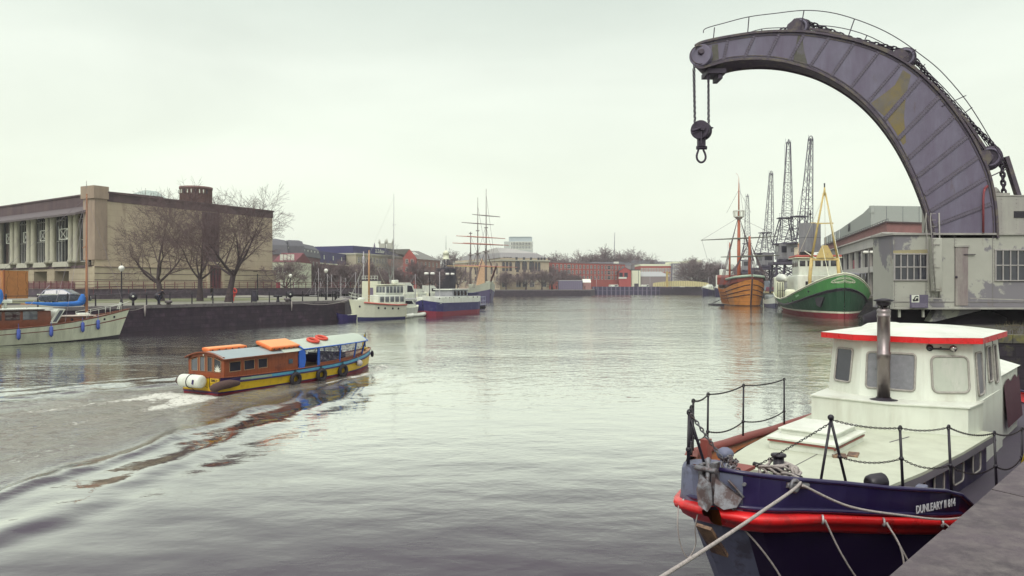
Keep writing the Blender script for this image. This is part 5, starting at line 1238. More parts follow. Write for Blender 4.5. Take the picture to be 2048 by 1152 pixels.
# ================================================================ people
def person(name, label, loc, rz, pose, cloth, legs, skin=(.38, .24, .18), hair=(.03, .02, .02), sc=1.0):
    """one continuous skinned body; clothing, hair as children"""
    t = thing(name, label, 'person', loc, rz)
    J = dict(hip=(0, 0, .93), waist=(0, 0, 1.08), chest=(0, .01, 1.32), neck=(0, .01, 1.47), head=(0, -.02, 1.60), top=(0, -.01, 1.72))
    for s, k in ((-1, 'l'), (1, 'r')):
        J['sh'+k] = (.17*s, .01, 1.40); J['el'+k] = (.22*s, .02, 1.13); J['wr'+k] = (.22*s, -.06, .90); J['ha'+k] = (.215*s, -.09, .81)
        J['hp'+k] = (.09*s, 0, .90); J['kn'+k] = (.10*s, -.01, .50); J['an'+k] = (.10*s, .02, .09); J['to'+k] = (.11*s, -.15, .035)
    J.update(pose)
    E = [('hip', 'waist'), ('waist', 'chest'), ('chest', 'neck'), ('neck', 'head'), ('head', 'top')]
    for k in 'lr': E += [('chest', 'sh'+k), ('sh'+k, 'el'+k), ('el'+k, 'wr'+k), ('wr'+k, 'ha'+k), ('hip', 'hp'+k), ('hp'+k, 'kn'+k), ('kn'+k, 'an'+k), ('an'+k, 'to'+k)]
    rad = dict(hip=.135, waist=.12, chest=.145, neck=.055, head=.09, top=.06, sh=.065, el=.045, wr=.032, ha=.035, hp=.09, kn=.06, an=.045, to=.035)
    def grow(nm, keys, edges, extra, m_, parent):
        me = bpy.data.meshes.new(nm); ks = list(keys)
        me.from_pydata([Vector(J[k])*sc for k in ks], [(ks.index(a), ks.index(b)) for a, b in edges], []); me.materials.append(m_)
        o = bpy.data.objects.new(nm, me); COL.objects.link(o); o.parent = parent
        sm = o.modifiers.new('skin', 'SKIN'); sm.use_smooth_shade = True
        for i, k in enumerate(ks):
            r = (rad.get(k) or rad[k[:2]])+extra; me.skin_vertices[0].data[i].radius = (r*sc, r*sc*.8)
        me.skin_vertices[0].data[0].use_root = True
        sb = o.modifiers.new('sub', 'SUBSURF'); sb.levels = 1; sb.render_levels = 1; return o
    b = grow('body', list(J), E, 0, mat('skin_tone', skin, .6, var=.05), t)
    up = ['chest', 'waist', 'hip', 'neck', 'shl', 'ell', 'wrl', 'shr', 'elr', 'wrr']
    grow('jacket', up, [e for e in E if e[0] in up and e[1] in up], .022, cloth, t)
    lo = ['hip', 'hpl', 'knl', 'anl', 'hpr', 'knr', 'anr']
    grow('trousers', lo, [e for e in E if e[0] in lo and e[1] in lo], .012, legs, t)
    hd = Vector(J['head'])*sc; m = MB(); m.sphere(hd+Vector((0, .02, .045))*sc, .105*sc, 10, (.9, 1, .95)); m.build('hair', mat('dark_hair', hair, .8), t, local=True)
    m = MB(); m.sphere(hd+Vector((0, -.092, -.01))*sc, .018*sc, 6); m.build('nose', _M['skin_tone'], b, local=True)
    m = MB()
    for k in 'lr': q = Vector(J['to'+k])*sc; a = Vector(J['an'+k])*sc; m.tube([a+Vector((0, .04, -.04))*sc, (a+q)/2+Vector((0, 0, -.02)), q], [.045*sc, .05*sc, .035*sc], 8)
    m.build('shoes', m_black, t, local=True)
    return t
skip = person('person', 'skipper in a blue top standing in the blue doorway of the ferry', world_of(FR) @ Vector((4.95, -.45, .02)), FA+PI/2+.2, dict(elr=(.27, -.14, 1.14), wrr=(.2, -.33, 1.15), har=(.17, -.4, 1.16)), mat('blue_top', (.03, .14, .42), .8), mat('dark_trousers', (.02, .018, .03), .9), sc=.78)
# ================================================================ building kit
class Fac:
    """a vertical facade plane between two ground points; u runs left to right as seen from outside"""
    def __init__(s, a, b):
        s.a = Vector((a[0], a[1], 0)); s.b = Vector((b[0], b[1], 0)); s.L = (s.b-s.a).length; s.d = (s.b-s.a)/s.L; s.n = Vector((s.d.y, -s.d.x, 0))
    def p(s, u, z, o=0.0): return s.a+s.d*u+s.n*o+Vector((0, 0, z))
    def box(s, mb, u0, u1, z0, z1, o0, o1):
        P = [s.p(u0, z0, o0), s.p(u1, z0, o0), s.p(u1, z0, o1), s.p(u0, z0, o1)]
        return mb.poly(P, (0, 0, z1-z0))
    def u(s, px):
        r = (px-1024)/F; return (r*s.a.y-s.a.x)/(s.d.x-r*s.d.y)
    def z(s, px, py): return H-(py-570)/F*s.p(s.u(px), 0).y
def pt(px, D): return ((px-1024)/F*D, D)
_winmesh = {}
def win_mesh(w, h, fm, gm, nx=2, ny=2, arch_=False, deep=.12, fw=.08):
    k = (round(w, 2), round(h, 2), fm.name, gm.name, nx, ny, arch_)
    if k in _winmesh: return _winmesh[k]
    m = MB(); m.m = 0
    z1 = h/2
    m.bx(-w/2, w/2, .015, .03, -h/2, h/2); m.m = 1
    for i in range(nx+1):
        x = -w/2+w*i/nx; m.box((x, -.01, 0), (fw if 0 < i < nx else fw*1.4, .07, h))
    for j in range(ny+1):
        z = -h/2+h*j/ny; m.box((0, -.012, z), (w+fw, .076, fw if 0 < j < ny else fw*1.4))
    if arch_: m.m = 0; m.poly([(w/2*math.cos(PI*k_/10), -.0, h/2+w/2*math.sin(PI*k_/10)) for k_ in range(11)], (0, .03, 0)); m.m = 1; m.tube([(w/2*math.cos(PI*k_/10), -.02, h/2+w/2*math.sin(PI*k_/10)) for k_ in range(11)], fw*.7, 4)
    me = bpy.data.meshes.new('window'); me.from_pydata(m.v, [], m.f); me.materials.append(gm); me.materials.append(fm)
    me.polygons.foreach_set('material_index', m.mi); me.update(); _winmesh[k] = me; return me
def put_window(root, fac, u, z, w, h, fm, gm, nx=2, ny=2, arch_=False, o=.05, name='window', fw=.08):
    ob = bpy.data.objects.new(name, win_mesh(w, h, fm, gm, nx, ny, arch_, fw=fw)); COL.objects.link(ob); ob.parent = root
    ang = math.atan2(fac.d.y, fac.d.x); p = fac.p(u, z, o)
    M = world_of(root).inverted() @ Matrix.LocRotScale(p, Matrix.Rotation(ang, 3, 'Z').to_quaternion(), Vector((1, 1, 1)))
    ob.location = M.to_translation(); ob.rotation_euler = M.to_euler(); return ob
m_frame_w = mat('pale_window_frame', (.5, .5, .46), .6)
m_frame_d = mat('dark_window_frame', (.05, .045, .06), .6)
def block(name, label, cat, corners, z0, z1, wall, roof=None, rh=0.0, roofkind='flat', group=None, over=.3):
    """walls from a footprint (list of xy seen anticlockwise from above), plus a roof"""
    c = corners; t = thing(name, label, cat, (c[0][0], c[0][1], z0), 0, group)
    m = MB(); m.poly([(x, y, z0) for x, y in c], (0, 0, z1-z0)); m.build('wall', wall, t)
    if roof:
        m = MB(); n = len(c); cx = sum(p[0] for p in c)/n; cy = sum(p[1] for p in c)/n
        g = lambda p, k: (cx+(p[0]-cx)*k, cy+(p[1]-cy)*k)
        if roofkind == 'flat': m.poly([(*g(p, 1.01), z1) for p in c], (0, 0, max(.2, rh)))
        elif roofkind == 'hip':
            k0 = 1.02; a = [(*g(p, k0), z1) for p in c]; b = [(*g(p, .55), z1+rh) for p in c]
            m.add(a+b, [(i, (i+1) % n, n+(i+1) % n, n+i) for i in range(n)]+[tuple(range(n, 2*n))], False)
        elif roofkind == 'gable':   # ridge along the first edge (c[0]-c[1])
            a = [Vector((*g(p, 1.02), z1)) for p in c]; r0 = (a[0]+a[3])/2+Vector((0, 0, rh)); r1 = (a[1]+a[2])/2+Vector((0, 0, rh))
            m.add(a+[r0, r1], [(0, 1, 5, 4), (2, 3, 4, 5), (1, 2, 5), (3, 0, 4), (3, 2, 1, 0)], False)
        elif roofkind == 'mansard':
            rings = [[(*g(p, k), z1+rh*q) for p in c] for k, q in ((1.02, 0), (.98, .55), (.90, .85), (.70, 1.0))]
            m.grid([r+[r[0]] for r in rings], sm=False); m.quad(*rings[-1])
        m.build('roof', roof, t)
    return t
# ================================================================ the columned stone office building
PC = Vector((-67.3, 121.0)); PR = Vector((-49.2, 154.0)); PL = Vector((-96.9, 142.0))
FRt = Fac(PC, PR); dl = (PC-PL).normalized(); PLL = PL-dl*22; FLf = Fac(PLL, PC)
ZT_ = 19.9; g0 = Q
B1 = thing('office_building', 'broad tan stone office building with columned front and plain side wall behind three bare trees', 'building', (PC.x, PC.y, g0))
back = (PR.x-26, PR.y+20); 
m = MB(); m.poly([(*PC, g0), (*PR, g0), (PR.x-34, PR.y+22, g0), (PLL.x+4, PLL.y+26, g0), (*PLL, g0)], (0, 0, 11.7)) if False else None
# side wall (right) and corner pier
q_ = FLf.p(FLf.L-9, g0, -3.6); e_ = FRt.p(FRt.L, g0, -14); m = MB(); m.poly([(*PC, g0), (*PR, g0), (e_.x, e_.y, g0), (q_.x, q_.y, g0)], (0, 0, ZT_-1.9-g0)); m.build('side_wall', m_tan, B1)
m = MB(); FRt.box(m, 2.2, FRt.L+.1, ZT_-1.9, ZT_-.6, -5, .10); FRt.box(m, 2.0, FRt.L+.25, ZT_-.6, ZT_-.35, -5, .35); m.build('parapet', m_tan_dk, B1)
m = MB(); u0 = FRt.u(214); FRt.box(m, -.1, u0, g0+6, ZT_+.2, -3, .12); FRt.box(m, -.4, u0+.1, ZT_-1.6, ZT_+.45, -3.2, .35); m.build('corner_pier', mat('stained_stone', (.36, .28, .21), .9, var=.15, scale=.5, c2=(.20, .15, .125), amt=.42, c2scale=.4, streak=True, sharp=.3), B1)
# rusticated base with string courses
m = MB(); zb = FRt.z(300, 530)
FRt.box(m, -.4, FRt.L+.5, g0, zb-.4, 0, .55)
m.build('plinth', mat('pale_banded_stone', (.44, .38, .27), .85, var=.12, scale=.5, c2=(.33, .27, .20), amt=.35, c2scale=.4, streak=True, sharp=.3), B1)
m = MB()
for k in range(6): z = zb-.5-k*1.05; FRt.box(m, -.4, FRt.L+.5, z-.06, z+.04, .5, .58+(.1 if k in (0, 4) else .0))
m.build('string_course', m_tan_dk, B1)
m = MB(); FRt.box(m, -.45, FRt.L+.6, g0, g0+1.3, .5, .68); m.build('base_course', m_tan_dk, B1)
# dark ribbed stair recess and entrance
ua, ub = FRt.u(404), FRt.u(437)
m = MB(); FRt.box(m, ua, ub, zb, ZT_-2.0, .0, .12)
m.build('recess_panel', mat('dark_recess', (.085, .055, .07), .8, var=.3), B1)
for k in range(6):
    m = MB(); u = lerp(ua, ub, (k+.5)/6); FRt.box(m, u-.18, u+.18, zb, ZT_-2.2, .1, .4); m.build('mullion', m_tan_dk, B1)
ue, uf = FRt.u(412), FRt.u(437)
m = MB(); FRt.box(m, ue-.5, ue, g0+1.2, g0+6.2, .5, 1.1); FRt.box(m, uf, uf+.5, g0+1.2, g0+6.2, .5, 1.1); FRt.box(m, ue-.7, uf+.7, g0+5.6, g0+6.2, .5, 1.3); ds = m.build('door_surround', m_tan, B1)
m = MB(); FRt.box(m, ue, uf, g0+1.2, g0+5.6, .56, .64); dd = m.build('door', mat('maroon_door', (.10, .025, .04), .4), B1)
m = MB()
for k in (1, 2, 3): u = lerp(ue, uf, k/4); FRt.box(m, u-.06, u+.06, g0+1.2, g0+5.6, .62, .72)
FRt.box(m, ue, uf, g0+3.9, g0+4.0, .62, .7); m.build('door_frame', m_frame_d, dd)
# drum tower on the roof
c = Vector((*pt(392, 143), 0)); rr = 30.5/F*c.y; DT = 22.9-24.6
m = MB(); m.v = []; m.lathe([(rr, 17), (rr, 24.2), (rr*1.03, 24.2), (rr*1.03, 24.6), (rr*.9, 24.65), (rr*.9, 24.2)], (c.x, c.y, DT), 40, cap=False); m.lathe([(rr*.95, 24.3), (.01, 24.31)], (c.x, c.y, DT), 40, cap=False); tw_ = m.build('drum_tower', mat('drum_stone', (.26, .16, .15), .9, var=.2, scale=.6, c2=(.17, .10, .10), amt=.4, c2scale=.4, streak=True, sharp=.3), B1)
for k in range(26):
    a = 2*PI*k/26; m = MB(); m.box((c.x+rr*1.02*math.cos(a), c.y+rr*1.02*math.sin(a), 23.6+DT), (.16, .16, .7), a)
    if math.sin(a) < .2 and abs(math.cos(a)) < .9: m.build('slot_window', m_white if k % 3 else m_frame_d, tw_)
m = MB(); q = FRt.p(FRt.u(330), ZT_-.6, -6); FRt.box(m, FRt.u(300), FRt.u(362), ZT_-.6, ZT_+.5, -10, -4)
P0 = FRt.p(FRt.u(296), ZT_-.3, -3); P1 = FRt.p(FRt.u(362), ZT_-.3, -3); 
m = MB(); m.add([P0, P1, P1+Vector((-6, 3, 0)), P0+Vector((-6, 3, 0)), (P0+P1)/2+Vector((-3, 3, 2.0)), P1+Vector((-3, 1.5, 1.9))], [(0, 1, 5, 4), (1, 2, 5), (2, 3, 4, 5), (3, 0, 4)], False); m.build('glass_roof', mat('green_glass', (.33, .40, .36), .3), B1)
# small railings and aerials on the roof line
m = MB(); 
for px in (176, 294, 430): u = FRt.u(px); m.cyl(FRt.p(u, ZT_, -.4), FRt.p(u, ZT_+1.1, -.4), .06, 5)
m.build('roof_post', m_frame_w, B1)
# columned front (left): recessed glass wall, paired columns, balconies, eaves
UL = FLf.L; 
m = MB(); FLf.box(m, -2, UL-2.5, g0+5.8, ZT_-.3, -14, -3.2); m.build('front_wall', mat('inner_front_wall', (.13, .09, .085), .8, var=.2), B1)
m = MB(); FLf.box(m, -2, UL-2.5, ZT_-2.2, ZT_-.2, -13, -3.0); FLf.box(m, -2, UL-2.6, ZT_-.2, ZT_+.05, -13, -2.8); m.build('front_parapet', m_tan_dk, B1)
m = MB(); a = [FLf.p(u, ZT_-3.9, 1.8) for u in (-2, UL-2.6)]; b = [FLf.p(u, ZT_-2.0, -3.1) for u in (-2, UL-.8)]; th = Vector((0, 0, -.35))
m.add([a[0], a[1], b[1], b[0], a[0]+th, a[1]+th, b[1]+th, b[0]+th], [(0, 1, 2, 3), (7, 6, 5, 4), (0, 4, 5, 1), (1, 5, 6, 2)], False); m.build('eaves_roof', mat('dark_sheet_roof', (.10, .08, .085), .7, var=.15), B1)
zc1 = FLf.z(110, 432); zc0 = FLf.z(110, 526); zl = zc0-.9
cols = [2.5, 24, 33, 58, 66, 97, 107, 143, 153]
mcol = mat('grey_stone_column', (.36, .35, .27), .7, var=.12, c2=(.22, .2, .18), amt=.3, streak=True)
bays = []
pairs = [(-52, -46), (-24, -17), (-3, 3), (28, 37), (61, 70), (99, 108.5), (145, 155)]
for a, b in pairs:
    for px in (a, b):
        u = FLf.u(px); p = FLf.p(u, 0, .2); m = MB(); m.lathe([(.62, zc0-.1), (.62, zc0+.35), (.50, zc0+.5), (.46, zc1-.5), (.60, zc1-.35), (.60, zc1)], (p.x, p.y, 0), 16); m.build('column', mcol, B1)
for (a0, a1), (b0, b1) in zip(pairs, pairs[1:]):
    ul, ur = FLf.u(a1)+.6, FLf.u(b0)-.6
    # glazing, upper and lower, with a white lattice balcony front between
    m = MB(); FLf.box(m, ul-.4, ur+.4, zc0+.2, ZT_-3.3, -3.2, -2.9); wg = m.build('window', m_glass, B1)
    m = MB()
    for k in range(5): u = lerp(ul, ur, k/4); FLf.box(m, u-.06, u+.06, zc0+.2, ZT_-3.6, -2.92, -2.75)
    for z in (zc0+.3, lerp(zc0, zc1, .5), zc1-.4): FLf.box(m, ul, ur, z-.06, z+.06, -2.92, -2.74)
    m.build('window_bars', m_frame_w, wg)
    zm0, zm1 = lerp(zc0, zc1, .50), lerp(zc0, zc1, .72)
    m = MB()
    for z in (zm0, zm1): m.bar(FLf.p(ul, z, -.6), FLf.p(ur, z, -.6), .13)
    for k in range(2):
        x0, x1 = lerp(ul, ur, k/2), lerp(ul, ur, (k+1)/2)
        m.bar(FLf.p(x0, zm0, -.6), FLf.p(x1, zm1, -.6), .07); m.bar(FLf.p(x0, zm1, -.6), FLf.p(x1, zm0, -.6), .07); m.bar(FLf.p(x0, zm0, -.6), FLf.p(x0, zm1, -.6), .09)
    m.build('balcony_lattice', m_white, B1)
    m = MB(); FLf.box(m, ul-.3, ur+.3, zc0-.7, zc0+.15, -3, .5); m.build('balcony_sill', mat('pale_sill', (.45, .44, .36), .7), B1)
m = MB(); FLf.box(m, -2, UL-2.2, zl-.1, zl+.35, -3.2, .1); m.build('ledge', m_tan_dk, B1)
# ground storey: piers with deep dark openings
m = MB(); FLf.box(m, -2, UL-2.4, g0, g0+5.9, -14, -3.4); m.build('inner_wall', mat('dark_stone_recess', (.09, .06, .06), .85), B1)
for px0, px1 in ((-50, -20), (-6, 6), (18, 36), (55, 68), (94, 109), (138, 175)):
    a, b = FLf.u(px0), min(FLf.u(px1), UL) if px1 < 170 else UL; m = MB(); FLf.box(m, a, b, g0, zl, -3.4, 0)
    for k in range(5): z = g0+1+k*.95; FLf.box(m, a-.02, b+.02, z-.05, z+.05, -.05, .05)
    m.build('pier', mat('pale_banded_stone', (.4,)*3), B1)
m = MB(); FLf.box(m, -2, UL, zl-.5, zl-.08, -3.4, -.02); m.build('lintel', _M['pale_banded_stone'], B1)
# terrace in front of it: retaining wall with rust red railings
TE = [(-122, 155), (-101, 136), (-65.1, 111.3), (-42.6, 150.4), (-28, 176)]
land('terrace_path', [(-160, 190)]+[tuple(p) for p in offset(TE, .3)]+[(-40, 200)], 3.62, m_pave)
tw2 = thing('terrace_wall', 'low dark retaining wall running round the foot of the stone office building', 'wall', (-65.1, 111.3, Q))
m = MB()
for a, b in zip(TE, TE[1:]):
    f = Fac(a, b); f.box(m, 0, f.L, Q, 3.60, -.4, 0)
m.build('masonry', mat('terrace_stone', (.075, .055, .075), .9, var=.35, scale=.8, c2=(.12, .1, .12), amt=.35, c2scale=1), tw2)
m = MB()
for a, b in zip(TE, TE[1:]): f = Fac(a, b); f.box(m, -.05, f.L+.05, 3.60, 3.74, -.5, .08)
m.build('coping', m_tan_dk, tw2)
m_rail_red = mat('rust_red_railing', (.13, .035, .045), .6)
tr = thing('terrace_railing', 'rust red iron railing standing on the terrace wall', 'railing', (-65.1, 111.3, 3.74))
cnt = 0
for a, b in zip(TE[:-1], TE[1:]):
    f = Fac(a, b); m = MB(); m.bar(f.p(0, 4.82, -.2), f.p(f.L, 4.82, -.2), .07); m.bar(f.p(0, 3.95, -.2), f.p(f.L, 3.95, -.2), .05); m.bar(f.p(0, 4.4, -.2), f.p(f.L, 4.4, -.2), .05); m.build('rail', m_rail_red, tr)
    for k in range(int(f.L/1.9)+1):
        if cnt >= 95: break
        cnt += 1; m = MB(); m.bar(f.p(k*1.9, 3.74, -.2), f.p(k*1.9, 4.9, -.2), .10); m.build('post', m_rail_red, tr)
# infill panels of the left part, brick reveals
f = Fac(TE[1], TE[2]); m = MB(); f.box(m, 0, f.L, 3.76, 4.7, -.28, -.24); m.build('infill_panel', mat('faded_red_boards', (.17, .085, .085), .8, var=.35, scale=1.3, planks=('X', .6)), tr)
# ramp with its own sloping parapet and rail
rp_ = thing('ramp', 'sloping stone ramp parapet with a thin handrail climbing towards the terrace', 'ramp', (-50, 100, Q))
A_, B_ = Vector((-56.5, 97, 0)), Vector((-45.5, 112, 0)); f = Fac(A_, B_)
m = MB(); m.poly([f.p(0, Q, 0), f.p(f.L, Q, 0), f.p(f.L, 3.7, 0), f.p(0, 2.9, 0)], f.n*-.35); m.build('parapet', _M['terrace_stone'], rp_)
m = MB(); m.bar(f.p(0, 3.8, -.15), f.p(f.L, 4.7, -.15), .06)
for k in range(9): u = f.L*k/8; z = lerp(2.9, 3.7, k/8); m.bar(f.p(u, z, -.15), f.p(u, z+.95, -.15), .05)
m.build('handrail', m_rail_red, rp_)

# ================================================================ bare trees
def tree_meshes(h, spread, seed, levels=5, twigs=5, r0=.32, fork=.25, droop=0.0, limbs=6, sides=4, lean=0.0, crown_w=1.0, tr=1.0, rmin=.010):
    rg = random.Random(seed); tk = MB(); cr = MB()
    def curve(p, d, L_, r, lev, mb):
        n = 4 if lev < 3 else (3 if lev < 5 else 2); pts = [p]; rs = [r]; q = p; dd = d.copy()
        for i in range(n):
            wob = Vector((rg.gauss(0, 1), rg.gauss(0, 1), rg.gauss(0, .7)))*(.16 if lev < 5 else .22)
            up = Vector((0, 0, (.10 if lev < 2 else .02)-droop))
            dd = (dd+wob+up).normalized(); q = q+dd*(L_/n); pts.append(q); rs.append(max(rmin, r*(1-.62*(i+1)/n)))
        mb.tube(pts, rs, sides+2 if lev < 2 else (sides if lev < 3 else 3), cap=False)
        return pts, rs, dd
    def branch(p, d, L_, r, lev):
        mb = tk if lev <= 1 else cr
        pts, rs, dd = curve(p, d, L_, r, lev, mb)
        if lev >= levels: return
        k = rg.randint(3, 4) if lev < 3 else rg.randint(twigs-1, twigs)
        for j in range(k):
            t = .30+.70*(j+.6*rg.random())/k; i = min(len(pts)-2, int(t*(len(pts)-1))); f_ = t*(len(pts)-1)-i
            b = pts[i].lerp(pts[i+1], min(1, f_)); base = (pts[i+1]-pts[i]).normalized()
            az = rg.random()*2*PI; s_ = base.orthogonal().normalized(); s2 = base.cross(s_)
            out = (s_*math.cos(az)+s2*math.sin(az)); ang = rg.uniform(.45, .95)
            nd = (base*math.cos(ang)+out*math.sin(ang)).normalized(); nd.z = nd.z*.9+(.10 if lev < 3 else 0)
            branch(b, nd.normalized(), L_*rg.uniform(.50, .78), max(.008, lerp(rs[i], rs[i+1], min(1, f_))*.62), lev+1)
        branch(pts[-1], dd, L_*.6, rs[-1]*.95, lev+1)
    th = h*fork; base = [Vector((0, 0, -.1)), Vector((lean*.1, 0, th*.35)), Vector((lean*.25, .05, th*.7)), Vector((lean*.4, 0, th))]
    tk.tube([base[0]]+base[1:], [r0*1.55*tr, r0*1.08*tr, r0*.95*tr, r0*.85*tr], 10, cap=False)
    for k in range(limbs):
        az = 2*PI*k/limbs+rg.uniform(-.4, .4); tilt = rg.uniform(.35, 1.05)*spread
        d = Vector((math.sin(tilt)*math.cos(az)*crown_w+lean*.12, math.sin(tilt)*math.sin(az)*.8, math.cos(tilt))).normalized()
        branch(base[3]-Vector((0, 0, rg.random()*th*.25)), d, h*rg.uniform(.30, .43), r0*rg.uniform(.42, .60), 1)
    return tk, cr
def tree(name, label, loc, h, seed, **kw):
    t = thing(name, label, 'tree', loc, 0, kw.pop('group', None)); tk, cr = tree_meshes(h, kw.pop('spread', 1.0), seed, **kw)
    a = tk.build('trunk', m_bark, t, local=True); b = cr.build('crown', m_twig, t, local=True); return t
T1 = tree('bare_tree', 'bare winter tree leaning left, leftmost of the three before the stone office building', on(322, 602, Q), 12.2, 11, levels=6, twigs=3, limbs=5, spread=1.3, fork=.22, lean=-1.0, r0=.30)
T2 = tree('bare_tree', 'bare winter tree, middle one of the three, standing under the round roof tower', on(400, 602, Q), 12.8, 23, levels=6, twigs=3, limbs=5, spread=1.1, fork=.25, r0=.28)
T3 = tree('bare_tree', 'bare winter tree spreading right, rightmost of the three at the office building', on(457, 604, Q), 12.6, 37, levels=6, twigs=3, limbs=5, spread=1.25, fork=.28, lean=1.6, r0=.31)
# ================================================================ things on the left quay
def edge_at(px):
    a, b = Vector((-40.5, 59.4)), Vector((-20.5, 92.0)); r = (px-1024)/F; d = b-a; return a+d*((r*a.y-a.x)/(d.x-r*d.y))
ed = (Vector((-20.5, 92.0))-Vector((-40.5, 59.4))).normalized(); en = Vector((-ed.y, ed.x))
def onq(px, inn=.9): p = edge_at(px)+en*inn; return Vector((p.x, p.y, Q))
qr = thing('quay_railing', 'black post and rail fence along the edge of the left quay', 'railing', onq(365))
pp = [onq(0)+Vector((*(ed*(k*2.42)), 0))-Vector((*(ed*4), 0)) for k in range(18)]
for p in pp:
    m = MB(); m.lathe([(.09, 0), (.07, .05), (.055, .9), (.075, .95), (.075, 1.02), (.05, 1.05), (.07, 1.14), (.03, 1.2)], p, 8); m.build('post', m_black, qr)
for z in (.55, 1.0):
    m = MB(); m.tube([p+Vector((0, 0, z)) for p in pp], .022, 5); m.build('rail', m_black, qr)
# return of the railing round the corner
pc_ = [pp[-1], Vector((-22.4, 95, Q)), Vector((-23.3, 99, Q)), Vector((-24.3, 104, Q)), Vector((-25.4, 110, Q)), Vector((-30, 118, Q))]
for p in pc_[1:]:
    m = MB(); m.lathe([(.09, 0), (.055, .9), (.075, 1.02), (.07, 1.14), (.03, 1.2)], p, 8); m.build('post', m_black, qr)
for z in (.55, 1.0): m = MB(); m.tube([p+Vector((0, 0, z)) for p in pc_], .022, 5); m.build('rail', m_black, qr)
for px, lb in ((177, 'black round lifebuoy housing on a post, beside the wooden yacht bow'), (272, 'black round lifebuoy housing on a post between the lamp post and the leftmost bare tree'), (323, 'black round lifebuoy housing on a post at the foot of the leftmost bare tree'), (586, 'black round lifebuoy housing on a post near the end of the left quay')):
    p = onq(px, .45); t = thing('lifebuoy_post', lb, 'lifebuoy housing', p, 0, 'lifebuoy housings along the left quay')
    m = MB(); m.cyl((0, 0, 0), (0, 0, .5), .11, 8); m.build('post', m_black, t, local=True)
    m = MB(); m.lathe([(.1, -.14), (.36, -.12), (.38, 0), (.36, .12), (.1, .14)], (0, 0, .82), 18, axis=(.5, -1, 0)); m.build('housing', m_black, t, local=True)
    m = MB(); m.lathe([(.01, .145), (.10, .142), (.10, .13)], (0, 0, .85), 10, axis=(.5, -1, 0)); m.build('label_disc', m_white, t, local=True)
for px, lb, mm in ((562, 'black double horned mooring bollard at the edge of the left quay', m_black),):
    p = onq(px, .5); m = MB(); m.lathe([(.22, 0), (.18, .1), (.13, .3), (.13, .55), (.22, .62), (.2, .75), (.05, .8)], p, 12); m.rbox(p+Vector((0, 0, .66)), (1.0, .26, .22), .1); single('mooring_bollard', m, mm, lb, 'bollard', loc=p)
for px, lb in ((341, 'small pale stone mooring block beside the leftmost tree trunk'), (578, 'small pale stone mooring block near the quay corner')):
    p = onq(px, .3); m = MB(); m.lathe([(.2, 0), (.2, .15), (.34, .2), (.36, .36), (.3, .42)], p, 10); single('mooring_block', m, m_coping, lb, 'bollard', loc=p)
# hanging rope and ladders on the wall
for k, (px, lb) in enumerate(((582, 'frayed pale rope hanging over the quay wall by the corner'), (289, 'short pale rope hanging over the quay wall near the yacht bow'))):
    p = edge_at(px); m = MB(); m.tube([(p.x+.1, p.y-.12, Q+.05), (p.x+.13, p.y-.16, Q-.4), (p.x+.12, p.y-.16, Q-1.0)], [.05, .09, .04], 6); single('hanging_rope', m, m_rope, lb, 'rope', loc=(p.x, p.y, Q))
# lamp posts
def lamp(px, D, ytop, label, kind='globe', base=None):
    b = Vector(((px-1024)/F*D, D, Q)); h = H-(ytop-570)/F*D-Q; t = thing('lamp_post', label, 'lamp post', b)
    m = MB(); m.lathe([(.14, 0), (.12, .5), (.07, .6), (.055, h-.35), (.08, h-.3)], (0, 0, 0), 8); m.build('pole', m_black, t, local=True)
    if kind == 'globe':
        m = MB(); m.sphere((0, 0, h-.02), .26, 12); m.lathe([(.1, h-.32), (.16, h-.26)], (0, 0, 0), 8); m.build('lamp_globe', mat('opal_glass', (.75, .75, .68), .3), t, local=True)
        m = MB(); m.cyl((0, 0, h+.2), (0, 0, h+.5), .04, 6, .01); m.build('finial', m_black, t, local=True)
    elif kind == 'double':
        m = MB(); m.bar((-.55, 0, h-.35), (.55, 0, h-.35), .06); m.build('cross_arm', m_black, t, local=True)
        for s in (-1, 1): m = MB(); m.rbox((.52*s, 0, h-.1), (.75, .5, .42), .15); m.build('lamp_shade', mat('opal_glass', (.75, .75, .68), .3), t, local=True)
    elif kind == 'arm':
        m = MB(); m.bar((0, 0, h-.02), (-.5, 0, h), .06); m.build('lamp_arm', m_black, t, local=True)
    return t
lamp(243, 70, 536, 'lamp post with small pale globe between the yacht mast and first tree')
lamp(515, 92, 543, 'thin dark lamp post without a globe right of the bare trees', 'arm')
lamp(652, 96, 541, 'black lamp post with a round white globe near the end of the left quay')
lamp(581, 118, 551, 'lamp post with a round white globe in front of the small tree', 'globe')
# bin, lifebuoy stand, people
p = onq(528, 1.6); t = thing('litter_bin', 'dark grey litter bin standing on the left quay behind the railing', 'litter bin', p)
m = MB(); m.rbox((0, 0, .62), (.55, .5, 1.1), .05); m.build('bin_body', mat('bin_grey', (.035, .03, .05), .6), t, local=True); m = MB(); m.rbox((0, 0, 1.25), (.62, .56, .12), .04); m.bar((-.25, 0, 0), (-.25, 0, 1.2), .06); m.build('bin_lid', m_black, t, local=True)
p = on(467, 602, Q); t = thing('lifebuoy_stand', 'bright red lifebuoy stand beside the rightmost bare tree', 'lifebuoy stand', p)
m = MB(); m.bar((0, 0, 0), (0, 0, 1.3), .12); m.box((0, 0, .8), (.45, .06, .6)); m.build('stand', mat('signal_red', (.62, .06, .05), .5), t, local=True)
m = MB(); m.torus((.1, -.1, 1.15), .33, .09, axis=(.2, 1, 0), n=18); m.build('lifebuoy', _M['signal_red'], t, local=True)
m_coat = mat('dark_coat', (.02, .016, .024), .9); m_jean = mat('dark_jeans', (.03, .03, .05), .9)
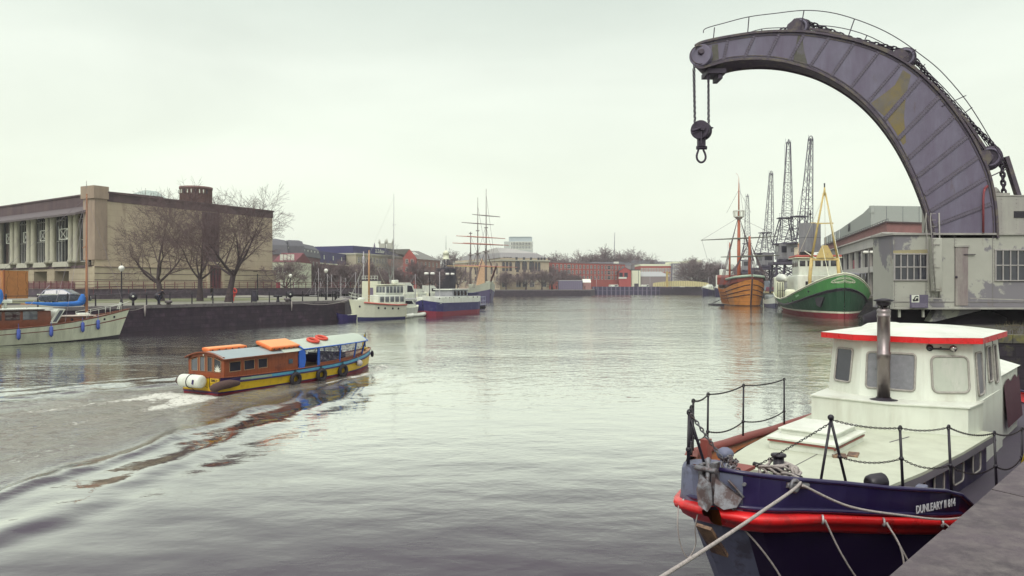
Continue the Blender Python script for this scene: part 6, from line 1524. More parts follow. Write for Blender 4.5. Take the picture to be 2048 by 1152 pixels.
person('person', 'person in a dark coat walking on the left quay between two bare trees', on(424, 600, Q), R(70), dict(elr=(.24, .1, 1.13), wrr=(.24, .02, .92), har=(.24, -.03, .83), knl=(-.1, -.16, .50), anl=(-.1, -.2, .09), tol=(-.1, -.38, .05), anr=(.1, .24, .12), tor=(.1, .08, .03)), m_coat, m_jean, sc=1.02)
pf = person('person', 'person in dark clothes leaning on the railing at the foot of the leftmost bare tree', on(318, 610, Q), R(160), dict(waist=(0, -.05, 1.06), chest=(0, -.25, 1.24), neck=(0, -.36, 1.33), head=(0, -.47, 1.42), top=(0, -.52, 1.53), shl=(-.17, -.27, 1.28), shr=(.17, -.27, 1.28), ell=(-.2, -.42, 1.06), elr=(.2, -.42, 1.06), wrl=(-.1, -.6, 1.08), wrr=(.1, -.6, 1.08), hal=(-.05, -.66, 1.1), har=(.05, -.66, 1.1)), m_coat, m_jean)

# ================================================================ car
def car(label, loc, rz, body, group=None):
    t = thing('parked_car', label, 'car', loc, rz, group)
    prof = [(-2.08, .42), (-2.1, .72), (-2.02, .92), (-1.95, .98), (-1.72, 1.36), (-1.35, 1.46), (-.2, 1.48), (.25, 1.42), (1.0, 1.0), (1.75, .88), (2.05, .72), (2.12, .50), (2.08, .28), (1.72, .24), (-1.9, .26)]
    m = MB(); rows = []
    for y, k in ((-.84, .93), (-.86, 1), (-.80, 1.0), (.80, 1.0), (.86, 1), (.84, .93)): pass
    W = [(-.80, .90), (-.86, .55), (-.83, .26)]
    def sec(x, z): return .86-.20*max(0, (z-.92)/.56)
    left = [(x, -sec(x, z), z) for x, z in prof]; right = [(x, sec(x, z), z) for x, z in prof]
    n = len(prof); m.add(left+right, [tuple(range(n)), tuple(range(2*n-1, n-1, -1))]+[(i, n+i, n+(i+1) % n, (i+1) % n) for i in range(n)], False); m.build('body', body, t, local=True)
    g = MB()
    for s in (-1, 1):
        for pts in ([(-1.62, 1.0), (-1.52, 1.34), (-.55, 1.41), (-.5, .98)], [(-.42, .98), (-.45, 1.41), (.15, 1.37), (.78, 1.0)]):
            q = [(x, s*(sec(x, z)+.006), z) for x, z in pts]; q = q if s > 0 else list(reversed(q)); g.quad(*q)
    g.quad((.32, -.68, 1.41), (.32, .68, 1.41), (.98, .78, 1.03), (.98, -.78, 1.03)); g.quad((-1.96, -.74, 1.0), (-1.96, .74, 1.0), (-1.76, .66, 1.32), (-1.76, -.66, 1.32)); g.build('windows', m_glass, t, local=True)
    for x in (-1.32, 1.34):
        for s in (-1, 1):
            w_ = MB(); w_.torus((x, s*.78, .31), .23, .085, axis=(0, 1, 0), n=18, k=8); wh = w_.build('wheel', m_rubber, t, local=True)
            w_ = MB(); w_.lathe([(.19, 0), (.17, .04), (.05, .06)], (x, s*.80, .31), 12, axis=(0, s, 0)); w_.build('rim', mat('alloy', (.35, .35, .37), .35, metal=.8), wh, local=True)
    for s in (-1, 1):
        l = MB(); l.rbox((-2.06, s*.66, .80), (.1, .3, .18), .03); l.build('tail_light', mat('tail_red', (.5, .03, .03), .3), t, local=True)
        l = MB(); l.rbox((2.02, s*.62, .68), (.16, .34, .14), .03); l.build('headlight', mat('lamp_clear', (.6, .6, .6), .2), t, local=True)
    l = MB(); l.bar((-1.96, -.86, .7), (1.9, -.875, .68), .02); l.build('trim', m_black, t, local=True)
    return t
car('dark grey estate car parked behind the yacht with the blue sail cover', Vector(((131-1024)/F*75, 75, Q+.01)), R(8), mat('car_grey_blue', (.05, .06, .085), .25, metal=.4))
# wooden shed of honey coloured curved boards
sx_ = on(0, 600, Q)
t = thing('timber_kiosk', 'honey coloured varnished timber kiosk with curving boards at the left edge of the quay', 'kiosk', Vector((-50, 76, Q)))
m = MB(); a = Vector((at(-70, 600, 76).x, 76)); b = Vector((at(8, 600, 74).x, 74)); f = Fac(a, b); f.box(m, 0, f.L, Q+.55, H+(570-541)/F*74, -2.5, 0); m.build('cladding', mat('honey_wood', (.46, .19, .06), .55, var=.2, scale=2, planks=('X', .9, 3.5)), t)
m = MB(); f.box(m, f.L-.12, f.L+.03, Q+.4, H+(570-541)/F*74+.02, -.1, .05); f.box(m, f.L-2.45, f.L-2.25, Q+.4, H+(570-541)/F*74, -.1, .04); f.box(m, 0, f.L, Q+.45, Q+.55, -.1, .05); m.build('frame', mat('dark_honey_wood', (.3, .10, .035), .6), t)
m = MB()
for u in (f.L-.3, f.L-2.3): m.cyl(f.p(u, Q, -.3), f.p(u, Q+.5, -.3), .1, 8)
m.build('leg', m_black, t)
# ================================================================ boats on the left
m_hullcream = mat('cream_hull', (.70, .73, .55), .45, var=.07, c2=(.45, .47, .34), amt=.25, streak=True, sharp=.3)
m_mahog = mat('mahogany', (.17, .05, .025), .4, var=.3, scale=3)
m_cover = mat('blue_canvas', (.025, .14, .45), .8, var=.25, scale=3, bump=.6, bscale=4)
m_fendblue = mat('fender_blue', (.05, .09, .36), .6)
m_mastwood = mat('varnished_spar', (.36, .17, .09), .5, var=.2)
m_alu = mat('pale_mast', (.42, .40, .42), .5, metal=.2)
def hull_thing(t, st, fr, mats, **kw):
    m = MB(); hull(m, st, fr, **kw); return m.build('hull', mats, t, local=True)
# the wooden yacht, bow pointing right, against the quay
yb = on(262, 622, 0) if False else None
bowp = Vector(((236-1024)/F*60.8, 60.8, 0)); stn = Vector((-40.5, 49.5, 0)); dv = (bowp-stn).normalized(); ang = math.atan2(dv.y, dv.x)
YT = thing('wooden_yacht', 'cream hulled motor yacht with mahogany wheelhouse and blue sail covers at the left quay', 'yacht', bowp-dv*14, ang)
ys_ = [(-3, 1.2, 1.15, 0), (-1, 1.6, 1.12, 0), (2, 1.85, 1.1, 0), (5, 1.9, 1.15, 0), (8, 1.7, 1.3, 0), (10, 1.35, 1.5, 0), (12, .85, 1.78, -.15), (13.5, .42, 2.05, -.5), (14.6, .10, 2.28, -.9), (14.9, .02, 2.33, -1.0)]
hull_thing(YT, ys_, [(0, 1), (.20, 1), (.22, 0), (.72, 2), (.76, 0), (.97, 2), (1.0, 2)], [m_hullcream, m_black, m_mahog], flare=.70, bottom=-.3)
def yp(mb, nm, m_, par=None, lab=None): return mb.build(nm, m_, par or YT, local=True, label=lab)
m = MB(); m.grid([[Vector((x, b-.04, z-.04)), Vector((x, -b+.04, z-.04))] for x, b, z, _ in ys_]); yp(m, 'deck', mat('teak_deck', (.22, .15, .10), .7))
m = MB()
for sg in (1, -1): m.tube([(x, sg*b, z+.02) for x, b, z, _ in ys_], .04, 6)
yp(m, 'gunwale', m_mahog)
m = MB(); m.rbox((5.2, 0, 1.75), (6.8, 2.3, 1.3), .06); wh = yp(m, 'wheelhouse', m_mahog)
m = MB(); m.rbox((5.0, 0, 2.55), (7.4, 2.7, .10), .04); yp(m, 'wheelhouse_roof', m_white)
for k in range(5):
    m = MB(); m.rbox((2.6+k*1.15, -1.16, 2.08), (.95, .03, .62), .01); w_ = yp(m, 'window', m_glass2 if k > 3 else glass('amber_dark_glass', (.06, .03, .035), .1), wh)
m = MB(); m.poly([(8.5, -1.15, 1.45), (9.0, -1.15, 1.45), (9.6, -1.15, 2.5), (9.1, -1.15, 2.5)], (0, 2.3, 0)); yp(m, 'windscreen_frame', m_white)
m = MB(); m.poly([(8.70, -1.18, 1.55), (8.94, -1.18, 1.55), (9.44, -1.18, 2.4), (9.18, -1.18, 2.4)], (0, .01, 0)); yp(m, 'windscreen_pane', m_glass2)
m = MB(); m.rbox((10.1, 0, 1.62), (3.4, 1.5, .55), .08); cb_ = yp(m, 'coachroof', m_mahog)
m = MB(); m.rbox((10.1, 0, 1.92), (3.7, 1.7, .08), .03); yp(m, 'coachroof_top', mat('pale_pinkish_paint', (.62, .52, .45), .6))
for x in (9.2, 10.2, 11.1): m = MB(); m.lathe([(.11, 0), (.09, .03)], (x, -.76, 1.66), 10, axis=(0, -1, 0)); yp(m, 'porthole', m_glass, cb_)
for x in (12.7, 13.6):
    p = hpoint(ys_, x, .86, -1, .70, -.3, out=.01); m = MB(); m.lathe([(.10, 0), (.08, .03)], p, 10, axis=(.25, -1, 0)); yp(m, 'porthole', m_glass)
m = MB(); m.lathe([(.10, 1.2), (.095, 5), (.065, 11.2), (.04, 11.4)], (11.6, 0, 0), 10); m.bar((11.3, 0, 7.2), (11.6, 0, 7.4), .06); m.sphere((11.6, 0, 11.4), .07, 8); yp(m, 'mast', m_mastwood)
m = MB(); pts = [(11.3, 0, 3.6), (11.2, 0, 3.0), (10.8, 0, 2.85), (10.0, 0, 2.82), (9.1, 0, 2.84), (8.2, 0, 2.92), (7.3, 0, 2.98)]
m.tube(smooth(pts, 4), [.09, .16, .22, .27, .28, .26, .24, .22, .2, .2, .2, .19, .19, .18, .17, .16, .15, .14, .13, .12, .11, .1, .09, .08, .06], 10); yp(m, 'sail_cover', m_cover)
m = MB(); m.cyl((11.4, 0, 2.72), (7.0, 0, 2.9), .05, 6); yp(m, 'boom', m_mastwood)
m = MB()
for q in ((14.6, 0, 2.3), (9.5, -1.3, 1.5), (9.5, 1.3, 1.5), (11.3, -1.0, 1.6), (3, 0, 2.5)): m.tube([(11.6, 0, 11.2), q], .012, 3)
m.tube([(7.0, -1.0, 2.6), (8.0, -.9, 3.6), (8.6, -.9, 4.3)], .02, 4); yp(m, 'rigging', mat('wire_rigging', (.25, .22, .25), .5))
m = MB()
for sg in (-1, 1):
    pr = [(x, sg*(interp([(a, b) for a, b, _, _ in ys_], x)-.1), interp([(a, c) for a, _, c, _ in ys_], x)) for x in (11.2, 12.2, 13.2, 14.2)]
    for p in pr: m.cyl(p, (p[0], p[1], p[2]+.55), .018, 5)
    m.tube([(p[0], p[1], p[2]+.55) for p in pr]+[(14.9, 0, 2.95)], .016, 5)
    m.bar((14.2, sg*.1, 2.9), (14.0, sg*.15, 2.35), .05)
yp(m, 'pulpit_rail', m_white)
for x, zz in ((6.2, 0), (8.4, 0), (10.8, 0), (12.1, 0)):
    p = hpoint(ys_, x, .72, -1, .70, -.3, out=.14); m = MB(); m.lathe([(.05, .38), (.12, .30), (.13, -.2), (.12, -.3), (.02, -.42)], p, 10); m.cyl(p+Vector((0, 0, .35)), p+Vector((0, .05, .75)), .015, 4); yp(m, 'fender', m_fendblue)
m = MB(); m.rbox((11.3, 0, 1.98), (.9, .5, .3), .08); yp(m, 'skylight', m_white); m = MB(); m.bx(8.0, 9.4, -.3, -.2, 3.55, 3.63); yp(m, 'boom_crutch', m_white); m = MB(); m.rbox((6.1, .3, 3.1), (.8, .5, .25), .08); m.cyl((6.1, .3, 2.6), (6.1, .3, 3.0), .09, 6); yp(m, 'radar_dome', m_white)
m = MB(); m.box((11.2, 0, 1.8), (.8, .6, .25)); m.bar((-1.4, -1.1, 1.1), (-1.4, -1.1, 2.5), .1); yp(m, 'deck_locker', m_mahog)
# mizzen sail cover just entering the frame
m = MB(); m.tube(smooth([(5.6, 0, 4.0), (5.5, 0, 3.3), (5.0, 0, 3.0), (3.6, 0, 2.95), (2.2, 0, 3.0)], 4), [.14, .22, .28, .32, .36, .38, .38, .36, .34, .32, .3, .28, .26, .22, .2, .16, .1], 10); yp(m, 'sail_cover', m_cover)
m = MB(); m.lathe([(.07, 1.2), (.06, 4), (.04, 4.9)], (5.7, 0, 0), 8); yp(m, 'mizzen_mast', m_mastwood)
# mooring line
m = MB(); a = world_of(YT) @ Vector((14.6, -.0, 2.3)); b = onq(300, .3); m.tube(sag(a, (b.x, b.y, Q+.1), .25, 10), .022, 5); single('mooring_line', m, m_rope, 'mooring line from the wooden yacht bow to the left quay', 'rope', loc=a)

# white motor cruiser moored beyond the quay corner
cb0 = on(1140, 600, 0)
bw = Vector(((703-1024)/F*90.5, 90.5, 0)); sn = Vector(((800-1024)/F*97.0, 97.0, 0)); dv = (bw-sn).normalized(); L_ = (bw-sn).length; ang = math.atan2(dv.y, dv.x)
CRU = thing('motor_cruiser', 'white motor cruiser with two rows of windows and a red stripe', 'motor cruiser', sn, ang)
k = L_/9.0
cs_ = [(0, 1.35*k, 1.9, 0), (2*k, 1.6*k, 1.9, 0), (4*k, 1.6*k, 2.0, 0), (6*k, 1.35*k, 2.15, 0), (7.6*k, .9*k, 2.3, -.2), (8.9*k, .35*k, 2.5, -.6), (9.5*k, .04, 2.62, -.95)]
hull_thing(CRU, cs_, [(0, 1), (.22, 1), (.26, 0), (1, 0)], [mat('cruiser_white', (.70, .71, .56), .4, var=.06), mat('antifoul_navy', (.03, .03, .12), .5)], flare=.72, bottom=-.3)
def cq(mb, nm, m_, par=None): return mb.build(nm, m_, par or CRU, local=True)
m = MB(); m.bx(-.02, .02, -1.3*k, 1.3*k, .1, 1.9); cq(m, 'transom', _M['cruiser_white'])
m = MB(); m.grid([[Vector((x, b-.04, z-.05)), Vector((x, -b+.04, z-.05))] for x, b, z, _ in cs_]); cq(m, 'deck', m_cream)
for sg in (-1, 1):
    m = MB(); m.tube([(x, sg*(b+.02), z-.12) for x, b, z, _ in cs_[:5]], .11, 6); cq(m, 'rubbing_strake', mat('faded_red', (.50, .13, .10), .5))
m = MB(); m.rbox((2.7*k, 0, 2.42), (5.0*k, 2.3*k, 1.25), .1); s1 = cq(m, 'saloon', m_white)
m = MB(); m.rbox((2.0*k, 0, 3.65), (3.5*k, 1.9*k, 1.2), .12); s2 = cq(m, 'wheelhouse', m_white)
m = MB(); m.rbox((1.95*k, 0, 4.33), (4.0*k, 2.1*k, .12), .05); cq(m, 'wheelhouse_roof', m_cream)
for sg in (-1, 1):
    for j in range(5): m = MB(); m.rbox(((.75+j*.95)*k, sg*1.16*k, 2.5), (.7*k, .03, .68), .01); cq(m, 'window', m_glass2, s1)
    for j in range(5): m = MB(); m.rbox(((.6+j*.68)*k, sg*.96*k, 3.72), (.5*k, .03, .80), .01); cq(m, 'window', m_glass2, s2)
for j in range(3): m = MB(); m.rbox((3.76*k, (-.6+j*.6)*k, 3.72), (.03, .5*k, .75), .01); cq(m, 'window', m_glass2, s2)
for x in (1.8, 2.9, 4.3, 5.4, 8.2):
    p = hpoint(cs_, x*k, .74, 1, .72, -.3, out=.0); m = MB(); m.lathe([(.14, 0), (.12, .04)], p, 10, axis=(.05, 1, 0)); cq(m, 'porthole', m_glass)
m = MB(); m.lathe([(.13, 2), (.11, 6), (.07, 8.6)], (6.1*k, .2, 0), 8); cq(m, 'mast', mat('ochre_spar', (.50, .28, .14), .5))
m = MB(); m.cyl((1.3*k, 0, 4.3), (1.2*k, 0, 16.0), .07, 6, .03); m.bar((1.2*k, -.4, 12), (1.2*k, .4, 12), .03); cq(m, 'signal_mast', m_alu)
m = MB()
for q in ((1.2*k, 0, 15.5), (6.1*k, .2, 8.5)):
    for e_ in ((9.2*k, 0, 2.7), (0, -1.2, 2)): m.tube([q, e_], .014, 3)
for sg in (-1, 1):
    pr = [(x*k, sg*(interp([(a, b) for a, b, _, _ in cs_], x*k)-.1), interp([(a, c) for a, _, c, _ in cs_], x*k)) for x in (5.6, 6.8, 7.8, 8.8)]
    for p in pr: m.cyl(p, (p[0], p[1], p[2]+.8), .02, 4)
    for dz in (.45, .8): m.tube([(p[0], p[1], p[2]+dz) for p in pr]+[(9.5*k, 0, 2.65+dz)], .018, 4)
cq(m, 'rails', m_white)
m = MB(); m.sphere((7.3*k, 0, 2.5), .4, 10, (1.4, 1, .8)); cq(m, 'deck_ventilator', m_white); m = MB(); m.rbox((1.0*k, 0, 4.7), (.8, .6, .5), .1); cq(m, 'roof_box', m_white)
m = MB(); a = world_of(CRU) @ Vector((9.3*k, 0, 2.6)); m.tube(sag(a, (onq(594, .2).x, onq(594, .2).y, Q), .5, 12), .03, 5); single('mooring_line', m, m_rope, 'mooring line sagging from the white motor cruiser bow to the quay wall', 'rope', loc=a)
# smaller cruiser behind it, tender dinghies, barge
def small_boat(name, label, cat, pxs, Ds, beam, zs, mats, cabin=None, fr=None, bowz=.3, group=None, L0=None):
    a = Vector(((pxs[0]-1024)/F*Ds[0], Ds[0], 0)); b = Vector(((pxs[1]-1024)/F*Ds[1], Ds[1], 0)); d = (b-a); L_ = d.length; d.normalize()
    t = thing(name, label, cat, a, math.atan2(d.y, d.x), group)
    st = [(0, beam*.42, zs, 0), (L_*.25, beam*.5, zs, 0), (L_*.55, beam*.5, zs, 0), (L_*.78, beam*.36, zs+bowz*.4, -.1), (L_*.93, beam*.15, zs+bowz*.8, -.3), (L_, .03, zs+bowz, -.5)]
    hull_thing(t, st, fr or [(0, 0), (1, 0)], mats, flare=.75, bottom=-.25)
    m = MB(); m.grid([[Vector((x, q-.03, z-.04)), Vector((x, -q+.03, z-.04))] for x, q, z, _ in st]); m.bx(-.02, .02, -beam*.42, beam*.42, 0, zs); m.build('deck', m_cream, t, local=True)
    return t, st, L_
t, st, L_ = small_boat('motor_boat', 'small white motor boat with a sloping windscreen half hidden by the white cruiser', 'boat', (792, 836), (99.5, 103), 2.6, 1.3, [m_white, m_fendblue])
m = MB(); m.poly([(.4, -.95, 1.25), (L_*.75, -.95, 1.25), (L_*.5, -.95, 2.3), (.6, -.95, 2.4)], (0, 1.9, 0)); c_ = m.build('cabin', m_white, t, local=True)
m = MB(); m.poly([(.8, .96, 1.75), (L_*.55, .96, 1.75), (L_*.47, .96, 2.2), (.8, .96, 2.2)], (0, -1.92, 0)); m.build('windows', m_glass, c_, local=True)
m = MB()
for x in (0, .5, 1): m.cyl((x, .9, 2.3), (x, .9, 3.2), .03, 5)
m.bar((0, .9, 3.2), (1.4, .9, 3.1), .05); m.build('rails', m_black, t, local=True)
for (p0, D0, lb, hh) in (((795, 825), (97.2, 98.6), 'pale inflatable tender floating at the stern of the white cruiser', .45), ((818, 848), (101, 102.8), 'long white tender floating beside the blue and white barge', .5)):
    a = Vector(((p0[0]-1024)/F*D0[0], D0[0], .2)); b = Vector(((p0[1]-1024)/F*D0[1], D0[1], .2)); d = (b-a); L_ = d.length; t = thing('inflatable_tender', lb, 'tender', (a.x, a.y, 0), math.atan2(d.y, d.x), 'white tenders by the cruiser')
    m = MB(); m.tube(smooth([(0, -.6, .22), (L_*.6, -.62, .24), (L_*.9, -.35, .32), (L_, 0, .38), (L_*.9, .35, .32), (L_*.6, .62, .24), (0, .6, .22)], 4), .24, 10); m.build('tube', m_white, t, local=True)
    m = MB(); m.box((L_*.4, 0, .12), (L_*.8, 1.0, .08)); m.build('floor', m_black, t, local=True)
    m = MB(); m.rbox((0, 0, .5), (.3, .3, .6), .06); m.build('outboard_motor', m_black, t, local=True)
# blue, white and red barge
a = Vector(((848-1024)/F*103, 103, 0)); b = Vector(((943-1024)/F*118, 118, 0)); d = (b-a); L_ = d.length; ang = math.atan2(d.y, d.x)
BG = thing('barge', 'barge with white cabins above a blue and red hull, moored before the tall ship', 'barge', a, ang)
bs = [(-.5, .05, 2.3, .5), (-.2, .8, 2.15, .4), (.6, 1.6, 2.0, .2), (2, 2.0, 1.85, 0), (L_-2, 2.0, 1.75, 0), (L_-.5, 1.7, 1.85, 0), (L_, 1.3, 1.9, 0)]
hull_thing(BG, bs, [(0, 2), (.42, 1), (.98, 0), (1, 0)], [m_white, mat('barge_blue', (.03, .026, .13), .5, c2=(.06, .06, .17), amt=.35), mat('barge_red', (.26, .03, .055), .6)], flare=.9, bottom=-.3)
m = MB(); m.grid([[Vector((x, q-.03, z-.04)), Vector((x, -q+.03, z-.04))] for x, q, z, _ in bs]); m.build('deck', m_cream, BG, local=True)
m = MB(); m.grid([[Vector((x, -q*1.0+.0, z)) for x, q, z, _ in bs], [Vector((x, -q*.97, z+.62)) for x, q, z, _ in bs]]); m.rbox((L_*.36, 0, 2.1), (L_*.58, 3.5, 1.05), .06); h1 = m.build('forward_cabin', m_white, BG, local=True)
m = MB(); m.rbox((L_*.84, 0, 2.1), (L_*.28, 3.4, 1.0), .06); h2 = m.build('aft_cabin', m_white, BG, local=True)
m = MB(); m.rbox((L_*.55, 0, 3.0), (L_*.34, 2.8, 1.2), .06); h3 = m.build('wheelhouse', mat('grey_wheelhouse', (.3, .3, .33), .5), BG, local=True)
m = MB(); m.rbox((L_*.55, 0, 3.65), (L_*.38, 3.1, .14), .05); m.build('wheelhouse_roof', m_white, BG, local=True)
for j in range(4): m = MB(); m.rbox((L_*(.44+.075*j), -1.42, 3.1), (L_*.055, .03, .7), .01); m.build('window', m_glass, h3, local=True)
for x in (1.2, 3.2, 4.4, 5.8, 7.6, L_*.8, L_*.9): m = MB(); m.lathe([(.13, 0), (.11, .04)], (x, -1.76 if x < 8 else -1.71, 2.45), 10, axis=(0, -1, 0)); m.build('porthole', m_glass, h1, local=True)
m = MB(); m.rbox((L_*.88, 0, 2.95), (L_*.22, 2.6, .3), .1); m.build('rolled_canvas', mat('navy_canvas', (.02, .02, .07), .8), BG, local=True)
m = MB(); m.cyl((L_*.3, 0, 2.7), (L_*.3, 0, 6.2), .05, 6); m.bar((L_*.3-.5, 0, 5.6), (L_*.3+.5, 0, 5.6), .04); m.bar((L_*.68, -1.2, 1.8), (L_*.68, -1.2, 3.7), .25); m.build('mast', m_alu, BG, local=True)
m = MB(); p = hpoint(bs, 1.6, .93, -1, .9, -.3, out=.02); m.bar(p-Vector((.5, 0, 0)), p+Vector((.5, 0, 0)), .02, .08); m.build('name_mark', m_white, BG, local=True)
# ================================================================ far bank buildings
def rowwin(root, fac, px0, px1, py, n, w, h, fm, gm, nx=2, ny=2, arch_=False, o=.04, fw=.12, skip=()):
    """n windows evenly spaced between two picture columns, all at the height of row py taken at the facade middle"""
    u0, u1 = fac.u(px0), fac.u(px1); z = py
    for k in range(n):
        if k in skip: continue
        put_window(root, fac, lerp(u0, u1, (k+.5)/n), z, w, h, fm, gm, nx, ny, arch_, o=o, fw=fw)
def fb2(pl, Dl, pr, Dr, depth=16):
    """footprint from a facade seen between two picture columns"""
    a, b = pt(pl, Dl), pt(pr, Dr); f = Fac(a, b); back = [f.p(f.L, 0, -depth), f.p(0, 0, -depth)]
    return f, [a, b, (back[0].x, back[0].y), (back[1].x, back[1].y)]
def zz(py, D): return H-(py-570)/F*D
g1 = Q
# a: mansard roofed brick building and white fronted wing
f, c = fb2(575, 186, 640, 216, 30)
a_ = block('mansard_building', 'brick building under a curved grey mansard roof with pale dormers, right of the stone offices', 'building', c, g1, zz(513, 200), mat('dusky_brick', (.19, .115, .12), .9, var=.2, scale=.4), m_slate, 4.2, 'mansard')
f2, c2 = fb2(548, 200, 577, 187, 4)
m = MB(); m.poly([(*q, g1) for q in c2], (0, 0, zz(513, 195)-g1)); m.build('side_wing', m_redbrick, a_)
m = MB(); n_ = 4; cx = sum(q[0] for q in c2)/4; cy = sum(q[1] for q in c2)/4; z1 = zz(513, 195)
rings = [[(cx+(q[0]-cx)*k, cy+(q[1]-cy)*k, z1+4*t_) for q in c2] for k, t_ in ((1.03, 0), (.97, .6), (.85, .9), (.6, 1))]
m.grid([r+[r[0]] for r in rings], sm=False); m.quad(*rings[-1]); m.build('wing_roof', m_slate, a_)
for k in range(9): put_window(a_, f, 1.5+f.L*k/9.0, zz(513, 200)+1.2, .7, 1.3, m_white, m_white, 1, 1, o=-.1, name='dormer')
for k in range(3): put_window(a_, f2, 1+f2.L*k/3.2, z1+1.2, .7, 1.3, m_white, m_white, 1, 1, o=-.1, name='dormer')
for k in range(8): put_window(a_, f, 1.8+f.L*k/8.5, zz(528, 200), .9, 1.6, m_frame_w, m_glass, 2, 2)
f, c = fb2(545, 172, 590, 172, 14)
b_ = block('pale_fronted_house', 'low cream fronted building with dark red roof, dormers and red shutter behind the small tree', 'building', c, g1, zz(524, 172), mat('cream_render', (.52, .54, .42), .85, var=.08), mat('dark_red_tiles', (.16, .05, .06), .85, var=.2), zz(512, 172)-zz(524, 172)+1.0, 'gable')
for k in range(4): put_window(b_, f, f.u(560+k*7.4), zz(523, 172)+1.0, .6, 1.3, m_white, m_white, 1, 1, o=-1.2, name='dormer')
m = MB(); f.box(m, f.u(548), f.u(562), g1+.1, zz(565, 172), .02, .1); m.build('red_shutter', mat('shutter_red', (.42, .06, .09), .6), b_)
m = MB()
for px in (563.5, 571.5, 588): f.box(m, f.u(px)-.25, f.u(px)+.25, g1, zz(564, 172), .02, .3); 
m.build('door_pillars', m_white, b_)
for k in range(4): put_window(b_, f, f.u(552+k*9), zz(540, 172), .8, 1.2, m_frame_w, m_glass, 2, 2)
# b: long brick shed with navy clad top storey
f, c = fb2(622, 215, 714, 262, 22)
zt = zz(526, 215)-.0
b_ = block('long_brick_warehouse', 'long dusky brick warehouse with a navy clad top storey', 'building', c, g1, zz(528, 225), mat('dusky_brick', (.2,)*3), None)
m = MB(); z1 = zz(528, 225); f.box(m, .3, f.L, z1+.35, zz(511, 225)+1.4, -22, -.8); m.build('top_storey', m_navyroof, b_)
m = MB(); f.box(m, -.1, f.L, z1, z1+.35, -22, .3); m.build('cornice', m_cream, b_)
for k in range(14):
    for r_ in range(3): put_window(b_, f, 2+(f.L-4)*k/13, z1-2.2-r_*3.0, 1.1, 1.7, m_frame_w, m_glass, 2, 2)
for k in range(5): put_window(b_, f, 5+(f.L-8)*k/4.4, z1+2.2, .5, 1.2, m_white, m_white, 1, 1, o=-.75, name='roof_light')
# c: cream stone warehouse with blue top storey and sign
f, c = fb2(712, 250, 778, 268, 30); f2, c2 = fb2(778, 268, 818, 292, 22)
z1 = zz(513, 268)
c_ = block('stone_warehouse', 'pale stone warehouse with navy rooftop storey carrying white lettering', 'building', c, g1, z1, mat('pale_warehouse_stone', (.42, .38, .28), .85, var=.15, scale=.3), None)
m = MB(); m.poly([(*q, g1) for q in c2], (0, 0, z1-g1)); m.build('side_wall', _M['pale_warehouse_stone'], c_)
zr = zz(496.5, 268)
m = MB(); f.box(m, -.2, f.L+.1, z1+.5, zr, -28, -1.0); f2.box(m, -.9, f2.L+4, z1+.5, zr, -22, -1.0); m.build('rooftop_storey', m_navyroof, c_)
m = MB(); f.box(m, -.3, f.L+.3, z1, z1+.5, -25, .4); f2.box(m, 0, f2.L, z1, z1+.5, -20, .4); m.build('cornice', mat('pale_sill', (.45, .44, .36), .7), c_)
for ff, n_ in ((f, 10), (f2, 5)):
    for r_ in range(4):
        for k in range(n_): put_window(c_, ff, 1+(ff.L-2)*(k+.3)/n_, z1-1.9-r_*2.75, .85, 1.5, m_frame_w, m_glass, 2, 2, arch_=(r_ == 0))
text('lettering', 'Za Za Bazaar', 1.75, f.p(f.u(764.5), z1+1.7, -.94), f.d, (0, 0, 1), m_white, c_, ext=.02, bold=.02, squeeze=.62)
# d: red gabled warehouse with slate roof
f, c = fb2(806, 262, 832, 262, 30); zg = zz(517, 262)
d_ = block('gabled_warehouse', 'red brick warehouse with pointed gable and rooflights behind the quay trees', 'building', c, g1, zg, m_redbrick, None)
m = MB(); mid = f.L/2; P = [f.p(-.3, zg, .02), f.p(f.L+.3, zg, .02), f.p(mid, zz(498, 262), .02)]; m.poly(P, f.n*-.4); m.build('gable', m_redbrick, d_)
f3, c3 = fb2(829, 263, 880, 285, 22); m = MB(); m.poly([(*q, g1) for q in c3], (0, 0, zg-g1)); m.build('side_wall', mat('dusky_brick_warm', (.27, .155, .13), .9, var=.18, scale=.4), d_)
m = MB(); a0, a1 = f3.p(-.5, zg, .3), f3.p(f3.L, zg, .3); b0, b1 = f3.p(-4, zz(499, 262), -9), f3.p(f3.L, zz(499, 275), -9); m.quad(a0, a1, b1, b0); a2 = f.p(-.4, zg, .2); m.quad(a2, f.p(mid, zz(498, 262), .1), b0, f.p(-.4, zg, -20)); m.quad(f.p(mid, zz(498, 262), .1), a0, b0, b0+Vector((0, .5, 0))); m.build('slate_roof', mat('greenish_slate', (.16, .155, .14), .7, var=.15), d_)
for k in range(6):
    for r_ in range(4): put_window(d_, f3, 2.5+(f3.L-4)*k/5.5, zg-1.8-r_*2.8, .9, 1.5, m_frame_w, m_glass, 2, 2)
for r_ in range(4):
    for k in range(2): put_window(d_, f, f.L*(.3+.4*k), zg-1.0-r_*2.8, .9, 1.5, m_frame_w, m_glass, 2, 2)
for k in range(3): m = MB(); u = 2+k*2.2; m.add([f3.p(u, zg+1.4, -1.7), f3.p(u+1.2, zg+1.4, -1.7), f3.p(u+1.2, zg+2.5, -3.6), f3.p(u, zg+2.5, -3.6)], [(0, 1, 2, 3)], False); m.v = [(x, y, z+.25) for x, y, z in m.v]; m.build('rooflight', m_white, d_)
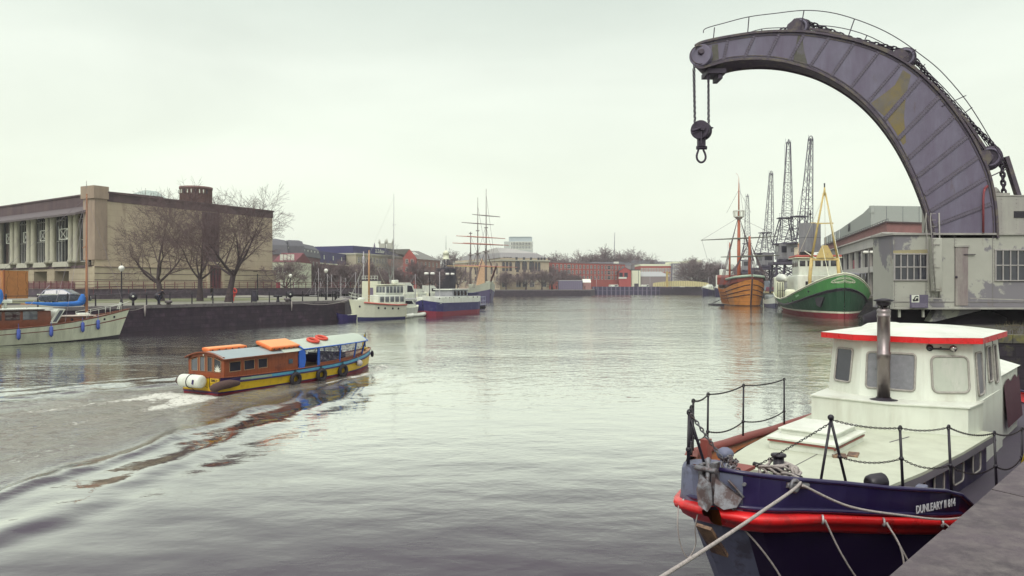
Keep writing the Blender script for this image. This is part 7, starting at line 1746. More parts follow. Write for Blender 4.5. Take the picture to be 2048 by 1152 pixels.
# e: dark octagonal kiosk with a cupola
cc = at(892, 570, 262); t = thing('cupola_building', 'dark round timber pavilion topped by a pale cupola on dark legs', 'pavilion', (cc.x, cc.y, g1))
zr = zz(537, 262)
m = MB(); m.lathe([(3.4, g1), (3.5, zr-.2), (3.8, zr)], (cc.x, cc.y, 0), 12); m.build('drum', mat('dark_slate_boards', (.05, .045, .075), .8, var=.25, planks=('X', .5)), t)
m = MB()
for k in range(6): a = k*PI/3; m.bar((cc.x+1.5*math.cos(a), cc.y+1.5*math.sin(a), zr), (cc.x+.9*math.cos(a), cc.y+.9*math.sin(a), zz(518, 262)), .22)
m.lathe([(1.1, 0), (1.15, .1), (.3, .6)], (cc.x, cc.y, zr), 10); m.build('belfry_legs', m_frame_d, t)
m = MB(); zc = zz(519, 262); m.lathe([(1.35, 0), (1.35, .25), (1.0, .3), (1.0, 1.9), (1.25, 2.0), (.7, 2.8), (.2, 3.2)], (cc.x, cc.y, zc), 12); m.build('cupola', m_cream, t)
m = MB(); m.cyl((cc.x, cc.y, zc+3.1), (cc.x, cc.y, zz(471, 262)), .09, 5, .03); m.build('finial', m_frame_d, t)
# f: big stone warehouse with hipped glassy roof
zE = zz(522, 312)
f, c = fb2(1000, 308, 1098, 318, 45); fl_, cl = fb2(908, 352, 1000, 308, 8)
f_ = block('dockside_warehouse', 'big tan stone warehouse with arched windows and pale hipped roof beyond the tall ship', 'building', c, g1, zE, m_tan, None)
m = MB(); m.poly([(*q, g1) for q in cl], (0, 0, zE-g1)); m.build('side_wall', m_tan, f_)
m = MB()
for ff in (f, fl_): ff.box(m, -.3, ff.L+.3, zE, zE+.5, -8, .5); ff.box(m, -.3, ff.L+.3, zE-8.5, zE-8.2, 0, .2)
m.build('cornice', mat('pale_sill', (.45,)*3, .7), f_)
zr1, zr2 = zz(509, 312), zz(495, 312)
m = MB()
for ff in (f, fl_): ff.box(m, .3, ff.L-.3, zE+.5, zz(516, 312), -7, -.5)
m.build('attic', m_tan, f_)
A = [fl_.p(0, zr1-3.2, -.4), f.p(0, zr1-1.4, -.4), f.p(f.L, zr1-1.4, -.4), f.p(f.L, zr1-1.4, -40), fl_.p(0, zr1-3.2, -20)]
B = [fl_.p(6, zr1+.8, -3.5), f.p(1.5, zr1+.8, -3.5), f.p(f.L-4, zr1+.8, -3.5), f.p(f.L-4, zr1+.8, -36), fl_.p(6, zr1+.8, -18)]
Cc = [fl_.p(16, zr2+.3, -14), f.p(3, zr2+.3, -10), f.p(f.L-12, zr2+.3, -14), f.p(f.L-12, zr2+.3, -24), fl_.p(16, zr2+.3, -17)]
m = MB(); m.grid([A+[A[0]], B+[B[0]]], sm=False); m.build('glazed_mansard', mat('glazed_roof', (.20, .19, .19), .4, var=.15, planks=('X', .35)), f_)
m = MB(); m.grid([B+[B[0]], Cc+[Cc[0]]], sm=False); m.quad(*Cc); m.build('roof', mat('pale_lead_roof', (.34, .33, .31), .6, var=.06), f_)
zw = [zz(y, 312) for y in (532, 544, 556)]
for px in (1007, 1014, 1021, 1066, 1072, 1078): 
    put_window(f_, f, f.u(px), zw[0], 1.1, 2.2, m_tan_dk, m_glass, 1, 1, arch_=True); put_window(f_, f, f.u(px), zw[1]+1.3, 1.1, 1.8, m_tan_dk, m_glass, 1, 1); put_window(f_, f, f.u(px), zw[2]+.8, 1.1, 1.7, m_tan_dk, m_glass, 1, 1)
for px in (1035, 1049, 1063):
    put_window(f_, f, f.u(px), zw[0]-.2, 2.2, 2.6, m_tan_dk, m_glass, 2, 2, arch_=True); put_window(f_, f, f.u(px), zw[1]+1.0, 1.2, 2.0, m_tan_dk, m_glass, 1, 1); put_window(f_, f, f.u(px), zw[2]+.8, 1.2, 1.6, m_tan_dk, m_glass, 1, 1)
for px in (1009, 1037, 1050, 1064, 1088): put_window(f_, f, f.u(px), zz(573, 312)+1.2, 2.2, 2.8, m_frame_w, m_glass, 2, 1, arch_=True)
for px in (1010, 1016, 1022, 1034, 1049, 1063, 1078, 1084, 1090): put_window(f_, f, f.u(px), zE+1.1, .9, .9, m_frame_d, m_glass, 1, 1, o=-.45)
for k in range(9):
    for z_ in (zw[0]-.3, zw[1]+.3, zw[2]-.4): put_window(f_, fl_, fl_.L*(k+.5)/9, z_, 1.0, 2.1, m_tan_dk, m_glass, 1, 1, arch_=z_ == zw[0]-.3)
# g: white office slab on the hill behind
f, c = fb2(1008, 470, 1066, 470, 20)
g_ = block('office_block', 'white office block with a row of strip windows rising behind the stone warehouse roof', 'building', c, g1, zz(483, 470), mat('white_concrete', (.50, .53, .50), .8, var=.06), None)
m = MB(); f.box(m, 3, f.L-.5, zz(483, 470), zz(474, 470), -18, -1.5); f.box(m, 3.5, f.L-1, zz(474, 470), zz(473, 470), -18, -1.2); m.build('penthouse', mat('pale_penthouse', (.42, .48, .50), .6), g_)
put_window(g_, f, f.L*.6, zz(487.5, 470), f.L*.72, 2.2, m_white, m_glass, 14, 1, o=.05, fw=.35); put_window(g_, f, f.L*.6, zz(495, 470), f.L*.72, 2.0, m_white, m_glass2, 14, 1, o=.05, fw=.35)
# h: long red brick hotel and gabled shed
f, c = fb2(1097, 335, 1250, 372, 20); zt = zz(527, 350)
h_ = block('red_brick_hotel', 'long red brick building with three rows of small windows right of the stone warehouse', 'building', c, g1, zt, m_redbrick, mat('grey_parapet', (.2, .15, .15), .8), .5, 'flat')
for r_, y in enumerate((534, 544.5, 555)):
    for k in range(20): put_window(h_, f, 3+(f.L-5)*k/19, zz(y, 352), 1.1 if k not in (4, 15) else 2.2, 1.7, m_frame_w, m_glass, 2, 2, fw=.09)
m = MB(); f.box(m, f.u(1237), f.u(1241), zt+.4, zz(520, 345), -3, -1); m.build('chimney', m_white, h_)
f, c = fb2(1238, 364, 1262, 364, 20); zt = zz(542, 364)
i_ = block('gabled_shed', 'red brick waterside shed with a pale sign band under its gable', 'building', c, g1, zt, mat('bright_red_brick', (.40, .08, .075), .9, var=.15), None)
m = MB(); m.poly([f.p(-.2, zt, .02), f.p(f.L+.2, zt, .02), f.p(f.L*.5, zz(534.5, 364), .02)], f.n*-.3); m.build('gable', _M['bright_red_brick'], i_)
m = MB(); m.quad(f.p(-.5, zt-.1, .3), f.p(f.L/2, zz(534, 364), .3), f.p(f.L/2, zz(534, 364), -20), f.p(-.5, zt-.1, -20)); m.quad(f.p(f.L/2, zz(534, 364), .3), f.p(f.L+.5, zt-.1, .3), f.p(f.L+.5, zt-.1, -20), f.p(f.L/2, zz(534, 364), -20)); m.build('roof', m_slate, i_)
m = MB(); f.box(m, f.u(1237), f.u(1253), zz(557.5, 364), zz(554, 364), .05, .3); m.build('sign_band', m_white, i_)
text('lettering', 'V SHED', .62, f.p(f.u(1245), zz(555.8, 318), .33), f.d, (0, 0, 1), m_redbrick, i_, ext=.01) if False else None
for k in range(2): put_window(i_, f, f.u(1242+k*10), zz(550, 364), 1.6, 2.2, m_frame_d, m_glass, 2, 2)
f, c = fb2(1263, 366, 1281, 366, 6)
j_ = block('lift_tower', 'narrow cream clad tower with flat dark cap beside the red gabled shed', 'tower', c, g1, zz(541, 366), m_cream, mat('dark_cap', (.09, .1, .09), .7), .5, 'flat')
m = MB(); f.box(m, f.L*.75, f.L*.79, g1, zz(541, 366), .0, .1); f.box(m, f.L*.3, f.L*.8, g1+.1, g1+2.6, .03, .12); m.build('door', m_frame_d, j_)
# modern row behind
for pl, pr, D, yt, lb, wl, n_, rows_ in ((1281, 1345, 392, 532, 'low modern terrace with pale flat roofs and red brick panels behind the swing bridge', m_redbrick, 12, (540, 549, 558)), (1345, 1382, 388, 527, 'blue grey glazed apartment block beside the pale flats', mat('blue_grey_clad', (.20, .20, .25), .6, var=.2), 9, (533, 542, 551, 560)), (1382, 1403, 384, 524, 'narrow pale stone block of flats left of the dark riverside trees', mat('pale_flats', (.36, .35, .30), .8, var=.2), 4, (531, 540, 549, 558))):
    f, c = fb2(pl, D, pr, D, 18); k_ = block('apartment_building', lb, 'building', c, g1, zz(yt, D), wl, m_cream, 1.0, 'flat')
    for y in rows_:
        for k in range(n_): put_window(k_, f, f.L*(k+.5)/n_, zz(y, D), f.L/n_*.55, 1.7, m_frame_w, m_glass, 2, 1, fw=.2)
for pl, pr, D, yt, lb in ((1160, 1262, 420, 523, 'grey slate roofed terrace seen just over the red brick building'), (1236, 1300, 430, 519, 'dark slate roofed hall rising behind the red gabled shed'), (1285, 1318, 440, 519, 'house with pointed pale gables on the rise behind the bridge'), (1320, 1400, 440, 522, 'row of grey roofed houses on the rise above the glazed flats')):
    f, c = fb2(pl, D, pr, D, 16); block('hill_house', lb, 'building', c, g1, zz(yt+7, D), mat('grey_render', (.25, .23, .24), .85), m_slate, 7*D/F, 'gable')
f, c = fb2(1275, 368, 1340, 368, 14)
block('grey_roofed_shed', 'low shed with a wide pale grey hipped roof in front of the modern terrace', 'building', c, g1, zz(553, 368), mat('warm_grey_boards', (.24, .20, .20), .8), mat('pale_grey_roof', (.34, .35, .35), .6), 2.4, 'hip')
# cathedral towers and spires behind the left roofs
for px0, px1, yt, D, lb in ((758, 770, 483, 520, 'pale pinnacled church tower, left one of the pair above the navy roof'), (773, 785, 482, 520, 'pale pinnacled church tower, right one of the pair above the navy roof')):
    f, c = fb2(px0, D, px1, D, 4); t = block('church_tower', lb, 'church tower', c, g1, zz(yt+4, D), mat('hazy_stone', (.42, .42, .36), .9), None)
    for k in range(4):
        q = c[k]; m = MB(); m.lathe([(.5, 0), (.4, 1.2), (.05, 3.4)], (q[0], q[1], zz(yt+4, D)), 6); m.build('pinnacle', _M['hazy_stone'], t)
for px, yt, yb, D, lb, r_ in ((749, 485, 500, 430, 'thin dark church spire pricking up over the navy roof', .9), (642, 503, 515, 480, 'pair of tiny pale pinnacles beyond the long brick warehouse', .7)):
    q = at(px, 570, D); m = MB(); m.lathe([(r_*1.3, 0), (r_, zz(yb, D)-g1), (.05, zz(yt, D)-g1)], (q.x, q.y, g1), 8); single('church_spire', m, mat('grey_spire', (.14, .12, .17), .8), lb, 'spire', loc=(q.x, q.y, g1))
q = at(1226, 570, 600); m = MB(); m.cyl((q.x, q.y, g1), (q.x+1.5, q.y, zz(465, 600)), .55, 5, .2); single('radio_mast', m, mat('grey_spire', (.1,)*3), 'tall thin radio mast standing on the wooded hill behind the red brick building', 'mast', loc=(q.x, q.y, g1))
# low blue-grey workshop and white tent-like roof by the water (1120-1185)
f, c = fb2(1117, 300+14, 1165, 300+14, 6)
t = block('boat_shed', 'low purple grey workshop hut on the quay below the red brick building', 'shed', c, g1, zz(561.5, 314), mat('purple_grey_boards', (.15, .13, .2), .7, var=.2, planks=('X', .4)), mat('pale_edge', (.4, .4, .42), .6), .25, 'flat')
f, c = fb2(1166, 316, 1182, 316, 5)
block('gabled_hut', 'small pink brick hut with a white edged gable beside the workshop', 'hut', c, g1, zz(565, 316), mat('pink_brick', (.34, .18, .17), .8), m_white, 1.5, 'gable')
# dark timber jetty wall at the far right and swing bridge
def piles(t, f, n, z0, z1, mm):
    for k in range(n): u = f.L*k/(n-1); m = MB(); f.box(m, u-.25, u+.25, z0, z1, .05, .35); m.build('fender_pile', mm, t)
t = thing('timber_jetty', 'long dark timber faced jetty at the far right end of the harbour', 'jetty', (*pt(1187, 352), 0)); f = Fac(pt(1187, 350), pt(1320, 352)); m = MB(); f.box(m, 0, f.L, -.5, 3.5, -8, 0); m.build('jetty_face', mat('navy_timber', (.035, .028, .07), .7, var=.5, scale=.6), t); piles(t, f, 16, -.3, 3.6, mat('bleached_pile', (.16, .14, .2), .8))
m = MB(); f.box(m, 0, f.L, 1.6, 1.75, .02, .12); m.build('waling', _M['bleached_pile'], t)
t = thing('stone_jetty', 'dark stone jetty under the cream swing bridge', 'jetty', (*pt(1320, 352), 0)); f = Fac(pt(1320, 351), pt(1436, 340)); m = MB(); f.box(m, 0, f.L, -.5, 3.3, -10, 0); m.build('jetty_face', mat('dark_purple_stone', (.045, .03, .05), .8, var=.5, scale=.8), t)
t = thing('swing_bridge', 'cream swing bridge with a shallow arched top edge over the dark jetty', 'bridge', (*pt(1306, 346), 3.4)); f = Fac(pt(1306, 346), pt(1418, 340)); n = 24
top = [f.p(f.L*k/n, 3.5+1.6+1.1*math.sin(PI*k/n)**.7, 0) for k in range(n+1)]; bot = [f.p(f.L*k/n, 3.6, 0) for k in reversed(range(n+1))]
m = MB(); m.poly(top+bot, f.n*-.5); m.build('girder', mat('bridge_cream', (.60, .54, .27), .6), t)
for k in range(1, n): m = MB(); m.bar(f.p(f.L*k/n, 3.6, .06), f.p(f.L*k/n, 3.5+1.6+1.1*math.sin(PI*k/n)**.7, .06), .12); m.build('stiffener', mat('bridge_brown', (.3, .26, .16), .6), t)
m = MB(); q = pt(1334, 340); m.bar((q[0], q[1], 3.4), (q[0], q[1], 10.5), .9, .8); m.bar((q[0], q[1], 10), (q[0]+1.6, q[1], 9.4), .4); m.bar((q[0]-1.6, q[1], 3.4), (q[0], q[1], 7.5), .2); single('yellow_crane', m, mat('dull_yellow', (.48, .36, .13), .7), 'small dull yellow lattice crane post at the near end of the swing bridge', 'crane', loc=(q[0], q[1], 3.4))
# ================================================================ trees on the far bank
protos = []
for k, (h_, sp, seed) in enumerate(((11, 1.1, 3), (10, 1.2, 8), (12, 1.0, 15))):
    tk, cr = tree_meshes(h_, sp, seed, levels=5, twigs=4, limbs=7, sides=3, r0=.28, fork=.2, rmin=.026)
    t = thing('bare_tree', '', 'tree', (0, -500, 0)); tk.build('trunk', m_bark, t, local=True); cr.build('crown', mat('far_twigs', (.17, .125, .13), .95, var=.3, scale=.4), t, local=True); protos.append(t)
used = [False]*3
def far_tree(px, D, h_, label, kind, group='bare trees along the far quay', wide=1.0):
    p = protos[kind]; hh = (11, 10, 12)[kind]; s = h_/hh; loc = Vector(((px-1024)/F*D, D, Q)); z = random.Random(px).random()*6
    if not used[kind]: used[kind] = True; o = p; o.location = loc; o.rotation_euler = (0, 0, z); o.scale = (s*wide, s*wide, s); o['label'] = label
    else: o = dup(p, loc, z, label, (s*wide, s*wide, s))
    o['group'] = group; return o
far_tree(570, 150, 7.5, 'small bare tree in front of the cream fronted house with the red shutter', 0, 'bare trees along the far quay', 1.2)
LBL = ['before the mansard roofed building', 'at the left end of the long brick warehouse', 'before the left part of the long brick warehouse', 'before the middle of the long brick warehouse', 'before the right part of the long brick warehouse', 'at the right end of the long brick warehouse', 'before the left edge of the pale stone warehouse', 'directly behind the white cruiser mast', 'before the corner of the pale stone warehouse', 'before the red pointed gable', 'before the rooflights of the gabled warehouse', 'left of the dark round pavilion', 'just right of the dark round pavilion']
for k, px in enumerate((612, 634, 655, 676, 697, 716, 742, 768, 796, 822, 842, 866, 916)):
    D = 205+(px-600)*.14 if px < 900 else 270; far_tree(px, D, 8.6+1.6*math.sin(k*2.3), 'bare winter tree '+LBL[k], k % 3, wide=1.25)
# pale plane tree by the cruiser mast
t = thing('plane_tree', 'pale barked tree with light branches standing behind the white cruiser', 'tree', Vector((*pt(781, 190), Q))); tk, cr = tree_meshes(11.5, .75, 99, levels=5, twigs=3, limbs=5, sides=4, r0=.4, fork=.3); tk.build('trunk', mat('pale_bark', (.34, .35, .32), .8), t, local=True); cr.build('crown', mat('pale_twigs', (.24, .23, .22), .9), t, local=True)
LB2 = ['by the left corner of the big stone warehouse', 'before the arched doors of the big stone warehouse', 'at the right corner of the big stone warehouse', 'before the left end of the red brick hotel', 'left of the purple grey workshop hut', 'behind the purple grey workshop hut']
for k, (px, h_) in enumerate(((1012, 8), (1052, 9), (1084, 10), (1104, 11), (1122, 10), (1146, 8))): far_tree(px, 305 if k < 3 else 322, h_, 'bare winter tree '+LB2[k], k % 3, wide=1.25)
LB3 = ['behind the tall ship masts', 'over the left slope of the glass roof', 'right of the white office block', 'over the left part of the red brick hotel', 'over the second part of the red brick hotel', 'over the middle of the red brick hotel', 'just left of the radio mast', 'just right of the radio mast', 'over the right end of the red brick hotel', 'over the red gabled shed', 'over the lift tower']
for k, (px, yt, D) in enumerate(((912, 500, 400), (935, 500, 400), (1092, 500, 430), (1112, 504, 430), (1140, 506, 430), (1178, 493, 440), (1200, 492, 440), (1218, 500, 440), (1240, 497, 440), (1262, 496, 440), (1284, 505, 440))):
    far_tree(px, D, zz(yt, D)-Q, 'bare winter tree on the rise '+LB3[k], k % 3, 'bare trees on the rise behind the town', 1.35)
for k, (px, yt, D) in enumerate(((1393, 513, 366), (1408, 509, 368), (1424, 524, 366), (1440, 523, 367), (1456, 528, 366), (1474, 530, 340), (1500, 528, 310), (1512, 526, 290))):
    far_tree(px, D, zz(yt, D)-Q, ['twin bare tree, the left one at the pale flats', 'tallest bare tree at the far quay end', 'bare tree right of the tallest far quay tree', 'bare tree behind the white lightship', 'bare tree left of the orange ship masts', 'bare tree behind the orange ship mainmast', 'bare tree seen between the orange ship masts', 'bare tree behind the foot of the leftmost lattice crane'][k], k % 3, 'bare trees at the right end of the far quay', 1.4)
# evergreen mass of a wooded bank at the right end
def leafy_mass(name, label, pts, seed, m_, n=900, s=1.1):
    rg = random.Random(seed); mb = MB()
    for x, y, z, r_ in pts:
        for i in range(n//len(pts)):
            a = Vector((rg.gauss(0, 1), rg.gauss(0, 1), rg.gauss(0, 1))).normalized()*r_*rg.random()**.35; a.z *= .75; c = Vector((x, y, z))+a
            u = Vector((rg.gauss(0, 1), rg.gauss(0, 1), rg.gauss(0, 1))).normalized()*s*rg.uniform(.5, 1); v = u.orthogonal().normalized()*s*rg.uniform(.4, .9); mb.quad(c-u, c+v*.6, c+u, c-v*.6)
    return single(name, mb, m_, label, 'trees', loc=(pts[0][0], pts[0][1], Q), kind='stuff')
P = []
rg = random.Random(2)
for k in range(26): px = 1398+k*5.5; D = 385+rg.random()*25; q = at(px, 528+rg.random()*8+max(0, (1425-px))*.3, D); P.append((q.x, D, q.z-5.0, 4.6)); P.append((q.x, D, q.z-10, 5))
leafy_mass('woods', 'dark purple brown wooded slope behind the right end of the harbour', P, 4, mat('dark_woodland', (.075, .055, .07), .95, var=.35, scale=.15), 4200, .85)

# ================================================================ tall ship in the middle
TS0 = Vector(((979-1024)/F*196, 196, 0)); TS1 = Vector(((936-1024)/F*226, 226, 0)); dv = (TS0-TS1).normalized(); ang = math.atan2(dv.y, dv.x); L_ = (TS0-TS1).length+2
TS = thing('tall_ship', 'tall three masted sailing ship with bare yards and a pale orange hoarding on deck', 'sailing ship', TS1, ang)
ts_ = [(-4, 2.2, 3.6, .6), (0, 3.2, 3.3, 0), (8, 3.7, 3.1, 0), (16, 3.7, 3.3, 0), (22, 3.0, 3.9, -.3), (26, 1.9, 4.5, -.8), (29, .6, 5.1, -1.4), (30, .05, 5.4, -1.8)]
kx = L_/30.0; ts_ = [(x*kx, b, z, d) for x, b, z, d in ts_]
hull_thing(TS, ts_, [(0, 1), (.62, 0), (1, 0)], [mat('ship_pale_green', (.50, .53, .42), .6, var=.1), mat('ship_blue_grey', (.10, .085, .17), .6)], flare=.8, bottom=-.3)
def tp(mb, nm, m_, par=None): return mb.build(nm, m_, par or TS, local=True)
m = MB(); m.grid([[Vector((x, b-.05, z-.1)), Vector((x, -b+.05, z-.1))] for x, b, z, _ in ts_]); tp(m, 'deck', mat('teak_deck', (.2,)*3))
m = MB(); m.bar((L_-.5, 0, 5.2), (L_+6.0, 0, 9.0), .35); tp(m, 'bowsprit', mat('dark_red_spar', (.14, .04, .04), .6))
s_pink = mat('faded_pink_spar', (.50, .22, .17), .6); s_yel = mat('faded_yellow_spar', (.55, .40, .18), .6); s_grey = mat('grey_brown_spar', (.22, .19, .18), .6)
mz = []
for x, ztop, px in ((L_*.80, 30.0, 0), (L_*.45, 29.0, 0), (L_*.12, 20, 0)):
    m = MB(); m.lathe([(.34, 3), (.30, 12), (.26, 14)], (x, 0, 0), 8); m.lathe([(.2, 13), (.16, 20), (.07, ztop)], (x+.3, 0, 0), 6); m.box((x+.1, 0, 13.2), (1.2, 1.6, .3)); m.box((x+.2, 0, 19.6), (.7, .9, .2)); tp(m, 'mast', s_grey)
for x, z, hl, mm, nm in ((L_*.80, 9.3, 8.5, s_pink, 0), (L_*.80, 15.2, 6.2, s_pink, 0), (L_*.80, 17.0, 5.2, s_pink, 0), (L_*.80, 22.8, 3.8, s_grey, 0), (L_*.45, 9.4, 8.8, s_yel, 0), (L_*.45, 15.8, 7.2, s_pink, 0), (L_*.45, 17.8, 6.2, s_pink, 0), (L_*.45, 21.6, 4.6, s_grey, 0)):
    m = MB(); m.tube([(x+.4, -hl, z+.25), (x+.4, 0, z), (x+.4, hl, z-.25)], [.09, .17, .09], 6); tp(m, 'yard', mm)
m = MB()
for x, zt_ in ((L_*.80, 13.2), (L_*.45, 13.2), (L_*.12, 12)):
    for sg in (-1, 1):
        for k in range(4): m.tube([(x, sg*.3, zt_), (x-1.8+k*1.0, sg*3.3, 3.6)], .045, 3)
        for j in range(7): t_ = j/7; m.tube([(x-1.8*(1-t_), sg*lerp(3.3, .3, t_), lerp(3.6, zt_, t_)), (x+1.2*(1-t_), sg*lerp(3.3, .3, t_), lerp(3.6, zt_, t_))], .03, 3)
for x, z in ((L_*.80, 29), (L_*.80, 20), (L_*.80, 13.3)): m.tube([(x, 0, z), (L_+5.5, 0, 8.7)], .04, 3)
for (a, b) in (((L_*.8, 0, 13), (L_*.45, 0, 27)), ((L_*.45, 0, 13), (L_*.12, 0, 19)), ((L_*.8, 0, 20), (L_*.45, 0, 13))): m.tube([a, b], .04, 3)
tp(m, 'rigging', mat('tarred_rigging', (.12, .09, .10), .9))
m = MB(); m.poly([(L_*.60, -1.5, 3.4), (L_*.60, 1.5, 3.4), (L_*.60, 1.0, 10.0), (L_*.60, .2, 11.6), (L_*.60, -.6, 10.0)], (.4, 0, 0)); tp(m, 'orange_hoarding', mat('pale_orange_sheet', (.62, .42, .26), .8))
m = MB(); m.rbox((L_*.3, 0, 3.9), (4, 2.6, 1.3), .1); m.rbox((L_*.93, 0, 4.9), (2.2, 1.6, .7), .1); tp(m, 'deckhouse', _M['ship_pale_green'])
# blue gangway pontoon at its bow
a = Vector((*pt(944, 121), 0)); b = Vector((*pt(970, 128), 0)); f = Fac(a, b); t = thing('gangway_pontoon', 'blue grey pontoon with white barred railings between the barge and tall ship', 'pontoon', a)
m = MB(); f.box(m, 0, f.L, .1, .9, -2, 0); m.build('float', mat('pontoon_blue', (.07, .06, .2), .6), t)
for z in (1.0, 1.6, 2.3): m = MB(); m.bar(f.p(0, z, .05), f.p(f.L, z, .05), .10); m.build('rail', mat('blue_grey_rail', (.3, .31, .42), .6), t)
for k in range(9): m = MB(); m.bar(f.p(f.L*k/8, .9, .05), f.p(f.L*k/8, 2.4, .05), .09); m.build('baluster', _M['blue_grey_rail'], t)
for k in range(7): m = MB(); m.torus(f.p(f.L*(k+.5)/7, .55, .12), .26, .1, axis=f.n, n=10, k=5); m.build('tyre', m_rubber, t)

# ================================================================ marina pieces between the banks
# white crew kiosk with balcony rail behind the cruiser
f, c = fb2(724, 112, 755, 112, 3); t = block('dock_office', 'small cream dock office with dark doorway and white rooftop rail behind the cruiser', 'kiosk', c, Q-1.2, zz(562, 112), m_cream, m_frame_d, .12, 'flat')
m = MB(); f.box(m, f.L*.42, f.L*.72, Q-.6, Q+1.5, .02, .06); m.build('door', mat('lilac_grey_door', (.17, .14, .2), .6), t)
m = MB(); zt_ = zz(562, 112)
for k in range(6): m.bar(f.p(f.L*k/5, zt_, -.1), f.p(f.L*k/5, zt_+.75, -.1), .06)
for z in (zt_+.4, zt_+.75): m.bar(f.p(0, z, -.1), f.p(f.L, z, -.1), .06)
m.build('roof_rail', m_white, t)
q = at(727, 570, 114); m = MB(); m.cyl((q.x, q.y, Q), (q.x, q.y, zz(503, 114)), .08, 6); m.rbox((q.x, q.y, zz(520, 114)), (.35, .3, 1.1), .1); single('lamp_mast', m, mat('pale_mast', (.4,)*3), 'tall pale mast with a white lantern rising beside the dock office', 'mast', loc=(q.x, q.y, Q))
# yacht masts: each one a moored sailing boat beyond the quay
SB = None
for k, (px, yt, D, lb) in enumerate(((624, 565, 150, 'short masted'), (633, 536, 150, 'tall masted'), (643, 563, 160, 'stubby masted'), (662, 548, 150, 'cross armed'), (669, 549, 165, 'thin masted'), (682, 553, 155, 'pale masted'), (686, 556, 170, 'second pale masted'), (703, 544, 150, 'tallest marina'), (714, 556, 160, 'grey masted'), (752, 558, 150, 'low marina'), (838, 548, 150, 'red tinted mast'), (864, 553, 160, 'masted'))):
    z = zz(yt, D); where = ['beside the round topped lamp', 'left of the round topped lamp', 'just left of the globe lamp', 'just right of the globe lamp', 'second to the right of the globe lamp', 'behind the quay railing end', 'behind the quay railing end, further back', 'nearest left of the dock office', 'left edge of the dock office', 'right of the dock office', 'left of the double lamp', 'right of the double lamp'][k]
    if SB is None:
        SB = thing('sailing_boat', '', 'sailing boat', (0, 0, 0)); st_ = [(-3.5, .9, .9, 0), (-1, 1.3, .9, 0), (2, 1.2, 1.0, 0), (3.6, .6, 1.15, -.2), (4.4, .03, 1.25, -.5)]
        hull_thing(SB, st_, [(0, 0), (1, 0)], [m_white], flare=.75, bottom=-.3); m = MB(); m.grid([[Vector((x, b-.03, z_-.03)), Vector((x, -b+.03, z_-.03))] for x, b, z_, _ in st_]); m.build('deck', m_cream, SB, local=True)
        m = MB(); m.rbox((.2, 0, 1.15), (3.2, 1.5, .5), .15); m.build('cabin', m_white, SB, local=True); m = MB(); m.cyl((.8, 0, 1), (.8, 0, 7), .07, 6, .04); m.bar((.8, -.7, 5), (.8, .7, 5), .05); m.bar((.8, 0, 2.0), (-2.6, 0, 2.0), .12)
        m.tube([(.8, 0, 7), (4.2, 0, 1.2)], .02, 3); m.tube([(.8, 0, 7), (-3.4, 0, 1)], .02, 3); m.build('mast', mat('pale_mast', (.4,)*3), SB, local=True); o = SB
    else: o = copy_tree(SB)
    s = z/7.0; o.location = (((px-1024)/F*D), D, 0); o.rotation_euler = (0, 0, .4+k*.9); o.scale = (max(.8, min(1, s)), max(.8, min(1, s)), s); o['label'] = '%s sailing boat moored %s' % (lb, where); o['group'] = 'sailing boats moored beyond the left quay'
# white motor yachts on a grey pontoon (790-850, y 545-600)
t = thing('floating_pontoon', 'pale grey concrete pontoon behind the cruiser and barge', 'pontoon', (*pt(795, 140), 0)); f = Fac(pt(786, 135), pt(850, 146)); m = MB(); f.box(m, 0, f.L+14, -.2, 1.7, -2.5, 0); m.build('deck', mat('pale_concrete', (.33, .33, .34), .8), t); m = MB(); f.box(m, 0, f.L+14, 1.35, 1.6, .0, .06); m.build('edge_beam', m_white, t)
for px0, px1, D, lb, cz in ((800, 832, 150, 'white motor yacht with dark side windows on the grey pontoon', 4.2), (826, 850, 158, 'low white speedboat on the grey pontoon left of the barge', 2.9), (850, 878, 165, 'white motor yacht behind the barge bow', 3.6)):
    t, st, L_ = small_boat('motor_yacht', lb, 'motor yacht', (px0, px1), (D, D+3), 3.2, 1.9, [m_white, m_white], group='white motor yachts beyond the pontoon')
    t.location.z = .6
    m = MB(); m.poly([(.4, -1.2, 1.8), (L_*.8, -1.2, 1.8), (L_*.55, -1.2, cz-.6), (L_*.4, -1.2, cz), (.2, -1.2, cz)], (0, 2.4, 0)); c_ = m.build('cabin', m_white, t, local=True)
    m = MB(); m.poly([(.9, -1.22, 2.3), (L_*.62, -1.22, 2.3), (L_*.5, -1.22, cz-.7), (.9, -1.22, cz-.6)], (0, 2.44, 0)); m.build('windows', m_glass, c_, local=True)
lamp(859, 128, 546, 'double headed lamp post with two square white shades, left one of two', 'double')
lamp(900, 150, 547, 'double headed lamp post with two square white shades, right one near the pavilion', 'double')
f_ = MB(); q = at(690, 640, 92); 
# dark low boat hidden under the cruiser bow
t, st, L_ = small_boat('rowing_boat', 'dark blue low boat lying against the quay under the cruiser bow', 'boat', (708, 672), (90.2, 88.4), 1.6, .75, [mat('deep_blue_hull', (.02, .012, .09), .6)]*2, bowz=.25)
# pedestrians and railings on the far quay: tiny
for k, (px, D, lb) in enumerate(((1113, 306, 'tiny figure in dark clothes left of the workshop hut'), (1170, 308, 'tiny figure in dark clothes before the pink hut'))):
    person('person', lb, at(px, 570, D)-Vector((0, 0, H-Q)), k, {}, m_coat, m_jean)
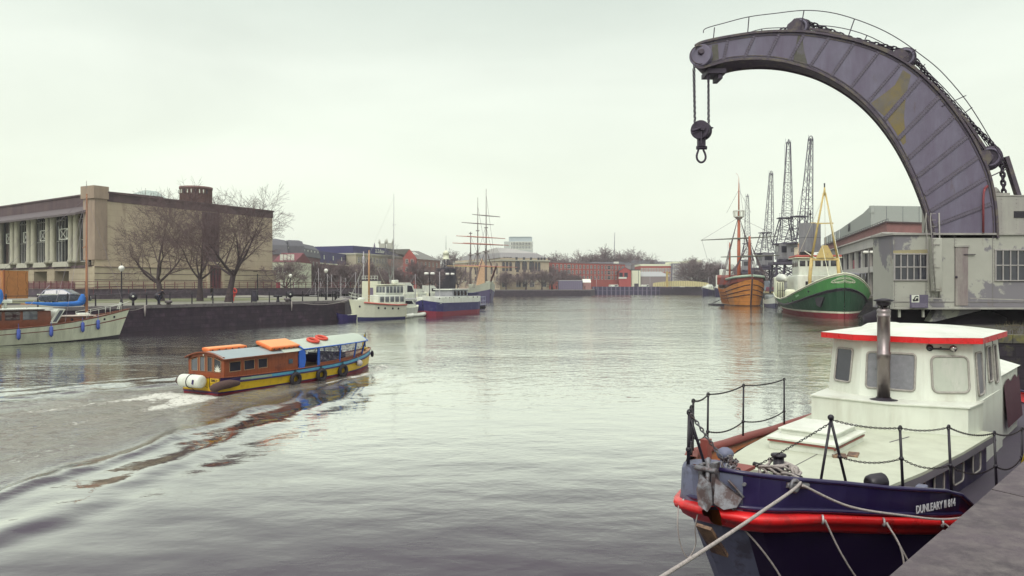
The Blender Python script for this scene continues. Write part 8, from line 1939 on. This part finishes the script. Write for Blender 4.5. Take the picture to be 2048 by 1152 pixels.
# ================================================================ museum shed on the right bank
f = Fac(pt(1640, 200), pt(1772, 120)); fr_ = Fac(pt(1772, 120), pt(1905, 124))
m_conc = mat('pale_painted_concrete', (.58, .57, .53), .75, var=.08, c2=(.46, .43, .43), amt=.3, streak=True, sharp=.3)
MS = thing('museum_shed', 'long dockside shed with white concrete frame, brick parapet and pale rooftop storey', 'building', (*pt(1772, 120), Q))
zt = 14.4
def ring(f1, f2, o, back=18):
    k = (f1.n+f2.n)*(o/(1+f1.n.dot(f2.n))); c = f1.p(f1.L, 0)+k
    P = [f1.p(0, 0, o), c, f2.p(f2.L, 0, o)]
    return [(P[0].x, P[0].y), (c.x, c.y), (P[2].x, P[2].y), (P[2].x, P[2].y+back), (P[0].x+back, P[0].y+6)]
def slab(m, f1, f2, o, z0, z1): return m.poly([(x, y, z0) for x, y in ring(f1, f2, o)], (0, 0, z1-z0))
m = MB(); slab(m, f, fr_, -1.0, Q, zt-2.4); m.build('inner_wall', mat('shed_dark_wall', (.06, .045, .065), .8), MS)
m = MB(); slab(m, f, fr_, -.2, zt-1.9, zt-.1); m.build('brick_parapet', mat('purple_brick', (.24, .115, .11), .9, var=.25, scale=.6), MS)
m = MB(); slab(m, f, fr_, .1, zt-.1, zt+.1); m.build('coping', m_tan_dk, MS)
for z0, z1 in ((zt-3.6, zt-1.95), (zt-7.9, zt-6.9)): m = MB(); slab(m, f, fr_, .35, z0, z1); m.build('floor_band', m_conc, MS)
m = MB(); slab(m, f, fr_, .8, zt-1.93, zt-1.7); m.build('cornice', m_conc, MS)
nb = 12
for ff, n_ in ((f, nb), (fr_, 4)):
    for k in range(n_+1): m = MB(); u = ff.L*k/n_; ff.box(m, u-.32, u+.32, Q, zt-1.9, -1, .2); m.build('pillar', m_conc, MS)
    for k in range(n_):
        for z0, z1 in ((zt-6.9, zt-3.6), (Q+.2, zt-7.9)):
            u0, u1 = ff.L*k/n_+.4, ff.L*(k+1)/n_-.4; m = MB(); ff.box(m, u0, u1, z0, z1, -.6, -.5); w_ = m.build('window', m_glass if (k*7+int(z0)) % 3 else glass('lilac_glass', (.09, .07, .12), .2), MS)
            if k % 3 == 1: m = MB(); ff.box(m, u0+.1, u1-.1, z0+.1, lerp(z0, z1, .55), -.5, -.45); m.build('red_panel', mat('faded_red_panel', (.32, .07, .10), .7), w_)
            m = MB(); 
            for j in (0, 1, 2): ff.box(m, lerp(u0, u1, j/2)-.04, lerp(u0, u1, j/2)+.04, z0, z1, -.5, -.4)
            m.build('glazing_bar', m_frame_d, w_)
zr = 18.6
g1_, g2_ = Fac(pt(1648, 208), pt(1742, 136)), Fac(pt(1742, 136), pt(1905, 138))
m = MB(); slab(m, g1_, g2_, 0, zt, zr-1.2)
A = [g1_.p(0, zr-1.2, 0), g1_.p(g1_.L, zr-1.2, 0), g1_.p(g1_.L, zr+.1, 0), g1_.p(g1_.L-9, zr-.5, 0), g1_.p(g1_.L*.45, zr-1.2, 0)]
m.poly(A, g1_.n*-.5); g2_.box(m, 0, g2_.L, zr-1.2, zr+.1, -.6, 0); m.build('rooftop_storey', mat('pale_roof_cladding', (.36, .39, .36), .6, var=.06), MS)
for px in (1656, 1664, 1672, 1680): m = MB(); u = g1_.u(px); g1_.box(m, u-.25, u+1.2, zt+.4, zr-1.5, .02, .1); m.build('rooftop_window', m_glass2, MS)
for k in range(7): m = MB(); g2_.box(m, 3+k*3.2, 3.05+k*3.2, zt, zr, .0, .05); m.build('cladding_joint', m_glass2, MS)
text('lettering', 'M', 2.3, g1_.p(g1_.u(1699), zt+2.2, .12), g1_.d, (0, 0, 1), m_frame_d, MS, ext=.03, bold=.05, squeeze=1.5)
m = MB()
for k in range(40): u = f.L*k/39; m.bar(f.p(u, zt, -.3), f.p(u, zt+.5, -.3), .06)
m.bar(f.p(0, zt+.5, -.3), f.p(f.L, zt+.5, -.3), .06); m.build('parapet_rail', m_frame_d, MS)

# ================================================================ the lattice dock cranes
m_lat = mat('crane_grey', (.075, .065, .10), .6, var=.25)
m_box = mat('crane_house_grey', (.27, .27, .28), .6, var=.12, c2=(.17, .16, .18), amt=.35, streak=True, sharp=.3)
def lattice(m, a, b, w0, w1, n, t0=.11, tb=.055, d0=None, d1=None):
    a, b = Vector(a), Vector(b); ax = (b-a).normalized(); X_ = Vector((1, 0, 0)); Y_ = ax.cross(X_).normalized(); X_ = Y_.cross(ax).normalized(); d0 = d0 or w0; d1 = d1 or w1
    def P(t, i, j): return a.lerp(b, t)+X_*i*lerp(w0, w1, t)/2+Y_*j*lerp(d0, d1, t)/2
    C_ = ((-1, -1), (1, -1), (1, 1), (-1, 1))
    for i, j in C_: m.bar(P(0, i, j), P(1, i, j), t0)
    ts = [1-(1-k/n)**.85 for k in range(n+1)]
    for k in range(n):
        for q in range(4):
            p, r = C_[q], C_[(q+1) % 4]; 
            if k % 2: p, r = r, p
            m.bar(P(ts[k], *p), P(ts[k+1], *r), tb)
            if k % 2: m.bar(P(ts[k], *p), P(ts[k], *r), tb)
def dock_crane(label):
    t = thing('dock_crane', label, 'crane', (0, 0, 0), 0, 'electric lattice cranes before the museum shed')
    m = MB()
    for x in (-2.8, 2.8):
        for y in (-2.6, 2.6): m.bar((x, y, 0), (x*.85, y*.85, 6.6), .42)
        m.bar((x, -2.6, .6), (x, 2.6, .6), .4)
        m.bar((x*.95, -2.4, 3.2), (x*.86, 2.2, 6.2), .16); m.bar((x*.95, 2.4, 3.2), (x*.86, -2.2, 6.2), .16)
    for y in (-2.3, 2.3): m.bar((-2.4, y, 4.0), (2.4, y, 6.4), .16); m.bar((2.4, y, 4.0), (-2.4, y, 6.4), .16)
    m.build('portal_leg', m_lat, t, local=True)
    m = MB(); m.bx(-3.2, 3.2, -3, 3, 6.6, 7.2); m.lathe([(1.9, 7.2), (1.9, 7.9)], (0, 0, 0), 20); 
    for k in range(9): m.bar((-3.2+k*.8, -3, 7.2), (-3.2+k*.8, -3, 8.1), .05)
    m.bar((-3.2, -3, 8.1), (3.2, -3, 8.1), .06); m.build('platform', m_lat, t, local=True)
    m = MB(); m.bx(-1.7, 1.7, -1.8, 2.4, 7.9, 11.4); h_ = m.build('machine_house', m_box, t, local=True)
    m = MB(); m.bx(-1.2, 1.2, -1.84, -1.80, 9.4, 10.9); m.bx(-1.74, -1.70, -1, 1, 9.4, 10.9); m.build('window', m_glass, h_, local=True)
    m = MB(); lattice(m, (0, .6, 11.4), (0, .3, 17.6), 4.6, 1.9, 5, .17, .08, 4.0, 1.6); m.bx(-2.4, 2.4, -1.4, 2.8, 11.3, 11.6); m.bx(-1.6, 1.6, -1, 1.5, 17.4, 17.6); m.build('tower_frame', m_lat, t, local=True)
    m = MB()
    for k in range(8): m.bar((-1.5+k*.42, -1.1, 17.6), (-1.5+k*.42, -1.1, 18.5), .04)
    m.bar((-1.6, -1.1, 18.5), (1.6, -1.1, 18.5), .05); m.build('gallery_rail', m_lat, t, local=True)
    m = MB(); lattice(m, (0, -1.6, 12.2), (0, -3.4, 34.6), 2.7, .75, 20, .125, .055, 1.9, .6); m.torus((0, -3.4, 34.6), .55, .09, axis=(1, 0, 0), n=12); m.bar((-.8, -3.4, 34.2), (.6, -3.4, 34.9), .08); m.bar((-.7, -3.5, 34.2), (-.7, -3.5, 35.3), .05); m.build('lattice_jib', m_lat, t, local=True)
    m = MB(); m.tube([(.3, -3.6, 34.4), (.5, 1.5, 18)], .035, 3); m.tube([(-.9, -3.6, 34.0), (-1.0, -3.8, 16)], .03, 3); m.tube([(0, -3.8, 34.4), (0, -3.9, 20)], .035, 3); m.build('hoist_rope', m_lat, t, local=True)
    return t
D1 = dock_crane('lattice dock crane with the tall jib just left of the tallest one')
def place(o, px, D, ytop, rz, lab=None):
    h = H-(ytop-570)/F*D-Q; s = h/35.2; o.location = ((px-1024)/F*D, D, Q); o.rotation_euler = (0, 0, rz); o.scale = (s, s, s)
    if lab: o['label'] = lab
D2 = copy_tree(D1); D3 = copy_tree(D1); D4 = copy_tree(D1)
place(D1, 1570, 174, 284, -.12); place(D2, 1600, 169, 277, .35, 'tallest lattice dock crane with a big hanging grey counterweight box'); place(D3, 1531, 195, 345, .15, 'shorter lattice dock crane standing alone left of the tall pair'); place(D4, 1494, 214, 390, -.25, 'leftmost and smallest lattice dock crane, behind the orange ship masts')
m = MB(); m.bx(-1.7, 1.7, 2.9, 5.6, 9.4, 15.8); 
o = MB(); sc_ = D2.scale[0]; o.bx(-2.0, 1.9, -4.4, -1.9, 9.3, 15.7); bx_ = o.build('counterweight_box', m_box, D2, local=True)
o = MB(); o.bx(-2.05, 1.95, -4.42, -1.88, 12.4, 12.5); o.bx(-.1, .0, -4.43, -4.41, 9.3, 15.7); o.build('box_seam', m_lat, bx_, local=True)
# dim boats and huts at the foot of the cranes
f5 = Fac(pt(1500, 190), pt(1590, 190))
# ================================================================ orange caravel
bow = Vector((48.9, 153, 0)); bd = Vector((-.08, -1, 0)).normalized(); L_ = 20.0
CV = thing('wooden_caravel', 'orange timber sailing ship of old design with bluff bow and crow nest', 'sailing ship', bow-bd*L_, math.atan2(bd.y, bd.x))
cv = [(0, 2.8, 5.2, .5), (3, 3.5, 4.3, 0), (7, 3.95, 3.5, 0), (11, 4.0, 3.4, 0), (14, 3.9, 3.8, 0), (16.5, 3.45, 4.3, -.2), (18.5, 2.5, 4.8, -.7), (19.8, 1.4, 5.3, -1.2), (20.5, .08, 5.6, -1.5)]
m_orange = mat('orange_planking', (.60, .235, .045), .5, var=.16, scale=.8, c2=(.40, .14, .04), amt=.3, c2scale=.5, planks=('Z', .38, .25))
hull_thing(CV, cv, [(0, 1), ('z.12', 0), (.98, 2), (1, 2)], [m_orange, m_black, mat('tarred_wood', (.06, .03, .03), .8)], flare=.70, bottom=-.3, keelpow=.8)
def vp(mb, nm, m_, par=None): return mb.build(nm, m_, par or CV, local=True)
m = MB(); m.grid([[hpoint(cv, min(x+.01, 20.3), (z-.3)/(z+.3), sg, .70, -.3, .8, -.1) for sg in (1, -1)] for x, b, z, _ in cv]); vp(m, 'deck', mat('teak_deck', (.2,)*3))
for fr0 in (.45, .62, .80):
    m = MB()
    for sg in (-1, 1): m.tube([hpoint(cv, x, fr0, sg, .70, -.3, .8, .04) for x in (0.2, 3, 7, 11, 14, 16.5, 18.5, 19.8, 20.4)], .09, 4)
    vp(m, 'wale', mat('tarred_wood', (.06,)*3))
m = MB()
for x in (4.2, 5.6, 7.0, 8.4, 9.8, 11.2, 12.6):
    for sg in (-1, 1):
        pts = [hpoint(cv, x, q, sg, .70, -.3, .8, .08) for q in (.15, .4, .7, .98)]
        for a, b in zip(pts, pts[1:]): m.bar(a, b, .16)
vp(m, 'rubbing_post', mat('orange_wood_plain', (.42, .16, .045), .6, var=.2))
m = MB(); m.bar((20.5, 0, 5.6), (19.0, 0, -.2), .3); vp(m, 'stem_post', mat('tarred_wood', (.06,)*3))
# forecastle with red top and pale green rail
m = MB(); m.poly([(14.5, -3.9, 4.2), (18.5, -2.6, 4.9), (20.3, -.3, 5.2), (20.3, .3, 5.2), (18.5, 2.6, 4.9), (14.5, 3.9, 4.2)], (0, 0, 1.25)); vp(m, 'forecastle', mat('dark_red_castle', (.22, .045, .03), .7))
m = MB()
for sg in (-1, 1): m.tube([(14.3, sg*4.0, 5.5), (18.5, sg*2.8, 5.95), (20.5, sg*.2, 6.2)], .26, 8)
vp(m, 'forecastle_rail', mat('pale_green_rail', (.35, .46, .35), .6))
m = MB(); m.poly([(0, -3.1, 5.0), (4, -3.9, 4.4), (4, 3.9, 4.4), (0, 3.1, 5.0)], (0, 0, 1.6)); vp(m, 'sterncastle', mat('dark_red_castle', (.22,)*3))
m_om = mat('orange_mast', (.42, .11, .05), .5, var=.15)
m = MB(); m.lathe([(.42, 2), (.38, 10), (.28, 19.0)], (10, -.4, 0), 10); m.lathe([(.18, 18.6), (.14, 24), (.04, 27.6)], (10, -.4, 0), 8); m.tube([(10, -.4, 27.6), (10, -.7, 28.3), (10, -1.0, 28.6)], .03, 3); vp(m, 'main_mast', m_om)
m = MB(); m.lathe([(.4, 18.5), (.9, 19.0), (1.15, 19.1), (.9, 19.2)], (10, -.4, 0), 14); m.torus((10, -.4, 20.4), 1.2, .10, n=16, k=5); [m.bar((10+math.cos(a)*1.05, -.4+math.sin(a)*1.05, 19.1), (10+math.cos(a)*1.2, -.4+math.sin(a)*1.2, 20.4), .2) for a in [2*PI*k/12 for k in range(12)]]; vp(m, 'crows_nest', m_white)
m = MB(); m.lathe([(.34, 4), (.3, 12.5), (.2, 14.5)], (16, .5, 0), 8); vp(m, 'fore_mast', m_om)
m = MB(); m.lathe([(.24, 4), (.2, 12), (.1, 14)], (2.5, -.8, 0), 8); vp(m, 'mizzen_mast', m_om)
for x, y0, z, hl, tl in ((10, -.4, 14.4, 8.2, .35), (16, .5, 10.3, 6.0, .15)):
    m = MB(); m.tube([(x+.5, y0-hl, z-tl), (x+.5, y0, z), (x+.5, y0+hl, z+tl)], [.09, .19, .09], 6); vp(m, 'yard', mat('grey_green_spar', (.13, .13, .10), .7))
m = MB()
for x, y0, z1 in ((10, -.4, 18.8), (16, .5, 13.0)):
    for sg in (-1, 1):
        for k in range(5): m.tube([(x, y0+sg*.2, z1), (x-1.8+k*.9, sg*4.3, 4.0)], .045, 3)
        for j in range(9): t_ = j/9; m.tube([(x-1.8*(1-t_), lerp(sg*4.3, y0, t_), lerp(4, z1, t_)), (x+1.8*(1-t_), lerp(sg*4.3, y0, t_), lerp(4, z1, t_))], .025, 3)
for a, b in (((10, -.4, 27), (20.5, 0, 6)), ((10, -.4, 19), (20.5, 0, 6)), ((16, .5, 14), (22, 0, 6.5)), ((10, -.4, 25), (10, -3, 20)), ((10, -.4, 25), (10, 2.2, 20)), ((10.5, -8.4, 14.1), (10, -.4, 19)), ((10.5, 7.8, 14.7), (10, -.4, 19)), ((10.5, -8.4, 14.1), (6, -5, 5))): m.tube([a, b], .03, 3)
vp(m, 'rigging', mat('tarred_rigging', (.1,)*3))
m = MB(); m.lathe([(.2, 0), (.42, .15), (.5, .5), (.42, .85), (.2, 1.0)], (16, 4.6, .6), 12, axis=(1, .2, 0)); vp(m, 'white_fender', m_white)
m = MB(); m.box((14, -6.0, .15), (5, 2.4, .35)); m.bar((12, -6.5, .3), (14.5, -5.2, 1.2), .12); vp(m, 'work_raft', m_black)
# ================================================================ green trawler
st0 = Vector((49.4, 129.3, 0)); bd = Vector((-.2, -.98, 0)).normalized()
GT = thing('green_ship', 'big green steel ship with white wheelhouse and yellow A frame mast, moored bow on', 'ship', st0, math.atan2(bd.y, bd.x))
gt = [(0, 3.8, 3.4, 0), (5, 4.8, 2.9, 0), (12, 5.4, 2.35, 0), (18, 5.6, 2.2, 0), (23, 5.5, 2.55, 0), (26, 5.1, 3.1, 0), (29, 4.1, 3.95, -.1), (31, 3.1, 4.65, -.25), (32.6, 2.0, 5.25, -.4), (33.6, 1.0, 5.6, -.5), (34.1, .04, 5.8, -.55)]
m_gr1 = mat('bright_green_paint', (.065, .26, .06), .5, var=.10, c2=(.05, .20, .06), amt=.35, streak=True, sharp=.3); m_gr2 = mat('dark_green_paint', (.012, .055, .024), .6, spec=.25, var=.15, c2=(.03, .085, .045), amt=.3, streak=True, sharp=.35)
G_ = [(0, 4), ('z.62', 3), ('z.85', 1), (.63, 2), (.70, 0), (.965, 3), (1, 3)]  # black slot: rub line, widened to paint in the shadow below the bulwark
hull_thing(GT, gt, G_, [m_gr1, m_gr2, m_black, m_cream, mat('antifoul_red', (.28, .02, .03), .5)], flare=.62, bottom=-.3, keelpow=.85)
def gp(mb, nm, m_, par=None): return mb.build(nm, m_, par or GT, local=True)
m = MB(); m.grid([[hpoint(gt, min(x+.01, 33.9), (z-.7)/(z+.3), sg, .62, -.3, .85, -.12) for sg in (1, -1)] for x, b, z, _ in gt]); gp(m, 'deck', mat('teak_deck', (.2,)*3))
m = MB()
for sg in (-1, 1): m.tube([(x, sg*b, z+.03) for x, b, z, _ in gt], .10, 6)
gp(m, 'rail_cap', m_cream)
m = MB()
for sg in (-1, 1):
    m.grid([[Vector((x, sg*(b-.12), z)) for x, b, z, _ in gt[:-1]], [hpoint(gt, min(x+.01, 33.5), (z-.9+.3)/(z+.3), sg, .62, -.3, .85, -.2) for x, b, z, _ in gt[:-1]]])
gp(m, 'bulwark_inside', mat('yellow_cream', (.58, .56, .33), .6))
m = MB()
for sg in (-1, 1): m.tube([hpoint(gt, x, .685, sg, .62, -.3, .85, .05) for x in (.1, 5, 12, 18, 23, 26, 29, 31, 32.6, 33.6, 34)], .13, 6)
gp(m, 'rubbing_band', m_black)
p = hpoint(gt, 31.2, .48, -1, .62, -.3, .85, .03); m = MB(); m.poly([p+Vector((.9, .45, .55)), p+Vector((-.9, -.35, .6)), p+Vector((-.5, -.2, -.5)), p+Vector((.3, .1, -.75))], Vector((.1, -.15, 0))); m.torus(p+Vector((0, -.1, 0)), .22, .05, axis=(.5, -1, 0), n=12, k=5); gp(m, 'anchor_pocket', m_black)
p = hpoint(gt, 29.6, .84, -1, .62, -.3, .85, .02); m = MB(); m.lathe([(.16, 0), (.12, .08)], p, 10, axis=(.5, -1, 0)); gp(m, 'hawse_hole', m_black)
for x in (22, 24.5): p = hpoint(gt, x, .76, -1, .62, -.3, .85, .02); m = MB(); m.box(p, (.7, .1, .18)); gp(m, 'scupper', m_black)
def hull_ring(name, x, fr0, sg, rx, rz, n=20, off=.05, th=.035, k=2.0):
    pts = []
    for i in range(n): a = 2*PI*i/n; pts.append(hpoint(gt, min(34.09, x+rx*math.cos(a)), fr0+rz*math.sin(a), sg, .62, -.3, .85, off))
    return pts
m = MB()
for x, rr, rz_ in ((34.0, .5, .06), (33.7, .55, .04), (34.0, .9, .022)):
    for sg in (-1, 1): m.tube(hull_ring('', x, .865, sg, rr, rz_), .03, 4, closed=True)
gp(m, 'bow_emblem', m_cream)
m = MB(); p = hpoint(gt, 26.5, .86, -1, .62, -.3, .85, .04); q = hpoint(gt, 27.3, .86, -1, .62, -.3, .85, .04); m.bar(p, q, .05, .35); gp(m, 'painted_mark', mat('pale_green_mark', (.2, .38, .2), .6))
m = MB(); m.rbox((13, 0, 4.0), (10, 6.2, 3.6), .2); h1 = gp(m, 'deckhouse', m_white)
m = MB(); m.rbox((14.0, 0, 7.1), (5.6, 5.6, 2.8), .2); h2 = gp(m, 'wheelhouse', m_white)
m = MB(); m.rbox((14.0, 0, 8.65), (6.4, 6.6, .30), .1); gp(m, 'wheelhouse_roof', mat('trawler_red', (.42, .07, .05), .5))
m = MB(); m.rbox((14.0, 0, 8.42), (6.5, 6.7, .12), .05); gp(m, 'roof_edge', m_cream)
for k in range(5): m = MB(); m.rbox((16.82, -2.2+k*1.1, 7.55), (.06, .8, .85), .02); gp(m, 'window', m_glass, h2)
for k in range(3): m = MB(); m.rbox((12.3+k*1.7, -2.82, 7.55), (1.1, .06, .9), .02); gp(m, 'window', m_glass, h2)
m = MB(); m.rbox((18.03, -1.2, 4.2), (.06, 1.6, 1.3), .02); gp(m, 'window', m_glass, h1); m = MB(); m.rbox((18.03, 1.4, 4.2), (.06, 1.0, 1.2), .02); gp(m, 'window', m_glass, h1)
m_yel = mat('mast_yellow', (.58, .44, .16), .55, c2=(.42, .3, .15), amt=.3)
m = MB(); ax_ = 21.5
for sg in (-1, 1):
    m.tube([(ax_, sg*2.0, 2.2), (ax_, sg*2.0, 5.4), (ax_, sg*1.75, 8.2)], [.16, .26, .24], 8); m.tube([(ax_, sg*1.75, 8.2), (ax_, sg*.12, 17.6)], [.17, .12], 8)
m.bar((ax_, -1.75, 8.0), (ax_, 1.75, 8.0), .5, .3); m.bar((ax_, -1.2, 13.2), (ax_, 1.2, 13.2), .16); m.cyl((ax_, 0, 17.2), (ax_, 0, 18.4), .2, 8, .1); m.bar((ax_, -1.9, 13.3), (ax_, -1.2, 13.3), .1)
m.poly([(ax_, -1.2, 8.2), (ax_, 1.2, 8.2), (ax_, .35, 10.0), (ax_, -.35, 10.0)], (.4, 0, 0)); gp(m, 'a_frame_mast', m_yel)
m = MB(); m.cyl((ax_-.2, -1.9, 13.3), (ax_-.2, -1.9, 15.2), .07, 6); m.sphere((ax_-.2, -1.9, 14.6), .2, 6); gp(m, 'lantern', m_black); m = MB(); m.cyl((ax_, .0, 17.8), (ax_, 0, 19.0), .1, 6); gp(m, 'masthead', m_black)
m = MB()
for y in (-1.0, .9): m.tube([(ax_, y, 8), (ax_-7, y*1.5, 9.5)], .08, 5)
for a, b in (((ax_, 0, 17.4), (33, 0, 5.6)), ((ax_, 0, 17.4), (12, -2, 9)), ((ax_, 0, 17.4), (12, 2, 9)), ((ax_, -.3, 10), (32, -1.5, 5.3))): m.tube([a, b], .03, 3)
for k in range(8): m.bar((12+k*.5, -2.6, 9), (12+k*.5, -2.6, 10.1), .05)
m.bar((12, -2.6, 10.1), (15.5, -2.6, 10.1), .06); m.tube([(11.5, -2, 9), (14.5, -2.4, 10.8)], .1, 4); gp(m, 'rigging_and_rails', m_cream)
m = MB(); m.tube(smooth([(8.5, -4.3, 5.2), (10, -4.5, 5.4), (13, -4.5, 5.4), (15, -4.3, 5.15)], 4), [.2, .38, .5, .58, .62, .65, .65, .65, .62, .58, .5, .38, .2], 12); gp(m, 'lifeboat', m_white)
m = MB(); m.rbox((5.5, -4.0, 3.8), (2.4, 1.4, 3.8), .4); gp(m, 'cream_ventilator', m_cream); m = MB(); m.rbox((17, -4.0, 2.9), (1.6, 1.5, 1.5), .4); gp(m, 'cream_ventilator', m_cream)
m = MB()
for x in (8.5, 11, 13.5): m.bar((x, -4.6, 2), (x, -4.6, 4.7), .1); m.bar((x, -4.6, 3.4), (x+2.4, -4.6, 3.4), .06)
m.rbox((20, -3.6, 1.9), (1.2, .8, .8), .2); gp(m, 'davit', m_black)
m = MB()
for k in range(8): a = k*.4; m.cyl((30.5+.3*math.sin(k), .8+k*.35, 5.1), (30.5+.3*math.sin(k), .8+k*.35, 5.8), .05, 5)
m.bar((30.5, .8, 5.8), (30.5, 3.4, 5.8), .06); m.tube([(28, 1, 4.4), (28.3, 1.2, 5.9), (28.8, 3, 5.7)], .2, 6); gp(m, 'bow_gear', mat('grey_bow_gear', (.2, .2, .23), .6))
p0 = world_of(GT) @ hpoint(gt, 32.5, .2, 1, .62, -.3, .85, 0); 
# small boats between the two ships and behind the caravel
t, st, L_ = small_boat('white_boat', 'small white boat with bow fenders moored between the orange ship and green ship', 'boat', (1536, 1551), (152, 140), 2.3, 1.5, [m_white, mat('dull_blue_paint', (.06, .06, .12), .6)], fr=[(0, 1), (.5, 0), (1, 0)], bowz=.5)  # lower half of the hull in a darker blue
m = MB(); m.rbox((L_*.45, 0, 1.9), (L_*.5, 1.9, 1.0), .3); m.build('grey_cover', mat('grey_tarpaulin', (.2, .22, .22), .8), t, local=True)
m = MB(); m.tube(sag((L_*.4, -1.2, 1.5), (L_, 0, 1.9), .3), .1, 5); m.build('rope_fender', m_black, t, local=True)
t, st, L_ = small_boat('yellow_launch', 'cream yellow launch with a red coaming under the lattice cranes', 'boat', (1528, 1562), (185, 184), 3.0, 2.7, [mat('launch_cream', (.56, .45, .22), .6)]*2, bowz=.2)
m = MB(); m.rbox((L_*.5, 0, 3.2), (L_*.8, 2.4, 1.2), .2); m.build('coaming', mat('dull_maroon', (.2, .06, .09), .7), t, local=True); m = MB(); m.rbox((L_*.15, 0, 4.2), (1.6, 2, 2.2), .1); m.cyl((L_*.75, 0, 2.5), (L_*.75, 0, 6.5), .15, 6); m.build('cabin', mat('pale_blue_cabin', (.3, .36, .42), .6), t, local=True)
for px0, px1, D, lb, zt_, mm in ((1430, 1456, 292, 'white vessel with portholed superstructure just left of the orange ship', 10.5, m_white), (1442, 1470, 300, 'white funnelled vessel half hidden behind the orange ship masts', 13.0, m_white), (1405, 1428, 310, 'low white motor boat moored left of the white vessels', 4.5, m_white)):
    t, st, L_ = small_boat('white_vessel', lb, 'vessel', (px1, px0), (D+8, D), 4.5, 2.6, [mm, m_navy], fr=[(0, 1), (.85, 0), (1, 0)], bowz=1.2, group='white vessels left of the orange ship')
    m = MB(); m.rbox((L_*.5, 0, 2.6+(zt_-2.6)*.35), (L_*.5, 2.4, (zt_-2.6)*.7), .3); c_ = m.build('superstructure', mm, t, local=True); m = MB(); m.rbox((L_*.4, 0, zt_-1.2), (L_*.25, 1.8, 2.4), .3); m.build('funnel', mm, t, local=True)
    for sg in (-1, 1):
        for k in range(3): m = MB(); m.lathe([(.25, 0), (.2, .05)], (L_*(.35+.14*k), sg*1.42, 2.6+(zt_-2.6)*.45), 8, axis=(0, sg, 0)); m.build('porthole', m_glass, c_, local=True)
    m = MB(); m.cyl((L_*.5, 0, 2), (L_*.5, 0, zt_+3), .08, 5); m.build('mast', m_alu, t, local=True)
for px, D, yt, lb in ((1738, 118, 503, 'lamp post with twin grey heads between the green ship and the crane cabin'), (1551, 178, 545, 'short lamp post standing below the lattice cranes')): lamp(px, D, yt, lb, 'double' if px > 1600 else 'arm')
for k, (px, D, yt, lb) in enumerate(((1456, 200, 482, 'thin bare flagpole left of the orange ship mainmast'), (1345, 345, 545, 'thin pale flagpole on the swing bridge'), (1300, 330, 548, 'pale flagpole on the timber jetty'), (1193, 310, 556, 'pale flagpole before the red brick building'))):
    q = at(px, 570, D); m = MB(); z0 = 0.5; m.cyl((q.x, q.y, Q if k else 3), (q.x, q.y, zz(yt, D)), .08, 5, .05); single('flagpole', m, m_alu, lb, 'flagpole', loc=(q.x, q.y, Q))
# parked cars and vans on the far right bank, small
vt = thing('parked_van', '', 'van', (0, 0, 0)); m = MB(); m.rbox((0, 0, 1.2), (4.6, 1.9, 1.7), .3); m.build('body', m_white, vt, local=True); m = MB(); m.rbox((.9, 0, 1.55), (1.8, 1.94, .6), .1); m.build('windows', m_glass, vt, local=True)
for x in (-1.4, 1.4):
    m = MB(); m.torus((x, 0, .35), .28, .1, axis=(0, 1, 0), n=12, k=6); m.cyl((x, -.9, .35), (x, .9, .35), .33, 12); m.build('wheel', m_rubber, vt, local=True)
for k, (px, D, lb) in enumerate(((1190, 361, 'white van parked on the quay before the red brick building, left one'), (1227, 362, 'white van parked left of the red gabled shed'), (1290, 364, 'white van parked by the grey hipped roof shed'), (1365, 366, 'white van parked behind the swing bridge'))):
    o = vt if k == 0 else copy_tree(vt); o.location = ((px-1024)/F*D, D, Q); o.rotation_euler = (0, 0, k*.4); o['label'] = lb; o['group'] = 'white vans on the far quay'
# ================================================================ air
hz = bpy.data.materials.new('haze_air'); hz.use_nodes = True; nt = hz.node_tree; nt.nodes.clear(); o_ = nt.nodes.new('ShaderNodeOutputMaterial'); pv = nt.nodes.new('ShaderNodeVolumePrincipled'); nt.links.new(pv.outputs[0], o_.inputs['Volume'])
pv.inputs['Color'].default_value = (.93, .94, .97, 1); pv.inputs['Density'].default_value = HAZE if 'HAZE' in globals() else .00028; pv.inputs['Anisotropy'].default_value = 0
m = MB(); m.bx(-620, 620, -70, 990, -3, 62); hb_o = m.build('haze', hz); hb_o['kind'] = 'stuff'; hb_o['label'] = 'thin pale winter haze over the harbour'; hb_o['category'] = 'haze'
bpy.context.view_layer.update()
